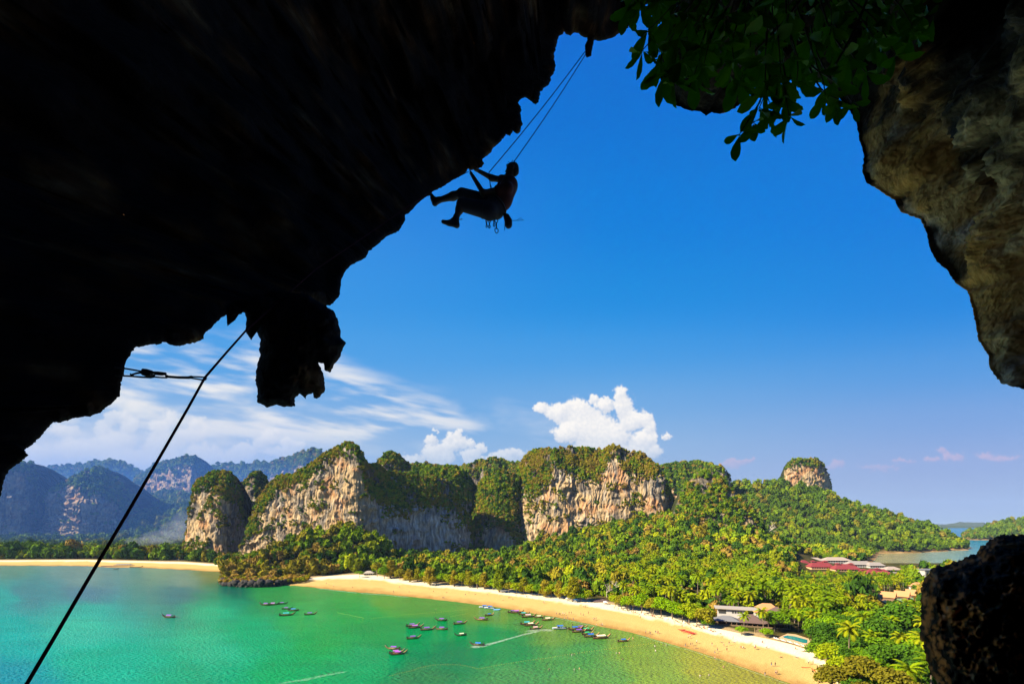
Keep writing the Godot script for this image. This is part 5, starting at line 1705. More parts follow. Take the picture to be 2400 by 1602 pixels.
# ------------------------------------------------------------------ boats
func hull_mesh(dark: Color, trim: Color) -> ArrayMesh:
	# nine metres, prow towards +x, water line at y = 0
	var mb := MB.new()
	var n := 17
	var outer := PackedVector3Array()
	var cols := PackedColorArray()
	for i in n:
		var t := float(i) / (n - 1)
		var x := lerpf(-4.4, 5.0, t)
		var w := 0.92 * pow(sin(PI * clampf(t * 0.88 + 0.12, 0, 1)), 0.75) + 0.02
		var sheer := 0.55 + 0.42 * pow(1.0 - t, 3.0) + 0.55 * pow(t, 4.0) + 1.5 * pow(maxf(t - 0.62, 0) / 0.38, 2.6)
		var keel := -0.25 + 0.1 * pow(1.0 - t, 3.0) + 1.75 * pow(maxf(t - 0.55, 0) / 0.45, 2.4)
		keel = minf(keel, sheer - 0.12)
		for s in 11:
			var q := s / 10.0 * 2.0 - 1.0      # -1 port gunwale, 0 keel, 1 starboard
			var a := absf(q)
			var y := lerpf(keel, sheer, pow(a, 1.7))
			outer.push_back(Vector3(x, y, signf(q) * w * pow(a, 0.6)))
			cols.push_back(trim if a > 0.85 else dark)
	mb.grid(n, 11, outer, cols)
	# inside: deck boards a little below the gunwale
	var deck := PackedVector3Array()
	var dc := PackedColorArray()
	for i in n:
		var l := outer[i * 11]
		var r := outer[i * 11 + 10]
		var drop := minf(0.34, (l.y - outer[i * 11 + 5].y) * 0.5)
		for q in [l + Vector3(0, 0.03, -0.05), l + Vector3(0, 0.03, 0.05), Vector3(l.x, l.y - drop, l.z * 0.86), Vector3(r.x, r.y - drop, r.z * 0.86), r + Vector3(0, 0.03, -0.05), r + Vector3(0, 0.03, 0.05)]:
			deck.push_back(q)
			dc.push_back(trim)
	mb.grid(n, 6, deck, dc)
	return mb.mesh(false)

func canopy_mesh(len_: float, w: float, y: float) -> ArrayMesh:
	var mb := MB.new()
	var v := PackedVector3Array()
	var c := PackedColorArray()
	for i in 7:
		for s in 7:
			var q := s / 6.0 * 2.0 - 1.0
			v.push_back(Vector3(lerpf(-len_ / 2, len_ / 2, i / 6.0), y + 0.28 * (1.0 - q * q) - 0.05 * sin(PI * i / 6.0) - (0.16 if absf(q) > 0.9 else 0.0), q * w))
			c.push_back(Color.WHITE)
	mb.grid(7, 7, v, c)
	for k in v.size():
		v[k] = v[k] + Vector3(0, -0.05, 0)
	mb.grid(7, 7, v, c)
	return mb.mesh(false)

func make_boats() -> void:
	mk("purple_cloth", Color(0.17, 0.045, 0.36), 0.8)
	mk("violet_cloth", Color(0.36, 0.10, 0.46), 0.8)
	mk("blue_cloth", Color(0.015, 0.12, 0.48), 0.8)
	mk("teal_cloth", Color(0.03, 0.36, 0.42), 0.8)
	mk("cream_cloth", Color(0.74, 0.60, 0.42), 0.8)
	mk("pink_cloth", Color(0.72, 0.40, 0.42), 0.8)
	mk("green_cloth", Color(0.03, 0.42, 0.14), 0.8)
	mk("engine", Color(0.02, 0.02, 0.022), 0.5)
	mk("sash", Color(0.75, 0.45, 0.05), 0.8)
	mk("hull", Color.WHITE, 0.55, true)
	var hulls := [hull_mesh(Color(0.085, 0.045, 0.025), Color(0.40, 0.25, 0.11)), hull_mesh(Color(0.03, 0.022, 0.018), Color(0.12, 0.075, 0.04)), hull_mesh(Color(0.16, 0.018, 0.02), Color(0.42, 0.28, 0.13))]
	var canopy := canopy_mesh(3.4, 0.95, 1.75)
	var long_canopy := canopy_mesh(4.8, 1.0, 1.75)
	var post := MB.new()
	post.box(Vector3(-0.03, 0.5, -0.03), Vector3(0.03, 1.78, 0.03))
	var pmesh := post.mesh()
	var bench := MB.new()
	bench.box(Vector3(-0.14, 0.52, -0.78), Vector3(0.14, 0.58, 0.78))
	var bmesh_ := bench.mesh()
	var eng := MB.new()
	eng.box(Vector3(-0.5, 1.0, -0.26), Vector3(0.35, 1.6, 0.26))
	eng.ball(Vector3(-0.1, 1.65, 0), Vector3(0.3, 0.22, 0.24), 8, 5)
	eng.tube(limb(Vector3(0.3, 1.35, 0), Vector3(1.3, 1.75, 0), Vector3.ZERO, 1), 0.04, 0.03, 5)
	var emesh := eng.mesh()
	var sh := MB.new()
	sh.tube(limb(Vector3(-0.4, 1.25, 0), Vector3(-4.2, 0.55, 0), Vector3.ZERO, 2), 0.06, 0.05, 6)
	for k in 3:
		sh.tube(limb(Vector3(-4.2, 0.55, 0), Vector3(-4.25, 0.55 + 0.22 * cos(k * 2.1), 0.22 * sin(k * 2.1)), Vector3.ZERO, 1), 0.05, 0.09, 4)
	var smesh := sh.mesh()
	var sash := MB.new()
	sash.tube(limb(Vector3(4.55, 1.75, 0), Vector3(4.75, 2.1, 0), Vector3.ZERO, 2), 0.17, 0.13, 7)
	sash.tube(limb(Vector3(4.7, 1.9, 0.12), Vector3(4.5, 1.1, 0.3), Vector3.ZERO, 2), 0.05, 0.03, 4)
	var sashm := sash.mesh()
	# column, row, length in the picture, heading (0 = prow to the right), canopy, hull, words
	var cl := {"p": M.purple_cloth, "v": M.violet_cloth, "b": M.blue_cloth, "t": M.teal_cloth, "c": M.cream_cloth, "k": M.pink_cloth, "g": M.green_cloth}
	var fleet := [
		[395, 1447, 33, 172, "p", 1, "lone dark longtail boat with a purple canopy nearest the rope"],
		[622, 1418, 26, 176, "p", 1, "leftmost purple longtail of the outer cluster, moored against another"],
		[641, 1417, 24, 4, "v", 1, "violet longtail moored against the leftmost of the outer cluster"],
		[662, 1415, 15, 20, "p", 1, "smallest looking dark longtail of the outer cluster, turned away"],
		[672, 1427, 21, 14, "p", 1, "purple longtail in the middle of the outer cluster"],
		[686, 1431, 26, 186, "b", 1, "longtail with a blue flag touching its neighbour in the outer cluster"],
		[672, 1442, 33, 22, "t", 0, "pale longtail with a teal canopy and high prow in the outer cluster"],
		[727, 1440, 26, 24, "p", 0, "purple longtail alone right of the outer cluster"],
		[1034, 1454, 28, 174, "p", 1, "dark purple longtail at the top of the middle cluster"],
		[1078, 1462, 31, 18, "p", 0, "purple longtail with a pale hull right of the middle cluster"],
		[967, 1467, 30, 20, "p", 0, "inner of two purple longtails tied together at the left of the middle cluster"],
		[974, 1471, 33, 20, "v", 0, "outer of two purple longtails tied together at the left of the middle cluster"],
		[1002, 1476, 34, 16, "p", 0, "purple longtail whose prow meets a stern in the middle cluster"],
		[1034, 1475, 31, 176, "p", 0, "purple longtail with its prow to the left in the middle cluster"],
		[1080, 1489, 27, 200, "c", 1, "dark longtail with a cream canopy and a blue flag"],
		[969, 1496, 32, 20, "p", 0, "purple longtail alone below the tied pair"],
		[921, 1521, 35, 174, "p", 0, "dark longtail behind the nearest violet boat"],
		[934, 1533, 36, 22, "v", 0, "nearest violet longtail at the left, pale prow raised"],
		[929, 1530, 34, 22, "v", 0, "violet longtail tied alongside the nearest one at the left"],
		[1119, 1512, 34, 168, "b", 1, "dark longtail with a blue canopy under way with a white wake"],
		[1128, 1453, 31, 176, "p", 0, "purple longtail with its prow to the left below the speedboats"],
		[1147, 1442, 19, 36, "b", 0, "short looking longtail with a blue canopy below the speedboats"],
		[1203, 1435, 26, 14, "p", 0, "left boat of the purple pair at the water's edge"],
		[1212, 1436, 30, 14, "v", 0, "right boat of the purple pair at the water's edge"],
		[1228, 1440, 26, 14, "t", 0, "teal and white longtail at the water's edge behind a pink one"],
		[1239, 1446, 34, 16, "k", 0, "pink topped longtail in the shore row"],
		[1264, 1447, 25, 12, "c", 0, "cream topped longtail at the right of the shore row"],
		[1285, 1453, 30, 10, "c", 2, "slim longtail with a white canopy nearest the sand in the shore row"],
		[1236, 1463, 34, 16, "t", 0, "teal topped longtail in the huddle of three"],
		[1245, 1466, 34, 16, "c", 0, "cream topped longtail in the huddle of three"],
		[1256, 1474, 30, 20, "k", 0, "pink topped longtail below the huddle, its prow raised high"],
		[1349, 1475, 36, 14, "b", 0, "blue topped longtail at the back of the crowded right group"],
		[1362, 1472, 30, 14, "p", 0, "purple longtail behind the green topped one in the right group"],
		[1358, 1481, 36, 14, "p", 0, "purple longtail at the left front of the right group"],
		[1375, 1478, 34, 16, "g", 0, "green topped longtail in the right group"],
		[1377, 1486, 29, 18, "g", 0, "smaller green topped longtail in front of the other green one"],
		[1386, 1492, 37, 14, "b", 0, "blue topped longtail with a yellow hull in the right group"],
		[1410, 1496, 41, 14, "c", 2, "big dark red longtail with a long cream canopy in the right group"],
		[1462, 1503, 31, 18, "b", 0, "blue topped longtail alone at the far right by the swimmers"]]
	for q in fleet:
		var at := G(q[0], q[1], 0.0)
		var d := -at.z
		var s: float = clampf(q[2] * d / F / 9.4 * 1.06, 0.7, 1.25)
		if q[2] < 22:
			s = 0.85
		var o := thing("longtail_boat", q[6], "boat", at + Vector3(0, 0.02, 0), deg_to_rad(q[3]), "longtail boats in the bay")
		o.scale = Vector3.ONE * s
		part("hull", hulls[q[5]], M.hull, o)
		var lc: bool = q[2] > 40
		var cn := part("canopy", long_canopy if lc else canopy, cl[q[4]], o)
		cn.position.x = -0.5
		for z in [-0.72, 0.72]:
			for x in [-2.0, -0.5, 1.0]:
				part("post", pmesh, M.wood, o).position = Vector3(x, 0, z)
		for x in [-2.6, 0.2, 2.0]:
			part("bench", bmesh_, M.pale_wood, o).position = Vector3(x, 0, 0)
		var e := part("engine", emesh, M.engine, o)
		e.position = Vector3(-3.9, 0, 0)
		part("propeller_shaft", smesh, M.engine, e)
		part("prow_sash", sashm, [M.sash, M.cloth_red, M.violet_cloth][int(q[0]) % 3], o)
	# speedboats
	var sp := MB.new()
	var v := PackedVector3Array()
	var c := PackedColorArray()
	for i in 11:
		var t := i / 10.0
		var w := 1.25 * pow(1.0 - pow(t, 3.0), 0.5) + 0.01
		for s in 9:
			var a := absf(s / 4.0 - 1.0)
			var sg := signf(s - 4.0)
			v.push_back(Vector3(lerpf(-4.0, 4.2, t), lerpf(-0.3 + 0.7 * t * t, 0.75 + 0.45 * t, pow(a, 1.4)), sg * w * pow(a, 0.5)))
			c.push_back(Color(0.05, 0.16, 0.42) if a > 0.45 and a < 0.8 else Color(0.8, 0.8, 0.8))
	sp.grid(11, 9, v, c)
	for i in 10:
		sp.quad(v[i * 9], v[i * 9 + 8], v[i * 9 + 17], v[i * 9 + 9], Color(0.72, 0.72, 0.72))
	sp.quad(v[0], v[2], v[6], v[8], Color(0.8, 0.8, 0.8))
	var spm := sp.mesh()
	var wind := MB.new()
	wind.quad(Vector3(1.2, 0.9, -0.9), Vector3(1.2, 0.9, 0.9), Vector3(0.6, 1.75, 0.75), Vector3(0.6, 1.75, -0.75))
	wind.quad(Vector3(1.2, 0.9, -0.9), Vector3(0.6, 1.75, -0.75), Vector3(-0.4, 1.6, -0.95), Vector3(-0.4, 0.9, -1.05))
	wind.quad(Vector3(1.2, 0.9, 0.9), Vector3(0.6, 1.75, 0.75), Vector3(-0.4, 1.6, 0.95), Vector3(-0.4, 0.9, 1.05))
	var motor := MB.new()
	motor.box(Vector3(-4.6, -0.2, -0.2), Vector3(-4.1, 1.25, 0.2))
	motor.ball(Vector3(-4.35, 1.2, 0), Vector3(0.35, 0.3, 0.25), 8, 5)
	var top := canopy_mesh(3.6, 1.05, 2.2)
	for q in [[1134, 1424, 176, 0.95, "white speedboat with a blue top, left of the pair"], [1147, 1426, 172, 1.0, "white speedboat with a blue top, right of the pair"], [1310, 1474, 192, 1.1, "white speedboat with a blue top alone between two groups of longtails"]]:
		var o := thing("speedboat", q[4], "boat", G(q[0], q[1]), deg_to_rad(q[2]), "speedboats")
		o.scale = Vector3.ONE * q[3]
		part("hull", spm, M.hull, o)
		part("windscreen", wind.mesh(), M.dark_glass, o)
		part("bimini_top", top, M.blue_cloth, o).position.x = -0.6
		for z in [-0.45, 0.45]:
			part("outboard_motor", motor.mesh(), M.engine, o).position.z = z
		for z in [-0.9, 0.9]:
			for x in [-2.2, 1.0]:
				var pm := MB.new()
				pm.box(Vector3(x - 0.03, 0.8, z - 0.03), Vector3(x + 0.03, 2.25, z + 0.03))
				part("post", pm.mesh(), M.white_paint, o)
	var dg := MB.new()
	dg.tube(limb(Vector3(-1.6, 0.2, -0.6), Vector3(1.2, 0.2, -0.6), Vector3.ZERO, 3), 0.26, 0.26, 8)
	dg.tube(limb(Vector3(-1.6, 0.2, 0.6), Vector3(1.2, 0.2, 0.6), Vector3.ZERO, 3), 0.26, 0.26, 8)
	dg.tube(limb(Vector3(1.2, 0.2, -0.6), Vector3(1.2, 0.25, 0.6), Vector3(0.8, 0.15, 0), 6), 0.26, 0.26, 8)
	dg.box(Vector3(-1.6, 0.0, -0.5), Vector3(1.3, 0.12, 0.5))
	dg.box(Vector3(-1.75, 0.0, -0.5), Vector3(-1.6, 0.55, 0.5))
	single("dinghy", dg.mesh(true), mk("dinghy_blue", Color(0.12, 0.34, 0.62), 0.5), "small pale blue dinghy right of the two speedboats", "boat", "", "", G(1164, 1429)).scale = Vector3.ONE * 1.5
	# kayaks on the sand
	var ky := MB.new()
	v = PackedVector3Array()
	c = PackedColorArray()
	for i in 15:
		var t := i / 7.0 - 1.0
		var w := 0.40 * pow(1.0 - t * t, 0.8) + 0.01
		for s in 9:
			var a := TAU * s / 8.0
			v.push_back(Vector3(t * 2.1, 0.20 + 0.17 * sin(a) * (0.5 + 0.5 * (1.0 - t * t)) + 0.16 * t * t - (0.12 if sin(a) > 0.5 and absf(t) < 0.45 else 0.0), cos(a) * w))
			c.push_back(Color.WHITE)
	ky.grid(15, 9, v, c)
	var kym := ky.mesh(true)
	rng.seed = 8
	var spots := []
	for k in 11:
		spots.append([1600 + k * 2.6 + (k % 2) * 0.8, 1476.5 + k * 0.75 + (k % 3) * 1.3, 0, "red kayak in the staggered row in the middle of the sand", "red kayaks in the staggered row"])
	spots.append([1597, 1475.5, 0, "red kayak lying apart at the left of the staggered row", ""])
	for k in 4:
		spots.append([1641 + k * 3.6, 1475.5 + k * 0.4, 0, "red kayak in the small stack right of the staggered row", "red kayaks in the small stack"])
	for k in 3:
		spots.append([1404 + k * 5, 1424 - k * 0.9 + (k % 2) * 1.5, 0, "red kayak on the sand in front of the brown shack", "red kayaks by the shack"])
	spots.append([1391, 1422.5, 2, "yellow green kayak left of the red ones by the shack", ""])
	spots.append([1889, 1564.5, 1, "orange kayak lying along the sand near the end of the beach", ""])
	spots.append([1907, 1570, 1, "orange kayak with its bow towards the water, nearest of all", ""])
	mk("kayak_lime", Color(0.42, 0.45, 0.03), 0.4)
	for q in spots:
		var o := single("kayak", kym, [M.kayak_red, M.kayak_orange, M.kayak_lime][q[2]], q[3], "kayak", q[4], "", G(q[0], q[1], 1.9 if q[1] < 1500 else 1.3))
		o.rotation.y = rng.randf_range(-0.15, 0.5) if q[0] != 1907 else 1.4
		o.scale = Vector3.ONE * 1.05
	# moored raft off the far beach
	var o := thing("pontoon", "long dark floating pontoon off the far beach beside the rope", "pontoon", G(276, 1326.5), 0.12)
	var mb := MB.new()
	mb.box(Vector3(-22, 0, -4), Vector3(22, 1.0, 4))
	part("deck", mb.mesh(), M.dark_roof, o)
	mb = MB.new()
	hip(mb, Vector3(-4, 0, -3.4), Vector3(20, 0, 3.4), 2.6, 3.8)
	part("roof", mb.mesh(), M.slate_roof, o)
	for k in 7:
		mb = MB.new()
		mb.box(Vector3(-3.6 + k * 3.8, 1.0, 3.0), Vector3(-3.3 + k * 3.8, 2.6, 3.2))
		part("post", mb.mesh(), M.wood, o)
	var lb := single("rowing_boat", hulls[1], M.hull, "tiny boat floating in front of the dark pontoon", "boat", "", "", G(271, 1333.5))
	lb.scale = Vector3.ONE * 0.9
	lb = single("rowing_boat", hulls[0], M.hull, "slim boat drawn up on the far sand right of the pontoon", "boat", "", "", G(318, 1329, 0.2))
	lb.scale = Vector3(2.2, 1, 1)

# ------------------------------------------------------------------ bodies
func flesh(mb: MB, bones: Array, cell: float, k: float) -> void:
	# bones: [from, to, radius, radius, colour]; joins them smoothly and meshes the skin with surface nets
	var lo := Vector3.INF
	var hi := -Vector3.INF
	for b in bones:
		var r: float = maxf(b[2], b[3]) + 3.0 * cell
		for p in [b[0], b[1]]:
			lo = lo.min(p - Vector3.ONE * r)
			hi = hi.max(p + Vector3.ONE * r)
	var nx := int((hi.x - lo.x) / cell) + 2
	var ny := int((hi.y - lo.y) / cell) + 2
	var nzz := int((hi.z - lo.z) / cell) + 2
	var sx := ny * nzz
	var val := PackedFloat32Array()
	val.resize(nx * sx)
	val.fill(1.0)
	var who := PackedByteArray()
	who.resize(nx * sx)
	var best := PackedFloat32Array()
	best.resize(nx * sx)
	best.fill(1.0)
	for bi in bones.size():
		var b: Array = bones[bi]
		var a: Vector3 = b[0]
		var ab: Vector3 = b[1] - a
		var l2 := maxf(ab.length_squared(), 1e-9)
		var ra: float = b[2]
		var rb: float = b[3]
		var pad := maxf(ra, rb) + k + 2.0 * cell
		var q0 := ((a.min(b[1]) - Vector3.ONE * pad - lo) / cell).floor()
		var q1 := ((a.max(b[1]) + Vector3.ONE * pad - lo) / cell).ceil()
		for i in range(maxi(int(q0.x), 0), mini(int(q1.x) + 1, nx)):
			for j in range(maxi(int(q0.y), 0), mini(int(q1.y) + 1, ny)):
				var at := i * sx + j * nzz
				var p := lo + Vector3(i, j, 0) * cell
				for m in range(maxi(int(q0.z), 0), mini(int(q1.z) + 1, nzz)):
					p.z = lo.z + m * cell
					var ap := p - a
					var t := clampf(ap.dot(ab) / l2, 0.0, 1.0)
					var d := (ap - ab * t).length() - ra - (rb - ra) * t
					var w := at + m
					if d < best[w]:
						best[w] = d
						who[w] = bi
					var e := val[w]
					var h := maxf(k - absf(e - d), 0.0)
					val[w] = minf(e, d) - h * h * 0.25 / k
	var id := PackedInt32Array()
	id.resize(nx * sx)
	id.fill(-1)
	var off := [0, 1, nzz, nzz + 1, sx, sx + 1, sx + nzz, sx + nzz + 1]
	var edges := [[0, 1], [0, 2], [0, 4], [1, 3], [1, 5], [2, 3], [2, 6], [4, 5], [4, 6], [3, 7], [5, 7], [6, 7]]
	for i in nx - 1:
		for j in ny - 1:
			for m in nzz - 1:
				var w := i * sx + j * nzz + m
				var inside := 0
				if val[w] > 0.9 and val[w + off[7]] > 0.9:
					continue
				for q in off:
					if val[w + q] < 0.0:
						inside += 1
				if inside == 0 or inside == 8:
					continue
				var sum := Vector3.ZERO
				var n := 0
				for e in edges:
					var v0 := val[w + off[e[0]]]
					var v1 := val[w + off[e[1]]]
					if (v0 < 0.0) != (v1 < 0.0):
						var t := v0 / (v0 - v1)
						var c0 := Vector3(e[0] >> 2, (e[0] >> 1) & 1, e[0] & 1)
						var c1 := Vector3(e[1] >> 2, (e[1] >> 1) & 1, e[1] & 1)
						sum += c0.lerp(c1, t)
						n += 1
				id[w] = mb.p(lo + (Vector3(i, j, m) + sum / n) * cell, bones[who[w]][4])
	for i in range(1, nx - 1):
		for j in range(1, ny - 1):
			for m in range(1, nzz - 1):
				var w := i * sx + j * nzz + m
				var s0 := val[w] < 0.0
				if s0 != (val[w + sx] < 0.0):
					face(mb, id, w, w - nzz, w - nzz - 1, w - 1, s0)
				if s0 != (val[w + nzz] < 0.0):
					face(mb, id, w, w - 1, w - sx - 1, w - sx, s0)
				if s0 != (val[w + 1] < 0.0):
					face(mb, id, w, w - sx, w - sx - nzz, w - nzz, s0)

func face(mb: MB, id: PackedInt32Array, a: int, b: int, c: int, d: int, flip: bool) -> void:
	if id[a] < 0 or id[b] < 0 or id[c] < 0 or id[d] < 0:
		return
	if flip:
		mb.q(id[a], id[d], id[c], id[b])
	else:
		mb.q(id[a], id[b], id[c], id[d])

func figure(j: Dictionary, skin: Color, top: Color, low: Color, hair: Color) -> ArrayMesh:
	# a whole small body from its joints
	var b := []
	var nk: Vector3 = j.neck
	var hd: Vector3 = j.head
	b.append([hd, hd + Vector3(0, 0.05, 0.01), 0.10, 0.10, skin])
	b.append([hd + Vector3(0, 0.07, -0.02), hd + Vector3(0, 0.03, -0.06), 0.095, 0.085, hair])
	b.append([nk, hd, 0.055, 0.055, skin])
	b.append([nk + Vector3(0, -0.08, 0), j.hip, 0.14, 0.14, top])
	b.append([j.sl, j.sr, 0.075, 0.075, top])
	b.append([j.hip, j.hip + Vector3(0, -0.04, 0), 0.15, 0.14, low])
	for s in ["l", "r"]:
		b.append([j["s" + s], j["e" + s], 0.052, 0.042, skin])
		b.append([j["e" + s], j["w" + s], 0.042, 0.032, skin])
		b.append([j["w" + s], j["w" + s] + (j["w" + s] - j["e" + s]).normalized() * 0.12, 0.04, 0.025, skin])
		b.append([j["h" + s], j["k" + s], 0.085, 0.062, low])
		b.append([j["k" + s], j["a" + s], 0.058, 0.04, skin])
		b.append([j["a" + s], j["t" + s], 0.045, 0.035, skin])
	var mb := MB.new()
	flesh(mb, b, 0.045, 0.05)
	return mb.mesh(true)

func pose(which: int) -> Dictionary:
	var j := {"hip": Vector3(0, 0.92, 0), "neck": Vector3(0, 1.45, 0), "head": Vector3(0, 1.58, 0.02), "sl": Vector3(-0.18, 1.40, 0), "sr": Vector3(0.18, 1.40, 0), "el": Vector3(-0.24, 1.13, 0), "er": Vector3(0.24, 1.13, 0), "wl": Vector3(-0.25, 0.88, 0.06), "wr": Vector3(0.25, 0.88, 0.06),
		"hl": Vector3(-0.09, 0.88, 0), "hr": Vector3(0.09, 0.88, 0), "kl": Vector3(-0.10, 0.49, 0.02), "kr": Vector3(0.10, 0.49, 0.02), "al": Vector3(-0.10, 0.08, 0), "ar": Vector3(0.10, 0.08, 0), "tl": Vector3(-0.11, 0.04, 0.15), "tr": Vector3(0.11, 0.04, 0.15)}
	if which == 1:      # walking
		j.kl = Vector3(-0.09, 0.50, 0.20)
		j.al = Vector3(-0.09, 0.10, 0.26)
		j.tl = Vector3(-0.09, 0.06, 0.42)
		j.kr = Vector3(0.09, 0.49, -0.06)
		j.ar = Vector3(0.09, 0.14, -0.32)
		j.tr = Vector3(0.09, 0.04, -0.22)
		j.el = Vector3(-0.25, 1.15, -0.12)
		j.wl = Vector3(-0.25, 0.92, -0.06)
		j.er = Vector3(0.25, 1.15, 0.12)
		j.wr = Vector3(0.24, 0.95, 0.26)
	elif which == 2:    # hands on hips
		j.el = Vector3(-0.36, 1.18, -0.06)
		j.er = Vector3(0.36, 1.18, -0.06)
		j.wl = Vector3(-0.19, 0.98, 0.04)
		j.wr = Vector3(0.19, 0.98, 0.04)
	elif which == 3:    # sitting on the sand
		for k in ["hip", "neck", "head", "sl", "sr", "hl", "hr"]:
			j[k] = j[k] + Vector3(0, -0.77, 0)
		j.neck = Vector3(0, 0.66, -0.06)
		j.head = Vector3(0, 0.80, -0.03)
		j.kl = Vector3(-0.14, 0.48, 0.36)
		j.kr = Vector3(0.14, 0.48, 0.36)
		j.al = Vector3(-0.13, 0.08, 0.58)
		j.ar = Vector3(0.13, 0.08, 0.58)
		j.tl = Vector3(-0.13, 0.04, 0.74)
		j.tr = Vector3(0.13, 0.04, 0.74)
		j.el = Vector3(-0.27, 0.40, 0.10)
		j.er = Vector3(0.27, 0.40, 0.10)
		j.wl = Vector3(-0.18, 0.44, 0.34)
		j.wr = Vector3(0.18, 0.44, 0.34)
	elif which == 4:    # lying
		for k in j.keys():
			var q: Vector3 = j[k]
			j[k] = Vector3(q.x, 0.13 + q.z * 0.3, q.y - 0.85)
	elif which == 5:    # arms raised a little, wading
		j.el = Vector3(-0.38, 1.25, 0.05)
		j.er = Vector3(0.38, 1.25, 0.05)
		j.wl = Vector3(-0.52, 1.12, 0.15)
		j.wr = Vector3(0.52, 1.12, 0.15)
	return j

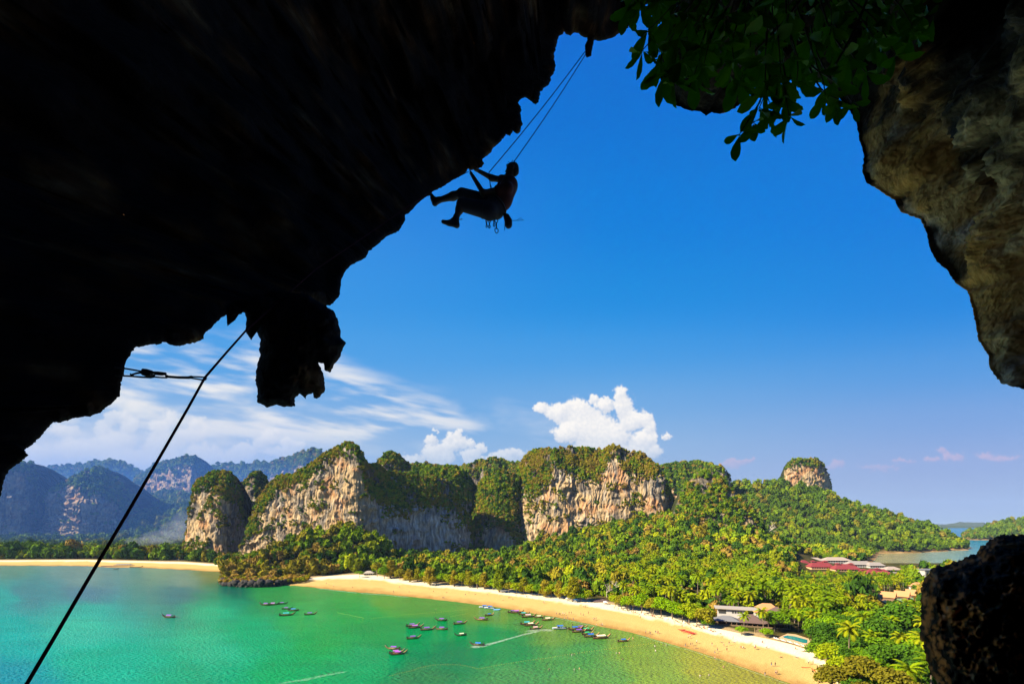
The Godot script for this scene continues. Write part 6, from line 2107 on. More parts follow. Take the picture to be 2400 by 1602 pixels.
func make_people() -> void:
	mk("people", Color.WHITE, 0.8, true)
	var skins := [Color(0.42, 0.23, 0.14), Color(0.30, 0.15, 0.08), Color(0.48, 0.27, 0.17)]
	var tops := [Color(0.42, 0.23, 0.14), Color(0.03, 0.05, 0.14), Color(0.5, 0.48, 0.45), Color(0.30, 0.15, 0.08), Color(0.02, 0.02, 0.02), Color(0.35, 0.04, 0.05)]
	var lows := [Color(0.02, 0.03, 0.10), Color(0.02, 0.02, 0.02), Color(0.30, 0.05, 0.04), Color(0.04, 0.14, 0.28), Color(0.10, 0.08, 0.07)]
	var hairs := [Color(0.02, 0.015, 0.01), Color(0.08, 0.05, 0.02), Color(0.25, 0.16, 0.06)]
	var bodies := []
	for w in 6:
		var row := []
		for k in 3:
			row.append(figure(pose(w), skins[(w + k) % 3], tops[(w * 2 + k * 2) % 6], lows[(w + k * 2) % 5], hairs[(w + k) % 3]))
		bodies.append(row)
	var said := ["standing", "walking", "standing hands on hips", "sitting", "lying", "wading"]
	# column, row of the feet, pose
	var list := [[1501, 1449, 1], [1528, 1444, 1], [1406.5, 1466, 0], [1409.5, 1466.5, 0], [1412.5, 1467, 2], [1513.6, 1485, 0], [1522, 1486, 0], [1525, 1487, 1], [1536.5, 1484, 1], [1540.5, 1484.6, 0], [1543, 1485, 2], [1613.6, 1496, 1], [1618, 1494, 0], [1633.5, 1508, 1], [1607, 1515, 1],
		[1619.4, 1513.4, 0], [1624, 1513, 0], [1632, 1519, 4], [1669, 1513, 1], [1676, 1532, 1], [1681.7, 1526.5, 1], [1690.4, 1504.6, 4], [1697, 1514, 1], [1704, 1526, 2], [1709, 1511, 1], [1719, 1504, 4], [1718.5, 1498, 1], [1737, 1517, 3], [1742, 1518, 3], [1769, 1520, 0], [1771, 1520.6, 1], [1798, 1518, 3],
		[1788, 1505.5, 3], [1829.7, 1539.5, 4], [1866, 1539.5, 4], [1865, 1520.5, 3], [1882.4, 1526, 4], [1808.7, 1561.5, 1], [1817.3, 1561.5, 0], [1818.5, 1580, 1], [1821.6, 1581, 0], [1793.4, 1583, 1], [1895.8, 1556, 1], [1906, 1555.5, 1], [1670.5, 1479.5, 4], [1688, 1484.5, 4], [1676.3, 1547, 0],
		[1038, 1402.5, 0], [1040.5, 1403, 0], [1099, 1390.6, 0], [1090.5, 1396, 1], [1142.6, 1393, 3], [1165, 1395, 0], [1179, 1408, 1], [1192.6, 1403.5, 0], [1202, 1406.5, 1], [1234, 1400.5, 0], [1237, 1401, 2], [1248, 1403, 3], [1263, 1404, 3], [1273.5, 1413.5, 0], [1276, 1413.5, 0], [1368, 1422, 3], [1372, 1422, 3],
		[1304.4, 1440, 1], [1310.8, 1441.4, 0], [1313.6, 1442, 0], [1319, 1441, 0], [1322.5, 1441.4, 1], [1326, 1440.4, 2], [1333.8, 1439, 0], [1339, 1439, 0], [1361.4, 1441.4, 1], [1368, 1443.4, 1], [1379, 1438.8, 2], [1323, 1453, 1], [1330.6, 1450.6, 1], [1343.8, 1454, 1], [1391, 1454, 0], [1393.5, 1454, 0], [1397, 1452, 1],
		[1398.5, 1468.5, 0], [764.4, 1369, 0], [771, 1371, 1], [781.7, 1375, 0], [826.4, 1378.6, 0], [922, 1388.4, 1], [936, 1377.4, 0], [958.5, 1388.4, 0], [694, 1368.8, 0], [1016, 1386, 3], [1046, 1388, 4], [1113, 1392, 4], [1006, 1379, 4], [1210, 1396, 3], [1195, 1399, 4], [1582, 1462, 0], [1600, 1467, 3], [1620, 1472, 3], [1440, 1427, 0], [1450, 1430, 1]]
	rng.seed = 12
	for q in list:
		var h := sand_h(q[0], q[1])
		var at := G(q[0], q[1], h)
		var where := "on the far part of the beach"
		if q[0] > 1290:
			where = "on the sand by the crowded right boat group"
		if q[0] > 1480:
			where = "on the wide sand below the restaurant"
		if q[0] > 1770:
			where = "near the right end of the beach"
		if q[0] < 860:
			where = "near the dark rocks"
		var o := single("person", bodies[q[2]][rng.randi() % 3], M.people, "tiny person %s %s" % [said[q[2]], where], "person", "people %s %s" % [said[q[2]], where], "", at)
		o.rotation.y = rng.randf() * TAU if q[2] != 4 else rng.randf_range(1.0, 2.2)
		o.scale = Vector3.ONE * rng.randf_range(1.18, 1.34)
	for q in [[1535, 1516, 0.9], [1536.5, 1527.5, 0.7], [1554.6, 1513, 1.25], [1561.6, 1512, 1.2], [1641, 1584, 1.3], [1662, 1582.5, 1.3], [1696, 1563.5, 1.2], [1460, 1545.5, 1.3], [1445, 1531, 1.25], [1452, 1530.5, 1.3], [1483.6, 1499, 0.4], [1287, 1572, 0.75], [1346, 1569.5, 1.25], [1358, 1567, 1.25], [1340.6, 1535, 1.25], [1345.5, 1535, 1.25], [1019, 1429, 1.25], [1022, 1428.6, 1.3], [1341.6, 1466, 0.5]]:
		var at := G(q[0], q[1], 0.0)
		var o := single("person", bodies[5][rng.randi() % 3], M.people, "tiny bather standing %s in the shallow green water" % ("waist deep" if q[2] < 1.0 else "up to the shoulders"), "person", "bathers %s in the water" % ("waist deep" if q[2] < 1.0 else "up to the shoulders"), "", at - Vector3(0, q[2], 0))
		o.rotation.y = rng.randf() * TAU
		o.scale = Vector3.ONE * 1.25

func sand_h(px: float, py: float) -> float:
	var dw := EYE * F / (lut(WATER_LINE, px) - HY)
	var dv := EYE * F / (lut(VEG_LINE, px) - 1.0 - HY)
	var d := EYE * F / (py - HY)
	var f := (d - dw) / maxf(dv - dw, 6.0)
	return 2.75 * sm(-0.12, 1.0, f) - 0.06 if f > 0 else -0.1

# ------------------------------------------------------------------ the climber
const CD := 9.0     # metres from the eye

func cj(x: float, y: float, dz := 0.0) -> Vector3:
	# x, y: place in a close look at the climber (7.467 pixels to one)
	return P(960.0 + x / 7.467, 360.0 + y / 7.467, CD - dz)

func hand(mb: MB, wrist: Vector3, dir: Vector3, across: Vector3, curl: Vector3, skin: Color) -> void:
	var b := []
	var palm := wrist + dir * 0.085
	b.append([wrist, palm, 0.026, 0.032, skin])
	b.append([wrist + across * 0.015, palm + across * 0.025, 0.022, 0.018, skin])
	b.append([wrist - across * 0.015, palm - across * 0.025, 0.022, 0.018, skin])
	var lens := [0.070, 0.080, 0.076, 0.060]
	for k in 4:
		var o := palm + across * (0.030 - 0.020 * k)
		var l: float = lens[k]
		var p1 := o + (dir * 0.75 + curl * 0.5).normalized() * l * 0.5
		var p2 := p1 + (dir * 0.1 + curl).normalized() * l * 0.32
		var p3 := p2 + (curl * 0.8 - dir * 0.5).normalized() * l * 0.25
		b.append([o, p1, 0.0100, 0.0092, skin])
		b.append([p1, p2, 0.0092, 0.0085, skin])
		b.append([p2, p3, 0.0085, 0.0075, skin])
	var t0 := wrist + dir * 0.025 + across * 0.028
	var t1 := t0 + (across * 0.8 + dir * 0.7 + curl * 0.3).normalized() * 0.04
	b.append([t0, t1, 0.013, 0.011, skin])
	b.append([t1, t1 + (dir * 0.6 + curl * 0.8).normalized() * 0.032, 0.011, 0.009, skin])
	flesh(mb, b, 0.0055, 0.008)

func make_climber() -> void:
	mk("skin", Color.WHITE, 0.7, true)
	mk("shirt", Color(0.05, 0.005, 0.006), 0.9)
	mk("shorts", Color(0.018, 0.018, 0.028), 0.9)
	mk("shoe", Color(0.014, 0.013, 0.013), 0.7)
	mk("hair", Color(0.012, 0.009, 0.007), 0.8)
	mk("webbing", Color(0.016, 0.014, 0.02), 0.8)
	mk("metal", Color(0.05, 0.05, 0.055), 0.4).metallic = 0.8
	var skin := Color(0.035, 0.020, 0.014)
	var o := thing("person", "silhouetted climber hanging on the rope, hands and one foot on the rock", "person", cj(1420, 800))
	var base := o.position
	var J := {}
	for q in [["head", 1800, 285, 0.0], ["jaw", 1720, 370, 0.0], ["neck", 1768, 450, 0.0], ["chest", 1745, 590, 0.0], ["belly", 1640, 800, 0.0], ["hip", 1500, 950, 0.0], ["sa", 1720, 475, -0.16], ["sb", 1715, 600, 0.16], ["ea", 1440, 425, -0.20], ["wa", 1205, 300, -0.10],
		["eb", 1290, 690, 0.20], ["wb", 1100, 385, 0.08], ["ha", 1420, 880, -0.10], ["hb", 1400, 1000, 0.10], ["ka", 900, 703, -0.12], ["kb", 905, 888, 0.12], ["aa", 500, 815, -0.10], ["ab", 815, 1120, 0.10], ["heela", 440, 860, -0.10], ["toea", 385, 730, -0.12], ["heelb", 825, 1245, 0.10], ["toeb", 585, 1190, 0.10]]:
		J[q[0]] = cj(q[1], q[2], q[3]) - base
	var body := []
	body.append([J.neck, J.jaw, 0.062, 0.055, skin])
	body.append([J.neck, J.chest, 0.065, 0.13, skin])
	body.append([J.sa, J.sb, 0.085, 0.085, skin])
	body.append([J.chest, J.belly, 0.15, 0.145, skin])
	body.append([J.belly, J.hip, 0.15, 0.165, skin])
	for s in ["a", "b"]:
		body.append([J["s" + s], J["e" + s], 0.062, 0.050, skin])
		body.append([J["e" + s], J["w" + s], 0.050, 0.034, skin])
		body.append([J.hip, J["h" + s], 0.15, 0.125, skin])
		body.append([J["h" + s], J["k" + s], 0.115, 0.076, skin])
		var calf: Vector3 = J["k" + s].lerp(J["a" + s], 0.35)
		body.append([J["k" + s], calf, 0.074, 0.072, skin])
		body.append([calf, J["a" + s], 0.072, 0.045, skin])
		body.append([J["a" + s], J["heel" + s], 0.042, 0.04, skin])
		body.append([J["heel" + s], J["toe" + s], 0.04, 0.034, skin])
	var mb := MB.new()
	flesh(mb, body, 0.016, 0.05)
	# head: skull, face, nose, brow, chin, ear
	var hd: Vector3 = J.head
	var fw := Vector3(-0.97, -0.05, 0.15).normalized()
	var hb := []
	hb.append([hd + Vector3(0.005, 0.015, 0), hd + fw * 0.025 + Vector3(0, -0.005, 0), 0.098, 0.092, skin])
	hb.append([hd + fw * 0.04 + Vector3(0, -0.05, 0), hd + fw * 0.075 + Vector3(0, -0.105, 0), 0.062, 0.03, skin])
	hb.append([hd + fw * 0.02 + Vector3(0, -0.07, 0), hd + fw * 0.045 + Vector3(0, -0.10, 0), 0.06, 0.045, skin])
	hb.append([hd + fw * 0.105 + Vector3(0, 0.005, 0), hd + fw * 0.132 + Vector3(0, -0.035, 0), 0.010, 0.014, skin])
	hb.append([hd + fw * 0.100 + Vector3(0, -0.068, 0.02), hd + fw * 0.100 + Vector3(0, -0.068, -0.02), 0.011, 0.011, Color(0.09, 0.035, 0.03)])
	hb.append([hd + fw * 0.095 + Vector3(0, 0.022, 0.04), hd + fw * 0.095 + Vector3(0, 0.022, -0.04), 0.012, 0.012, skin])
	for z in [-1.0, 1.0]:
		hb.append([hd + Vector3(0.01, 0.005, z * 0.090), hd + Vector3(0.005, -0.03, z * 0.088), 0.018, 0.012, skin])
		hb.append([hd + fw * 0.088 + Vector3(0, 0.002, z * 0.032), hd + fw * 0.089 + Vector3(0, 0.002, z * 0.032), 0.014, 0.014, Color(0.02, 0.015, 0.012)])
	flesh(mb, hb, 0.007, 0.02)
	hand(mb, J.wa, (cj(1110, 245) - base - J.wa + Vector3(0, 0, 0)).normalized(), Vector3(0.2, 0.1, 1).normalized(), Vector3(-0.5, 0.8, 0).normalized(), skin)
	hand(mb, J.wb, (cj(1050, 300) - base - J.wb).normalized(), Vector3(0.3, 0, -1).normalized(), Vector3(-0.3, 0.9, 0).normalized(), skin)
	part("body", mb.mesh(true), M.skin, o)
	# hair
	var hm := MB.new()
	var hh := [[hd + Vector3(0.03, 0.035, 0), hd + Vector3(0.045, -0.02, 0), 0.092, 0.08, Color.WHITE], [hd + Vector3(-0.03, 0.065, 0), hd + Vector3(0.03, 0.06, 0), 0.068, 0.07, Color.WHITE], [hd + Vector3(0.055, -0.05, 0), hd + Vector3(0.045, -0.09, 0), 0.05, 0.03, Color.WHITE]]
	flesh(hm, hh, 0.008, 0.03)
	for k in 60:
		var a := rng.randf_range(-1.2, 3.6)
		var p := hd + Vector3(cos(a) * 0.11 + 0.01, sin(a) * 0.10 + 0.03, rng.randf_range(-0.07, 0.07))
		var q := p + Vector3(cos(a), sin(a), 0) * 0.022
		hm.tri(p + Vector3(0.008, 0, 0.004), p - Vector3(0.008, 0, 0.004), q)
	for k in 5:
		hm.tri(hd + Vector3(-0.095, 0.06 + k * 0.008, 0), hd + Vector3(-0.085, 0.075 + k * 0.006, 0.02), hd + Vector3(-0.125, 0.055 + k * 0.012, 0.01))
	part("hair", hm.mesh(true), M.hair, o)
	var cm := MB.new()
	var w := Color.WHITE
	flesh(cm, [[J.chest + Vector3(0, 0.04, 0), J.belly, 0.165, 0.165, w], [J.belly, J.belly.lerp(J.hip, 0.45), 0.165, 0.17, w], [J.sa, J.sb, 0.10, 0.10, w], [J.sa, J.sa.lerp(J.ea, 0.4), 0.082, 0.085, w], [J.sb, J.sb.lerp(J.eb, 0.4), 0.082, 0.085, w]], 0.016, 0.05)
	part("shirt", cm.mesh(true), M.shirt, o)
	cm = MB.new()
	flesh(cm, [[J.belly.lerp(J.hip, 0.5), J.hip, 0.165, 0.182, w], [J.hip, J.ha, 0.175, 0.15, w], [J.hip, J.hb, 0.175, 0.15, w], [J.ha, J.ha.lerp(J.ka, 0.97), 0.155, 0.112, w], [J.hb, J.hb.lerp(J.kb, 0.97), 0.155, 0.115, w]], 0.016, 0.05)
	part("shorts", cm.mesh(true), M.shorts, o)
	for s in ["a", "b"]:
		cm = MB.new()
		var up: Vector3 = (J["a" + s] - J["heel" + s]).normalized()
		flesh(cm, [[J["heel" + s], J["heel" + s].lerp(J["toe" + s], 0.6), 0.052, 0.048, w], [J["heel" + s].lerp(J["toe" + s], 0.5), J["toe" + s], 0.048, 0.036, w], [J["a" + s], J["heel" + s], 0.052, 0.054, w], [J["a" + s], J["toe" + s].lerp(J["heel" + s], 0.45), 0.05, 0.042, w], [J["a" + s], J["a" + s] + up * 0.03, 0.052, 0.05, w]], 0.011, 0.02)
		var tie: Vector3 = J["a" + s] + up * 0.01
		cm.tube(limb(tie, tie + Vector3(-0.06, 0.02, 0.03), Vector3(0, 0.012, 0)), 0.004, 0.003, 4)
		cm.tube(limb(tie, tie + Vector3(-0.03, 0.06, 0.0), Vector3(0.012, 0, 0)), 0.004, 0.003, 4)
		if s == "b":
			cm.tube(limb(tie + Vector3(0.05, -0.04, 0), tie + Vector3(0.115, -0.035, 0), Vector3(0, -0.004, 0)), 0.006, 0.010, 5)
		part("shoe", cm.mesh(true), M.shoe, o)
	# harness: waist belt and leg loops
	cm = MB.new()
	var waist: Vector3 = J.belly.lerp(J.hip, 0.62)
	var axis: Vector3 = (J.belly - J.hip).normalized()
	for q in [[waist, axis, 0.188], [J.ha.lerp(J.ka, 0.22), (J.ka - J.ha).normalized(), 0.138], [J.hb.lerp(J.kb, 0.22), (J.kb - J.hb).normalized(), 0.138]]:
		var a: Vector3 = q[1].cross(Vector3(0, 0, 1)).normalized()
		var ring := PackedVector3Array()
		for k in 21:
			ring.push_back(q[0] + (a * cos(TAU * k / 20) + Vector3(0, 0, 1) * sin(TAU * k / 20)) * q[2])
		cm.tube(ring, 0.022, 0.022, 5)
	part("harness", cm.mesh(true), M.webbing, o)
	# belay loop and knot in front of the belly
	cm = MB.new()
	cm.tube(PackedVector3Array([cj(1420, 640) - base, cj(1412, 560) - base, cj(1404, 480) - base]), 0.008, 0.008, 5)
	cm.tube(PackedVector3Array([cj(1478, 650) - base, cj(1530, 580) - base]), 0.008, 0.008, 5)
	cm.tube(PackedVector3Array([cj(1512, 652) - base, cj(1545, 590) - base]), 0.008, 0.008, 5)
	cm.tube(PackedVector3Array([cj(1520, 590) - base, cj(1545, 545) - base, cj(1565, 505) - base, cj(1600, 480) - base]), 0.026, 0.018, 6)
	cm.tube(PackedVector3Array([cj(1422, 640) - base, cj(1436, 600) - base, cj(1420, 545) - base]), 0.006, 0.006, 4)
	part("belay_loop", cm.mesh(true), M.webbing, o)
	# chalk bag hanging behind
	cm = MB.new()
	flesh(cm, [[cj(1700, 1110) - base, cj(1728, 1180) - base, 0.062, 0.070, w], [cj(1728, 1180) - base, cj(1732, 1238) - base, 0.07, 0.072, w], [cj(1665, 1070) - base, cj(1700, 1120) - base, 0.03, 0.05, w]], 0.012, 0.02)
	cm.tube(limb(cj(1668, 1150) - base, cj(1664, 1340) - base, Vector3.ZERO, 2), 0.008, 0.006, 4)
	cm.tube(PackedVector3Array([cj(1770, 1168) - base, cj(1880, 1168) - base, cj(2005, 1160) - base]), 0.006, 0.004, 4)
	cm.tube(PackedVector3Array([cj(1875, 1165) - base, cj(1920, 1135) - base, cj(1950, 1118) - base, cj(1975, 1160) - base]), 0.004, 0.003, 4)
	part("chalk_bag", cm.mesh(true), M.webbing, o)
	# gear on the loops, each hanging from the harness
	var n := 0
	for q in [[1345, 1160, 1350, 1290, "quickdraw hanging leftmost from the climber's harness"], [1400, 1170, 1395, 1300, "quickdraw with a crossed sling hanging under the climber's seat"], [1475, 1140, 1480, 1270, "quickdraw hanging near the climber's chalk bag"], [1515, 1130, 1522, 1390, "longest quickdraw, with a lone carabiner at its lower end"]]:
		var g := thing("quickdraw", q[4], "quickdraw", cj(q[0], q[1], 0.05))
		var p0 := g.position
		var top := cj(q[0], q[1], 0.05) - p0
		var low := cj(q[2], q[3], 0.05) - p0
		var sling := MB.new()
		sling.tube(limb(top.lerp(low, 0.30), top.lerp(low, 0.70), Vector3.ZERO, 2), 0.014, 0.012, 5)
		part("sling", sling.mesh(true), M.webbing, g)
		for e in [[top, low.lerp(top, 0.70)], [low.lerp(top, 0.32), low]]:
			var loop := MB.new()
			var mid: Vector3 = (e[0] + e[1]) * 0.5
			var half: float = (e[1] - e[0]).length() * 0.5
			var ln := PackedVector3Array()
			for k in 15:
				var t := TAU * k / 14
				ln.push_back(mid + Vector3(sin(t) * half * 0.70 * (1.0 + 0.25 * cos(t)), cos(t) * half, 0.01 * sin(t + n)))
			loop.tube(ln, 0.009, 0.009, 5)
			part("carabiner", loop.mesh(true), M.metal, g)
		n += 1

func make_ropes() -> void:
	mk("rope", Color(0.030, 0.008, 0.014), 0.9).metallic_specular = 0.1
	mk("rope_dark", Color(0.02, 0.016, 0.02), 0.8)
	var mb := MB.new()
	mb.tube(limb(P(1378, 112, 10.05), P(1146, 404, 9.0), Vector3(0, -0.05, 0), 8), 0.0085, 0.0085, 6)
	mb.tube(limb(P(1146, 404, 9.0), cj(1420, 640), Vector3.ZERO, 2), 0.0085, 0.0085, 6)
	single("climbing_rope", mb.mesh(true), M.rope, "left strand of the climbing rope from the rock knob to the climber's belt", "rope")
	mb = MB.new()
	mb.tube(limb(P(1382, 112, 10.05), P(1201, 384, 9.2), Vector3(0, -0.05, 0), 8), 0.0085, 0.0085, 6)
	mb.tube(limb(P(1201, 384, 9.2), cj(1560, 560, -0.19), Vector3.ZERO, 3), 0.0085, 0.0085, 6)
	single("climbing_rope", mb.mesh(true), M.rope, "right strand of the climbing rope passing behind the climber's head", "rope")
	# the belay rope, along the rock, through the sling and down to the belayer
	mb = MB.new()
	var line := PackedVector3Array()
	for q in [[1098, 402, 8.85], [1064, 419, 8.5], [1010, 450, 7.9], [960, 480, 7.0], [900, 522, 6.2], [830, 570, 5.4], [740, 630, 4.5], [660, 700, 3.75], [620, 735, 3.35], [578, 772, 2.85], [530, 826, 2.5], [480, 884, 2.2], [440, 956, 2.05], [380, 1060, 1.85], [300, 1198, 1.68], [200, 1367, 1.52], [130, 1487, 1.42], [62, 1602, 1.34], [-40, 1780, 1.22]]:
		line.push_back(P(q[0], q[1], q[2]))
	mb.tube(line, 0.0055, 0.0055, 8)
	single("belay_rope", mb.mesh(true), M.rope, "long dark rope running from the climber along the roof down to the lower left corner", "rope")
	# sling with its knot at the left
	var o := thing("anchor_sling", "black sling with a bulky knot that holds the rope off the left wall", "sling", P(380, 880, 2.3))
	var b := o.position
	var s := func(x: float, y: float, d: float) -> Vector3: return P(250.0 + x / 7.83, 820.0 + y / 7.83, d) - b
	mb = MB.new()
	mb.tube(PackedVector3Array([s.call(150, 310, 2.45), s.call(310, 335, 2.40), s.call(480, 362, 2.36), s.call(640, 392, 2.33)]), 0.0046, 0.0046, 6)
	mb.tube(PackedVector3Array([s.call(150, 462, 2.45), s.call(300, 472, 2.40), s.call(450, 480, 2.37), s.call(640, 497, 2.33), s.call(800, 503, 2.31), s.call(860, 492, 2.31), s.call(870, 450, 2.31)]), 0.0046, 0.0046, 6)
	mb.tube(PackedVector3Array([s.call(430, 445, 2.34), s.call(460, 450, 2.34), s.call(450, 480, 2.34), s.call(480, 445, 2.34), s.call(540, 425, 2.33), s.call(640, 412, 2.33)]), 0.0050, 0.0050, 6)
	mb.tube(PackedVector3Array([s.call(800, 408, 2.31), s.call(940, 412, 2.30), s.call(1080, 430, 2.29)]), 0.0058, 0.0058, 6)
	mb.tube(PackedVector3Array([s.call(880, 440, 2.30), s.call(1000, 452, 2.29), s.call(1080, 440, 2.29)]), 0.0050, 0.0050, 6)
	part("cord", mb.mesh(true), M.rope_dark, o)
	mb = MB.new()
	for k in 6:
		var c: Vector3 = s.call(668 + k * 29, 402 + k * 6, 2.32)
		var ring := PackedVector3Array()
		for i in 13:
			var t := TAU * i / 12
			ring.push_back(c + Vector3(0.003 * sin(t) + 0.003 * cos(t), cos(t) * (0.0145 - 0.0008 * absf(k - 2.0)), sin(t) * 0.013))
		mb.tube(ring, 0.0046, 0.0046, 6)
	mb.tube(PackedVector3Array([s.call(650, 400, 2.32), s.call(830, 432, 2.32)]), 0.012, 0.010, 7)
	part("knot", mb.mesh(true), M.rope_dark, o)
	mb = MB.new()
	mb.tube(PackedVector3Array([s.call(890, 494, 2.30), s.call(1000, 503, 2.28), s.call(1100, 505, 2.27)]), 0.0042, 0.0042, 6)
	mb.tube(PackedVector3Array([s.call(1090, 470, 2.28), s.call(1120, 488, 2.27), s.call(1300, 502, 2.24), s.call(1500, 505, 2.22), s.call(1560, 492, 2.21)]), 0.0066, 0.0066, 6)
	part("webbing", mb.mesh(true), M.rope_dark, o)
	mb = MB.new()
	mb.tube(PackedVector3Array([s.call(1500, 492, 2.22), s.call(1560, 488, 2.21), s.call(1700, 492, 2.205), s.call(1790, 500, 2.20), s.call(1830, 520, 2.20), s.call(1810, 545, 2.20), s.call(1740, 545, 2.20), s.call(1650, 530, 2.205), s.call(1560, 515, 2.21), s.call(1500, 508, 2.22)]), 0.0036, 0.0036, 6)
	part("carabiner", mb.mesh(true), M.metal, o)

# ------------------------------------------------------------------ the branch overhead
func leaf_mesh(seed_: int, w: float) -> ArrayMesh:
	var r := RandomNumberGenerator.new()
	r.seed = seed_
	var mb := MB.new()
	var n := 9
	var v := PackedVector3Array()
	var c := PackedColorArray()
	var bend := r.randf_range(-0.25, 0.15)
	var twist := r.randf_range(-0.3, 0.3)
	for i in n:
		var t := float(i) / (n - 1)
		var half := w * pow(sin(PI * pow(t * 0.96 + 0.04, 1.5)), 0.62)
		if i == n - 1:
			half = 0.03
		for s in 5:
			var q := s / 2.0 - 1.0
			v.push_back(Vector3(q * half, -t, bend * t * t + absf(q) * half * 0.35 + twist * q * half * t + 0.02 * sin(t * 24.0) * absf(q)))
			var k := 1.25 if s == 2 else 1.0 + 0.12 * sin(t * 40.0)
			c.push_back(Color(k, k, k))
	mb.grid(n, 5, v, c)
	mb.tube(PackedVector3Array([Vector3(0, 0.14, -0.02), Vector3(0, 0, 0), Vector3(0, -0.8, bend * 0.64 - 0.012)]), 0.012, 0.004, 4, Color(1.3, 1.2, 1.0))
	return mb.mesh(true)

func make_branch() -> void:
	var lm := mk("leaf_dark", Color(0.055, 0.16, 0.016), 0.6, true)
	lm.metallic_specular = 0.25
	lm.backlight_enabled = true
	lm.backlight = Color(0.7, 0.8, 0.3)
	var lms := [lm, lm.duplicate(), lm.duplicate()]
	lms[1].albedo_color = Color(0.085, 0.19, 0.018).linear_to_srgb()
	lms[2].albedo_color = Color(0.035, 0.11, 0.014).linear_to_srgb()
	mk("twig", Color(0.035, 0.025, 0.02), 0.9)
	var o := thing("leafy_branch", "dark leafy branch hanging from above at the top right of the cave mouth", "branch", P(1800, -60, 2.4))
	var b := o.position
	var leaves := []
	for k in 6:
		leaves.append(leaf_mesh(k, [0.24, 0.27, 0.21, 0.29, 0.25, 0.23][k]))
	var r := RandomNumberGenerator.new()
	r.seed = 17
	# whorls: column, row, distance, leaves
	var whorls := [[1500, -5, 2.3, 6], [1475, 10, 2.35, 5], [1545, 0, 2.3, 6], [1520, 70, 2.3, 5], [1506, 118, 2.3, 4], [1545, 120, 2.3, 6], [1560, 165, 2.25, 5], [1545, 145, 2.25, 4], [1590, 90, 2.2, 7], [1612, 30, 2.2, 6], [1640, 110, 2.2, 7], [1650, 150, 2.1, 6], [1600, 140, 2.2, 5], [1700, 30, 2.2, 6], [1690, 100, 2.2, 6], [1720, 140, 2.15, 6],
		[1745, 80, 2.2, 6], [1770, 20, 2.2, 6], [1735, 190, 2.15, 6], [1790, 150, 2.15, 7], [1815, 95, 2.2, 6], [1830, 175, 2.1, 7], [1850, 30, 2.2, 5], [1865, 130, 2.2, 6], [1795, 205, 2.1, 5], [1868, 190, 2.15, 5], [1900, 90, 2.25, 5], [1920, 165, 2.2, 5], [1955, 190, 2.2, 5], [1950, 60, 2.3, 5], [1990, 130, 2.3, 5], [2030, 170, 2.35, 5], [2050, 90, 2.4, 4],
		[1965, 232, 2.2, 6], [2000, 240, 2.25, 5], [1935, 222, 2.2, 4], [1780, 252, 2.1, 5], [1812, 262, 2.1, 4], [1850, 272, 2.1, 4], [1765, 285, 2.1, 4], [1735, 312, 2.1, 4], [1842, 225, 2.1, 5], [2100, 130, 2.5, 3], [2140, 60, 2.5, 3], [1570, 40, 2.3, 6], [1660, 60, 2.25, 6], [1625, 180, 2.2, 3], [1580, 190, 2.25, 3]]
	var tw := MB.new()
	var count := 0
	for q in whorls:
		var c := P(q[0], q[1], q[2]) - b
		var up := P(lerpf(q[0], 1800, 0.35), q[1] - 130.0, q[2] + 0.1) - b
		if q[1] > 215:
			up = P(lerpf(q[0], 1830, 0.5), q[1] - 75.0, q[2] + 0.03) - b
		tw.tube(limb(up, c, Vector3(r.randfn(), r.randfn(), r.randfn()) * 0.012, 4), 0.0042, 0.0022, 5)
		for k in q[3]:
			var a: float = TAU * (k + r.randf() * 0.6) / q[3]
			var dir := Vector3(cos(a) * 0.85 + r.randfn() * 0.15, -0.75 + r.randfn() * 0.28, sin(a) * 0.75).normalized()
			var x := dir.cross(Vector3(r.randfn() * 0.35, 0.12, 1.0)).normalized()
			var z := x.cross(-dir).normalized()
			var s := r.randf_range(0.068, 0.128) * (0.82 if q[1] > 215 else 1.0)
			var leaf := part("leaf", leaves[r.randi() % 6], lms[[0, 0, 1, 2][r.randi() % 4]], o)
			leaf.transform = Transform3D(Basis(x * s, -dir * s, z * s), c + dir * 0.012)
			count += 1
	part("twig", tw.mesh(true), M.twig, o)
	var st := MB.new()
	st.tube(limb(P(2300, -200, 2.9) - b, P(1560, -60, 2.45) - b, Vector3(0, 0.1, 0), 8), 0.022, 0.008, 7)
	st.tube(limb(P(1950, -130, 2.6) - b, P(1760, 130, 2.25) - b, Vector3(0.05, 0, 0), 6), 0.012, 0.005, 6)
	st.tube(limb(P(2050, -120, 2.7) - b, P(1960, 150, 2.3) - b, Vector3(0.05, 0, 0), 6), 0.011, 0.005, 6)
	part("stem", st.mesh(true), M.twig, o)
	# the mass of foliage behind, higher up
	var pl := []
	var ti := PackedColorArray()
	for k in 900:
		var px := r.randf_range(1470, 2190)
		var py := r.randf_range(-150, 60 + 130 * sin(clampf((px - 1440) / 760.0, 0, 1) * PI))
		if px < 1560 and py > 10:
			continue
		var at := P(px, py, r.randf_range(2.5, 2.9)) - b
		var dir := Vector3(r.randfn() * 0.7, -0.8, r.randfn() * 0.6).normalized()
		var x := dir.cross(Vector3(r.randfn(), r.randfn(), 1.0)).normalized()
		var s := r.randf_range(0.07, 0.12)
		pl.append(Transform3D(Basis(x * s, -dir * s, x.cross(-dir).normalized() * s), at))
		ti.push_back(Color(1, 1, 1) * r.randf_range(0.6, 1.0))
	many("foliage", leaves[1], lm, pl, ti, o)

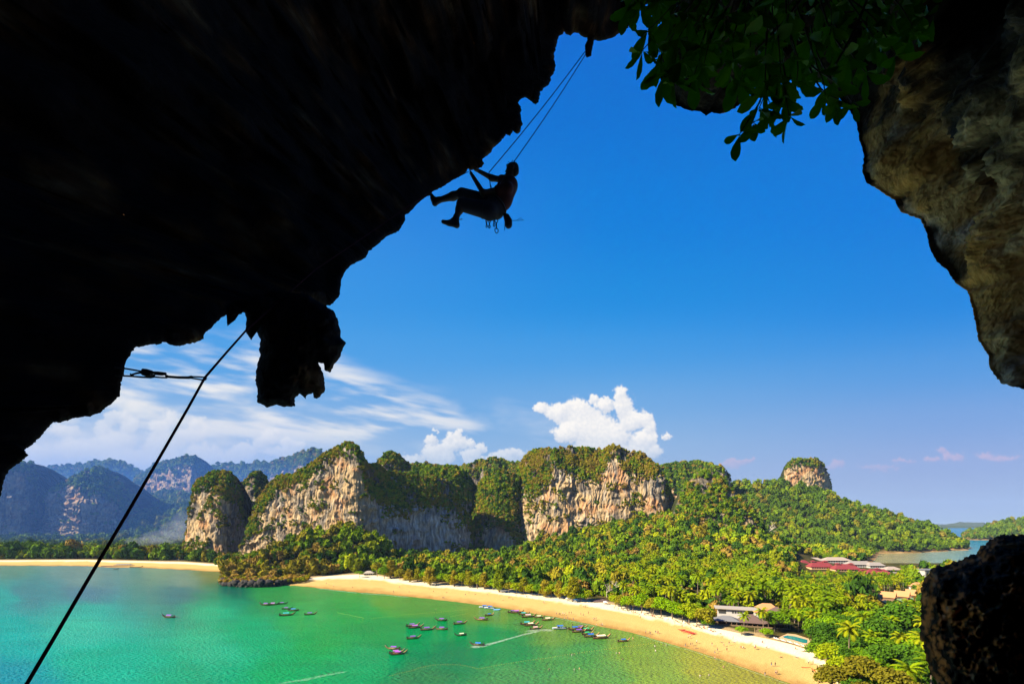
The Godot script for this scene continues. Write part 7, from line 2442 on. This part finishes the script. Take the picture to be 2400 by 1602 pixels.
func make_small_things() -> void:
	# buoys
	var by := MB.new()
	by.ball(Vector3(0, 0.12, 0), Vector3(0.115, 0.11, 0.115), 8, 6)
	var bm := by.mesh(true)
	mk("buoy", Color(0.78, 0.48, 0.02), 0.5)
	for line in [[[[914, 1583.7], [935, 1578], [960, 1573], [985, 1564], [1010, 1559], [1030, 1557.2], [1050, 1556.7], [1075, 1557.6], [1095, 1560.7], [1121, 1567.5], [1165, 1559], [1213, 1551], [1277, 1542.6], [1334, 1533], [1404, 1523.5], [1485, 1513], [1564, 1502]], 5.8, "near string across the swimming area"],
			[[[791, 1436], [820, 1441], [854, 1448.5]], 2.4, "short string left of the middle cluster"], [[[870, 1449], [950, 1440], [1040, 1433], [1095, 1427]], 5.5, "far string towards the speedboats"], [[[1056, 1445], [1100, 1436]], 4.0, "short string below the speedboats"]]:
		var acc := 0.0
		var pts: Array = line[0]
		for i in pts.size() - 1:
			var a := Vector2(pts[i][0], pts[i][1])
			var b := Vector2(pts[i + 1][0], pts[i + 1][1])
			while acc < a.distance_to(b):
				var q := a.lerp(b, acc / a.distance_to(b))
				single("buoy", bm, M.buoy, "yellow float in the " + line[2], "buoy", "yellow floats in the " + line[2], "", G(q.x, q.y))
				acc += line[1]
			acc -= a.distance_to(b)
	# wake of the blue boat, and foam
	foam_strip("wake", [[1100, 1516, 3], [1116, 1515, 8], [1135, 1512, 7], [1160, 1505.5, 4.5], [1190, 1497, 3.2], [1225, 1487, 3.4], [1255, 1480, 4.2], [1270, 1476.5, 3]], 0.26, "white wake behind the blue topped longtail under way")
	foam_strip("foam", [[640, 1604, 2], [680, 1597, 4], [720, 1591, 6], [760, 1582, 5], [800, 1575, 4], [815, 1573, 2]], 0.12, "faint line of foam on the near water")
	foam_strip("foam", [[1228, 1480, 3], [1250, 1476, 6], [1290, 1476, 6], [1300, 1477, 2]], 0.22, "churned pale water between the speedboat and the huddle of three")
	for q in [[740, 1377.5, 840, 1389.5], [840, 1389.2, 960, 1399.5], [1490, 1486, 1600, 1519], [1600, 1519, 1700, 1551], [1280, 1444, 1400, 1469], [1700, 1551.5, 1850, 1604]]:
		var pts := []
		for k in 11:
			var px := lerpf(q[0], q[2], k / 10.0)
			pts.append([px, lut(WATER_LINE, px) + 1.2 * nz.get_noise_2d(px * 0.03, 1.0) + 0.6, 0.5 + 0.5 * absf(nz.get_noise_2d(px * 0.2, 4.0))])
		foam_strip("foam", pts, 0.55, "thin white line of surf at the water's edge")
	# dark boulders at the tip of the headland
	rng.seed = 4
	var rocks := []
	for k in 5:
		var mb := MB.new()
		mb.ball(Vector3.ZERO, Vector3.ONE, 14, 10)
		for i in mb.v.size():
			var p := mb.v[i]
			var m := 1.0 + 0.45 * nz.get_noise_3d(p.x * 0.8 + k * 9, p.y * 0.8, p.z * 0.8) + 0.25 * nr.get_noise_3d(p.x * 1.4, p.y * 1.4 + k * 5, p.z * 1.4)
			mb.v[i] = p * m
			var t := 0.7 + 0.9 * maxf(0, nz.get_noise_3d(p.x * 2 + k, p.y * 2, p.z * 2))
			mb.c[i] = Color(t, t, t)
		rocks.append(mb.mesh(true))
	for k in 46:
		var f := k / 45.0
		var px := lerpf(516, 690, f) + rng.randf_range(-2, 2)
		var front := lut([[510, 1364], [528, 1371], [560, 1373.5], [600, 1374.5], [640, 1373], [665, 1369], [700, 1366]], px)
		var row := rng.randi() % 3
		var at := G(px, front - row * 3.6, 0.4 + row * 1.8)
		var s := rng.randf_range(2.0, 4.2) * (1.0 if px < 640 else 0.6)
		var o := single("boulder", rocks[rng.randi() % 5], M.shore_rock, "dark boulder in the heap at the tip of the headland", "boulder", "dark boulders at the headland", "", at)
		o.scale = Vector3(s * rng.randf_range(0.9, 1.5), s * rng.randf_range(0.8, 1.3), s)
		o.rotation = Vector3(rng.randf() * 0.6, rng.randf() * TAU, rng.randf() * 0.6)
	# smoke drifting from a fire in the far palms
	var fm := FogMaterial.new()
	fm.albedo = Color(0.85, 0.9, 1.0)
	for q in [[345, 1268, 930, 46, 9, 0.0035], [385, 1258, 930, 48, 14, 0.0035], [415, 1242, 930, 34, 20, 0.0035], [430, 1222, 930, 22, 22, 0.003]]:
		var fv := FogVolume.new()
		fv.shape = RenderingServer.FOG_VOLUME_SHAPE_ELLIPSOID
		var m2: FogMaterial = fm.duplicate()
		m2.density = q[5]
		fv.material = m2
		fv.size = Vector3(q[3] * 2, q[4] * 2, 40)
		fv.name = numbered("smoke")
		add_child(fv)
		fv.position = P(q[0], q[1], q[2])
		tag(fv, "thin blue smoke drifting over the far palms", "smoke", "", "stuff")

func foam_strip(called: String, pts: Array, alpha: float, label: String) -> void:
	var mb := MB.new()
	var v := PackedVector3Array()
	var c := PackedColorArray()
	var n := pts.size()
	for i in (n - 1) * 10 + 1:
		var f := i / 10.0
		var k := mini(int(f), n - 2)
		var t := f - k
		var px := lerpf(pts[k][0], pts[k + 1][0], t)
		var py := lerpf(pts[k][1], pts[k + 1][1], t)
		var w := lerpf(pts[k][2], pts[k + 1][2], t)
		for s in 7:
			var q := s / 3.0 - 1.0
			v.push_back(G(px + q * w * 0.4, py + q * w * 0.5 + 0.3 * nz.get_noise_2d(px, s), 0.05))
			var a := alpha * (1.0 - q * q) * clampf(0.75 + 1.5 * nz.get_noise_2d(px * 0.4, s * 1.3), 0, 1) * minf(1.0, minf(f, n - 1 - f) * 1.5)
			c.push_back(Color(1, 1, 1, a))
	mb.grid((n - 1) * 10 + 1, 7, v, c)
	single(called, mb.mesh(false), M.foam, label, "", "", "stuff")
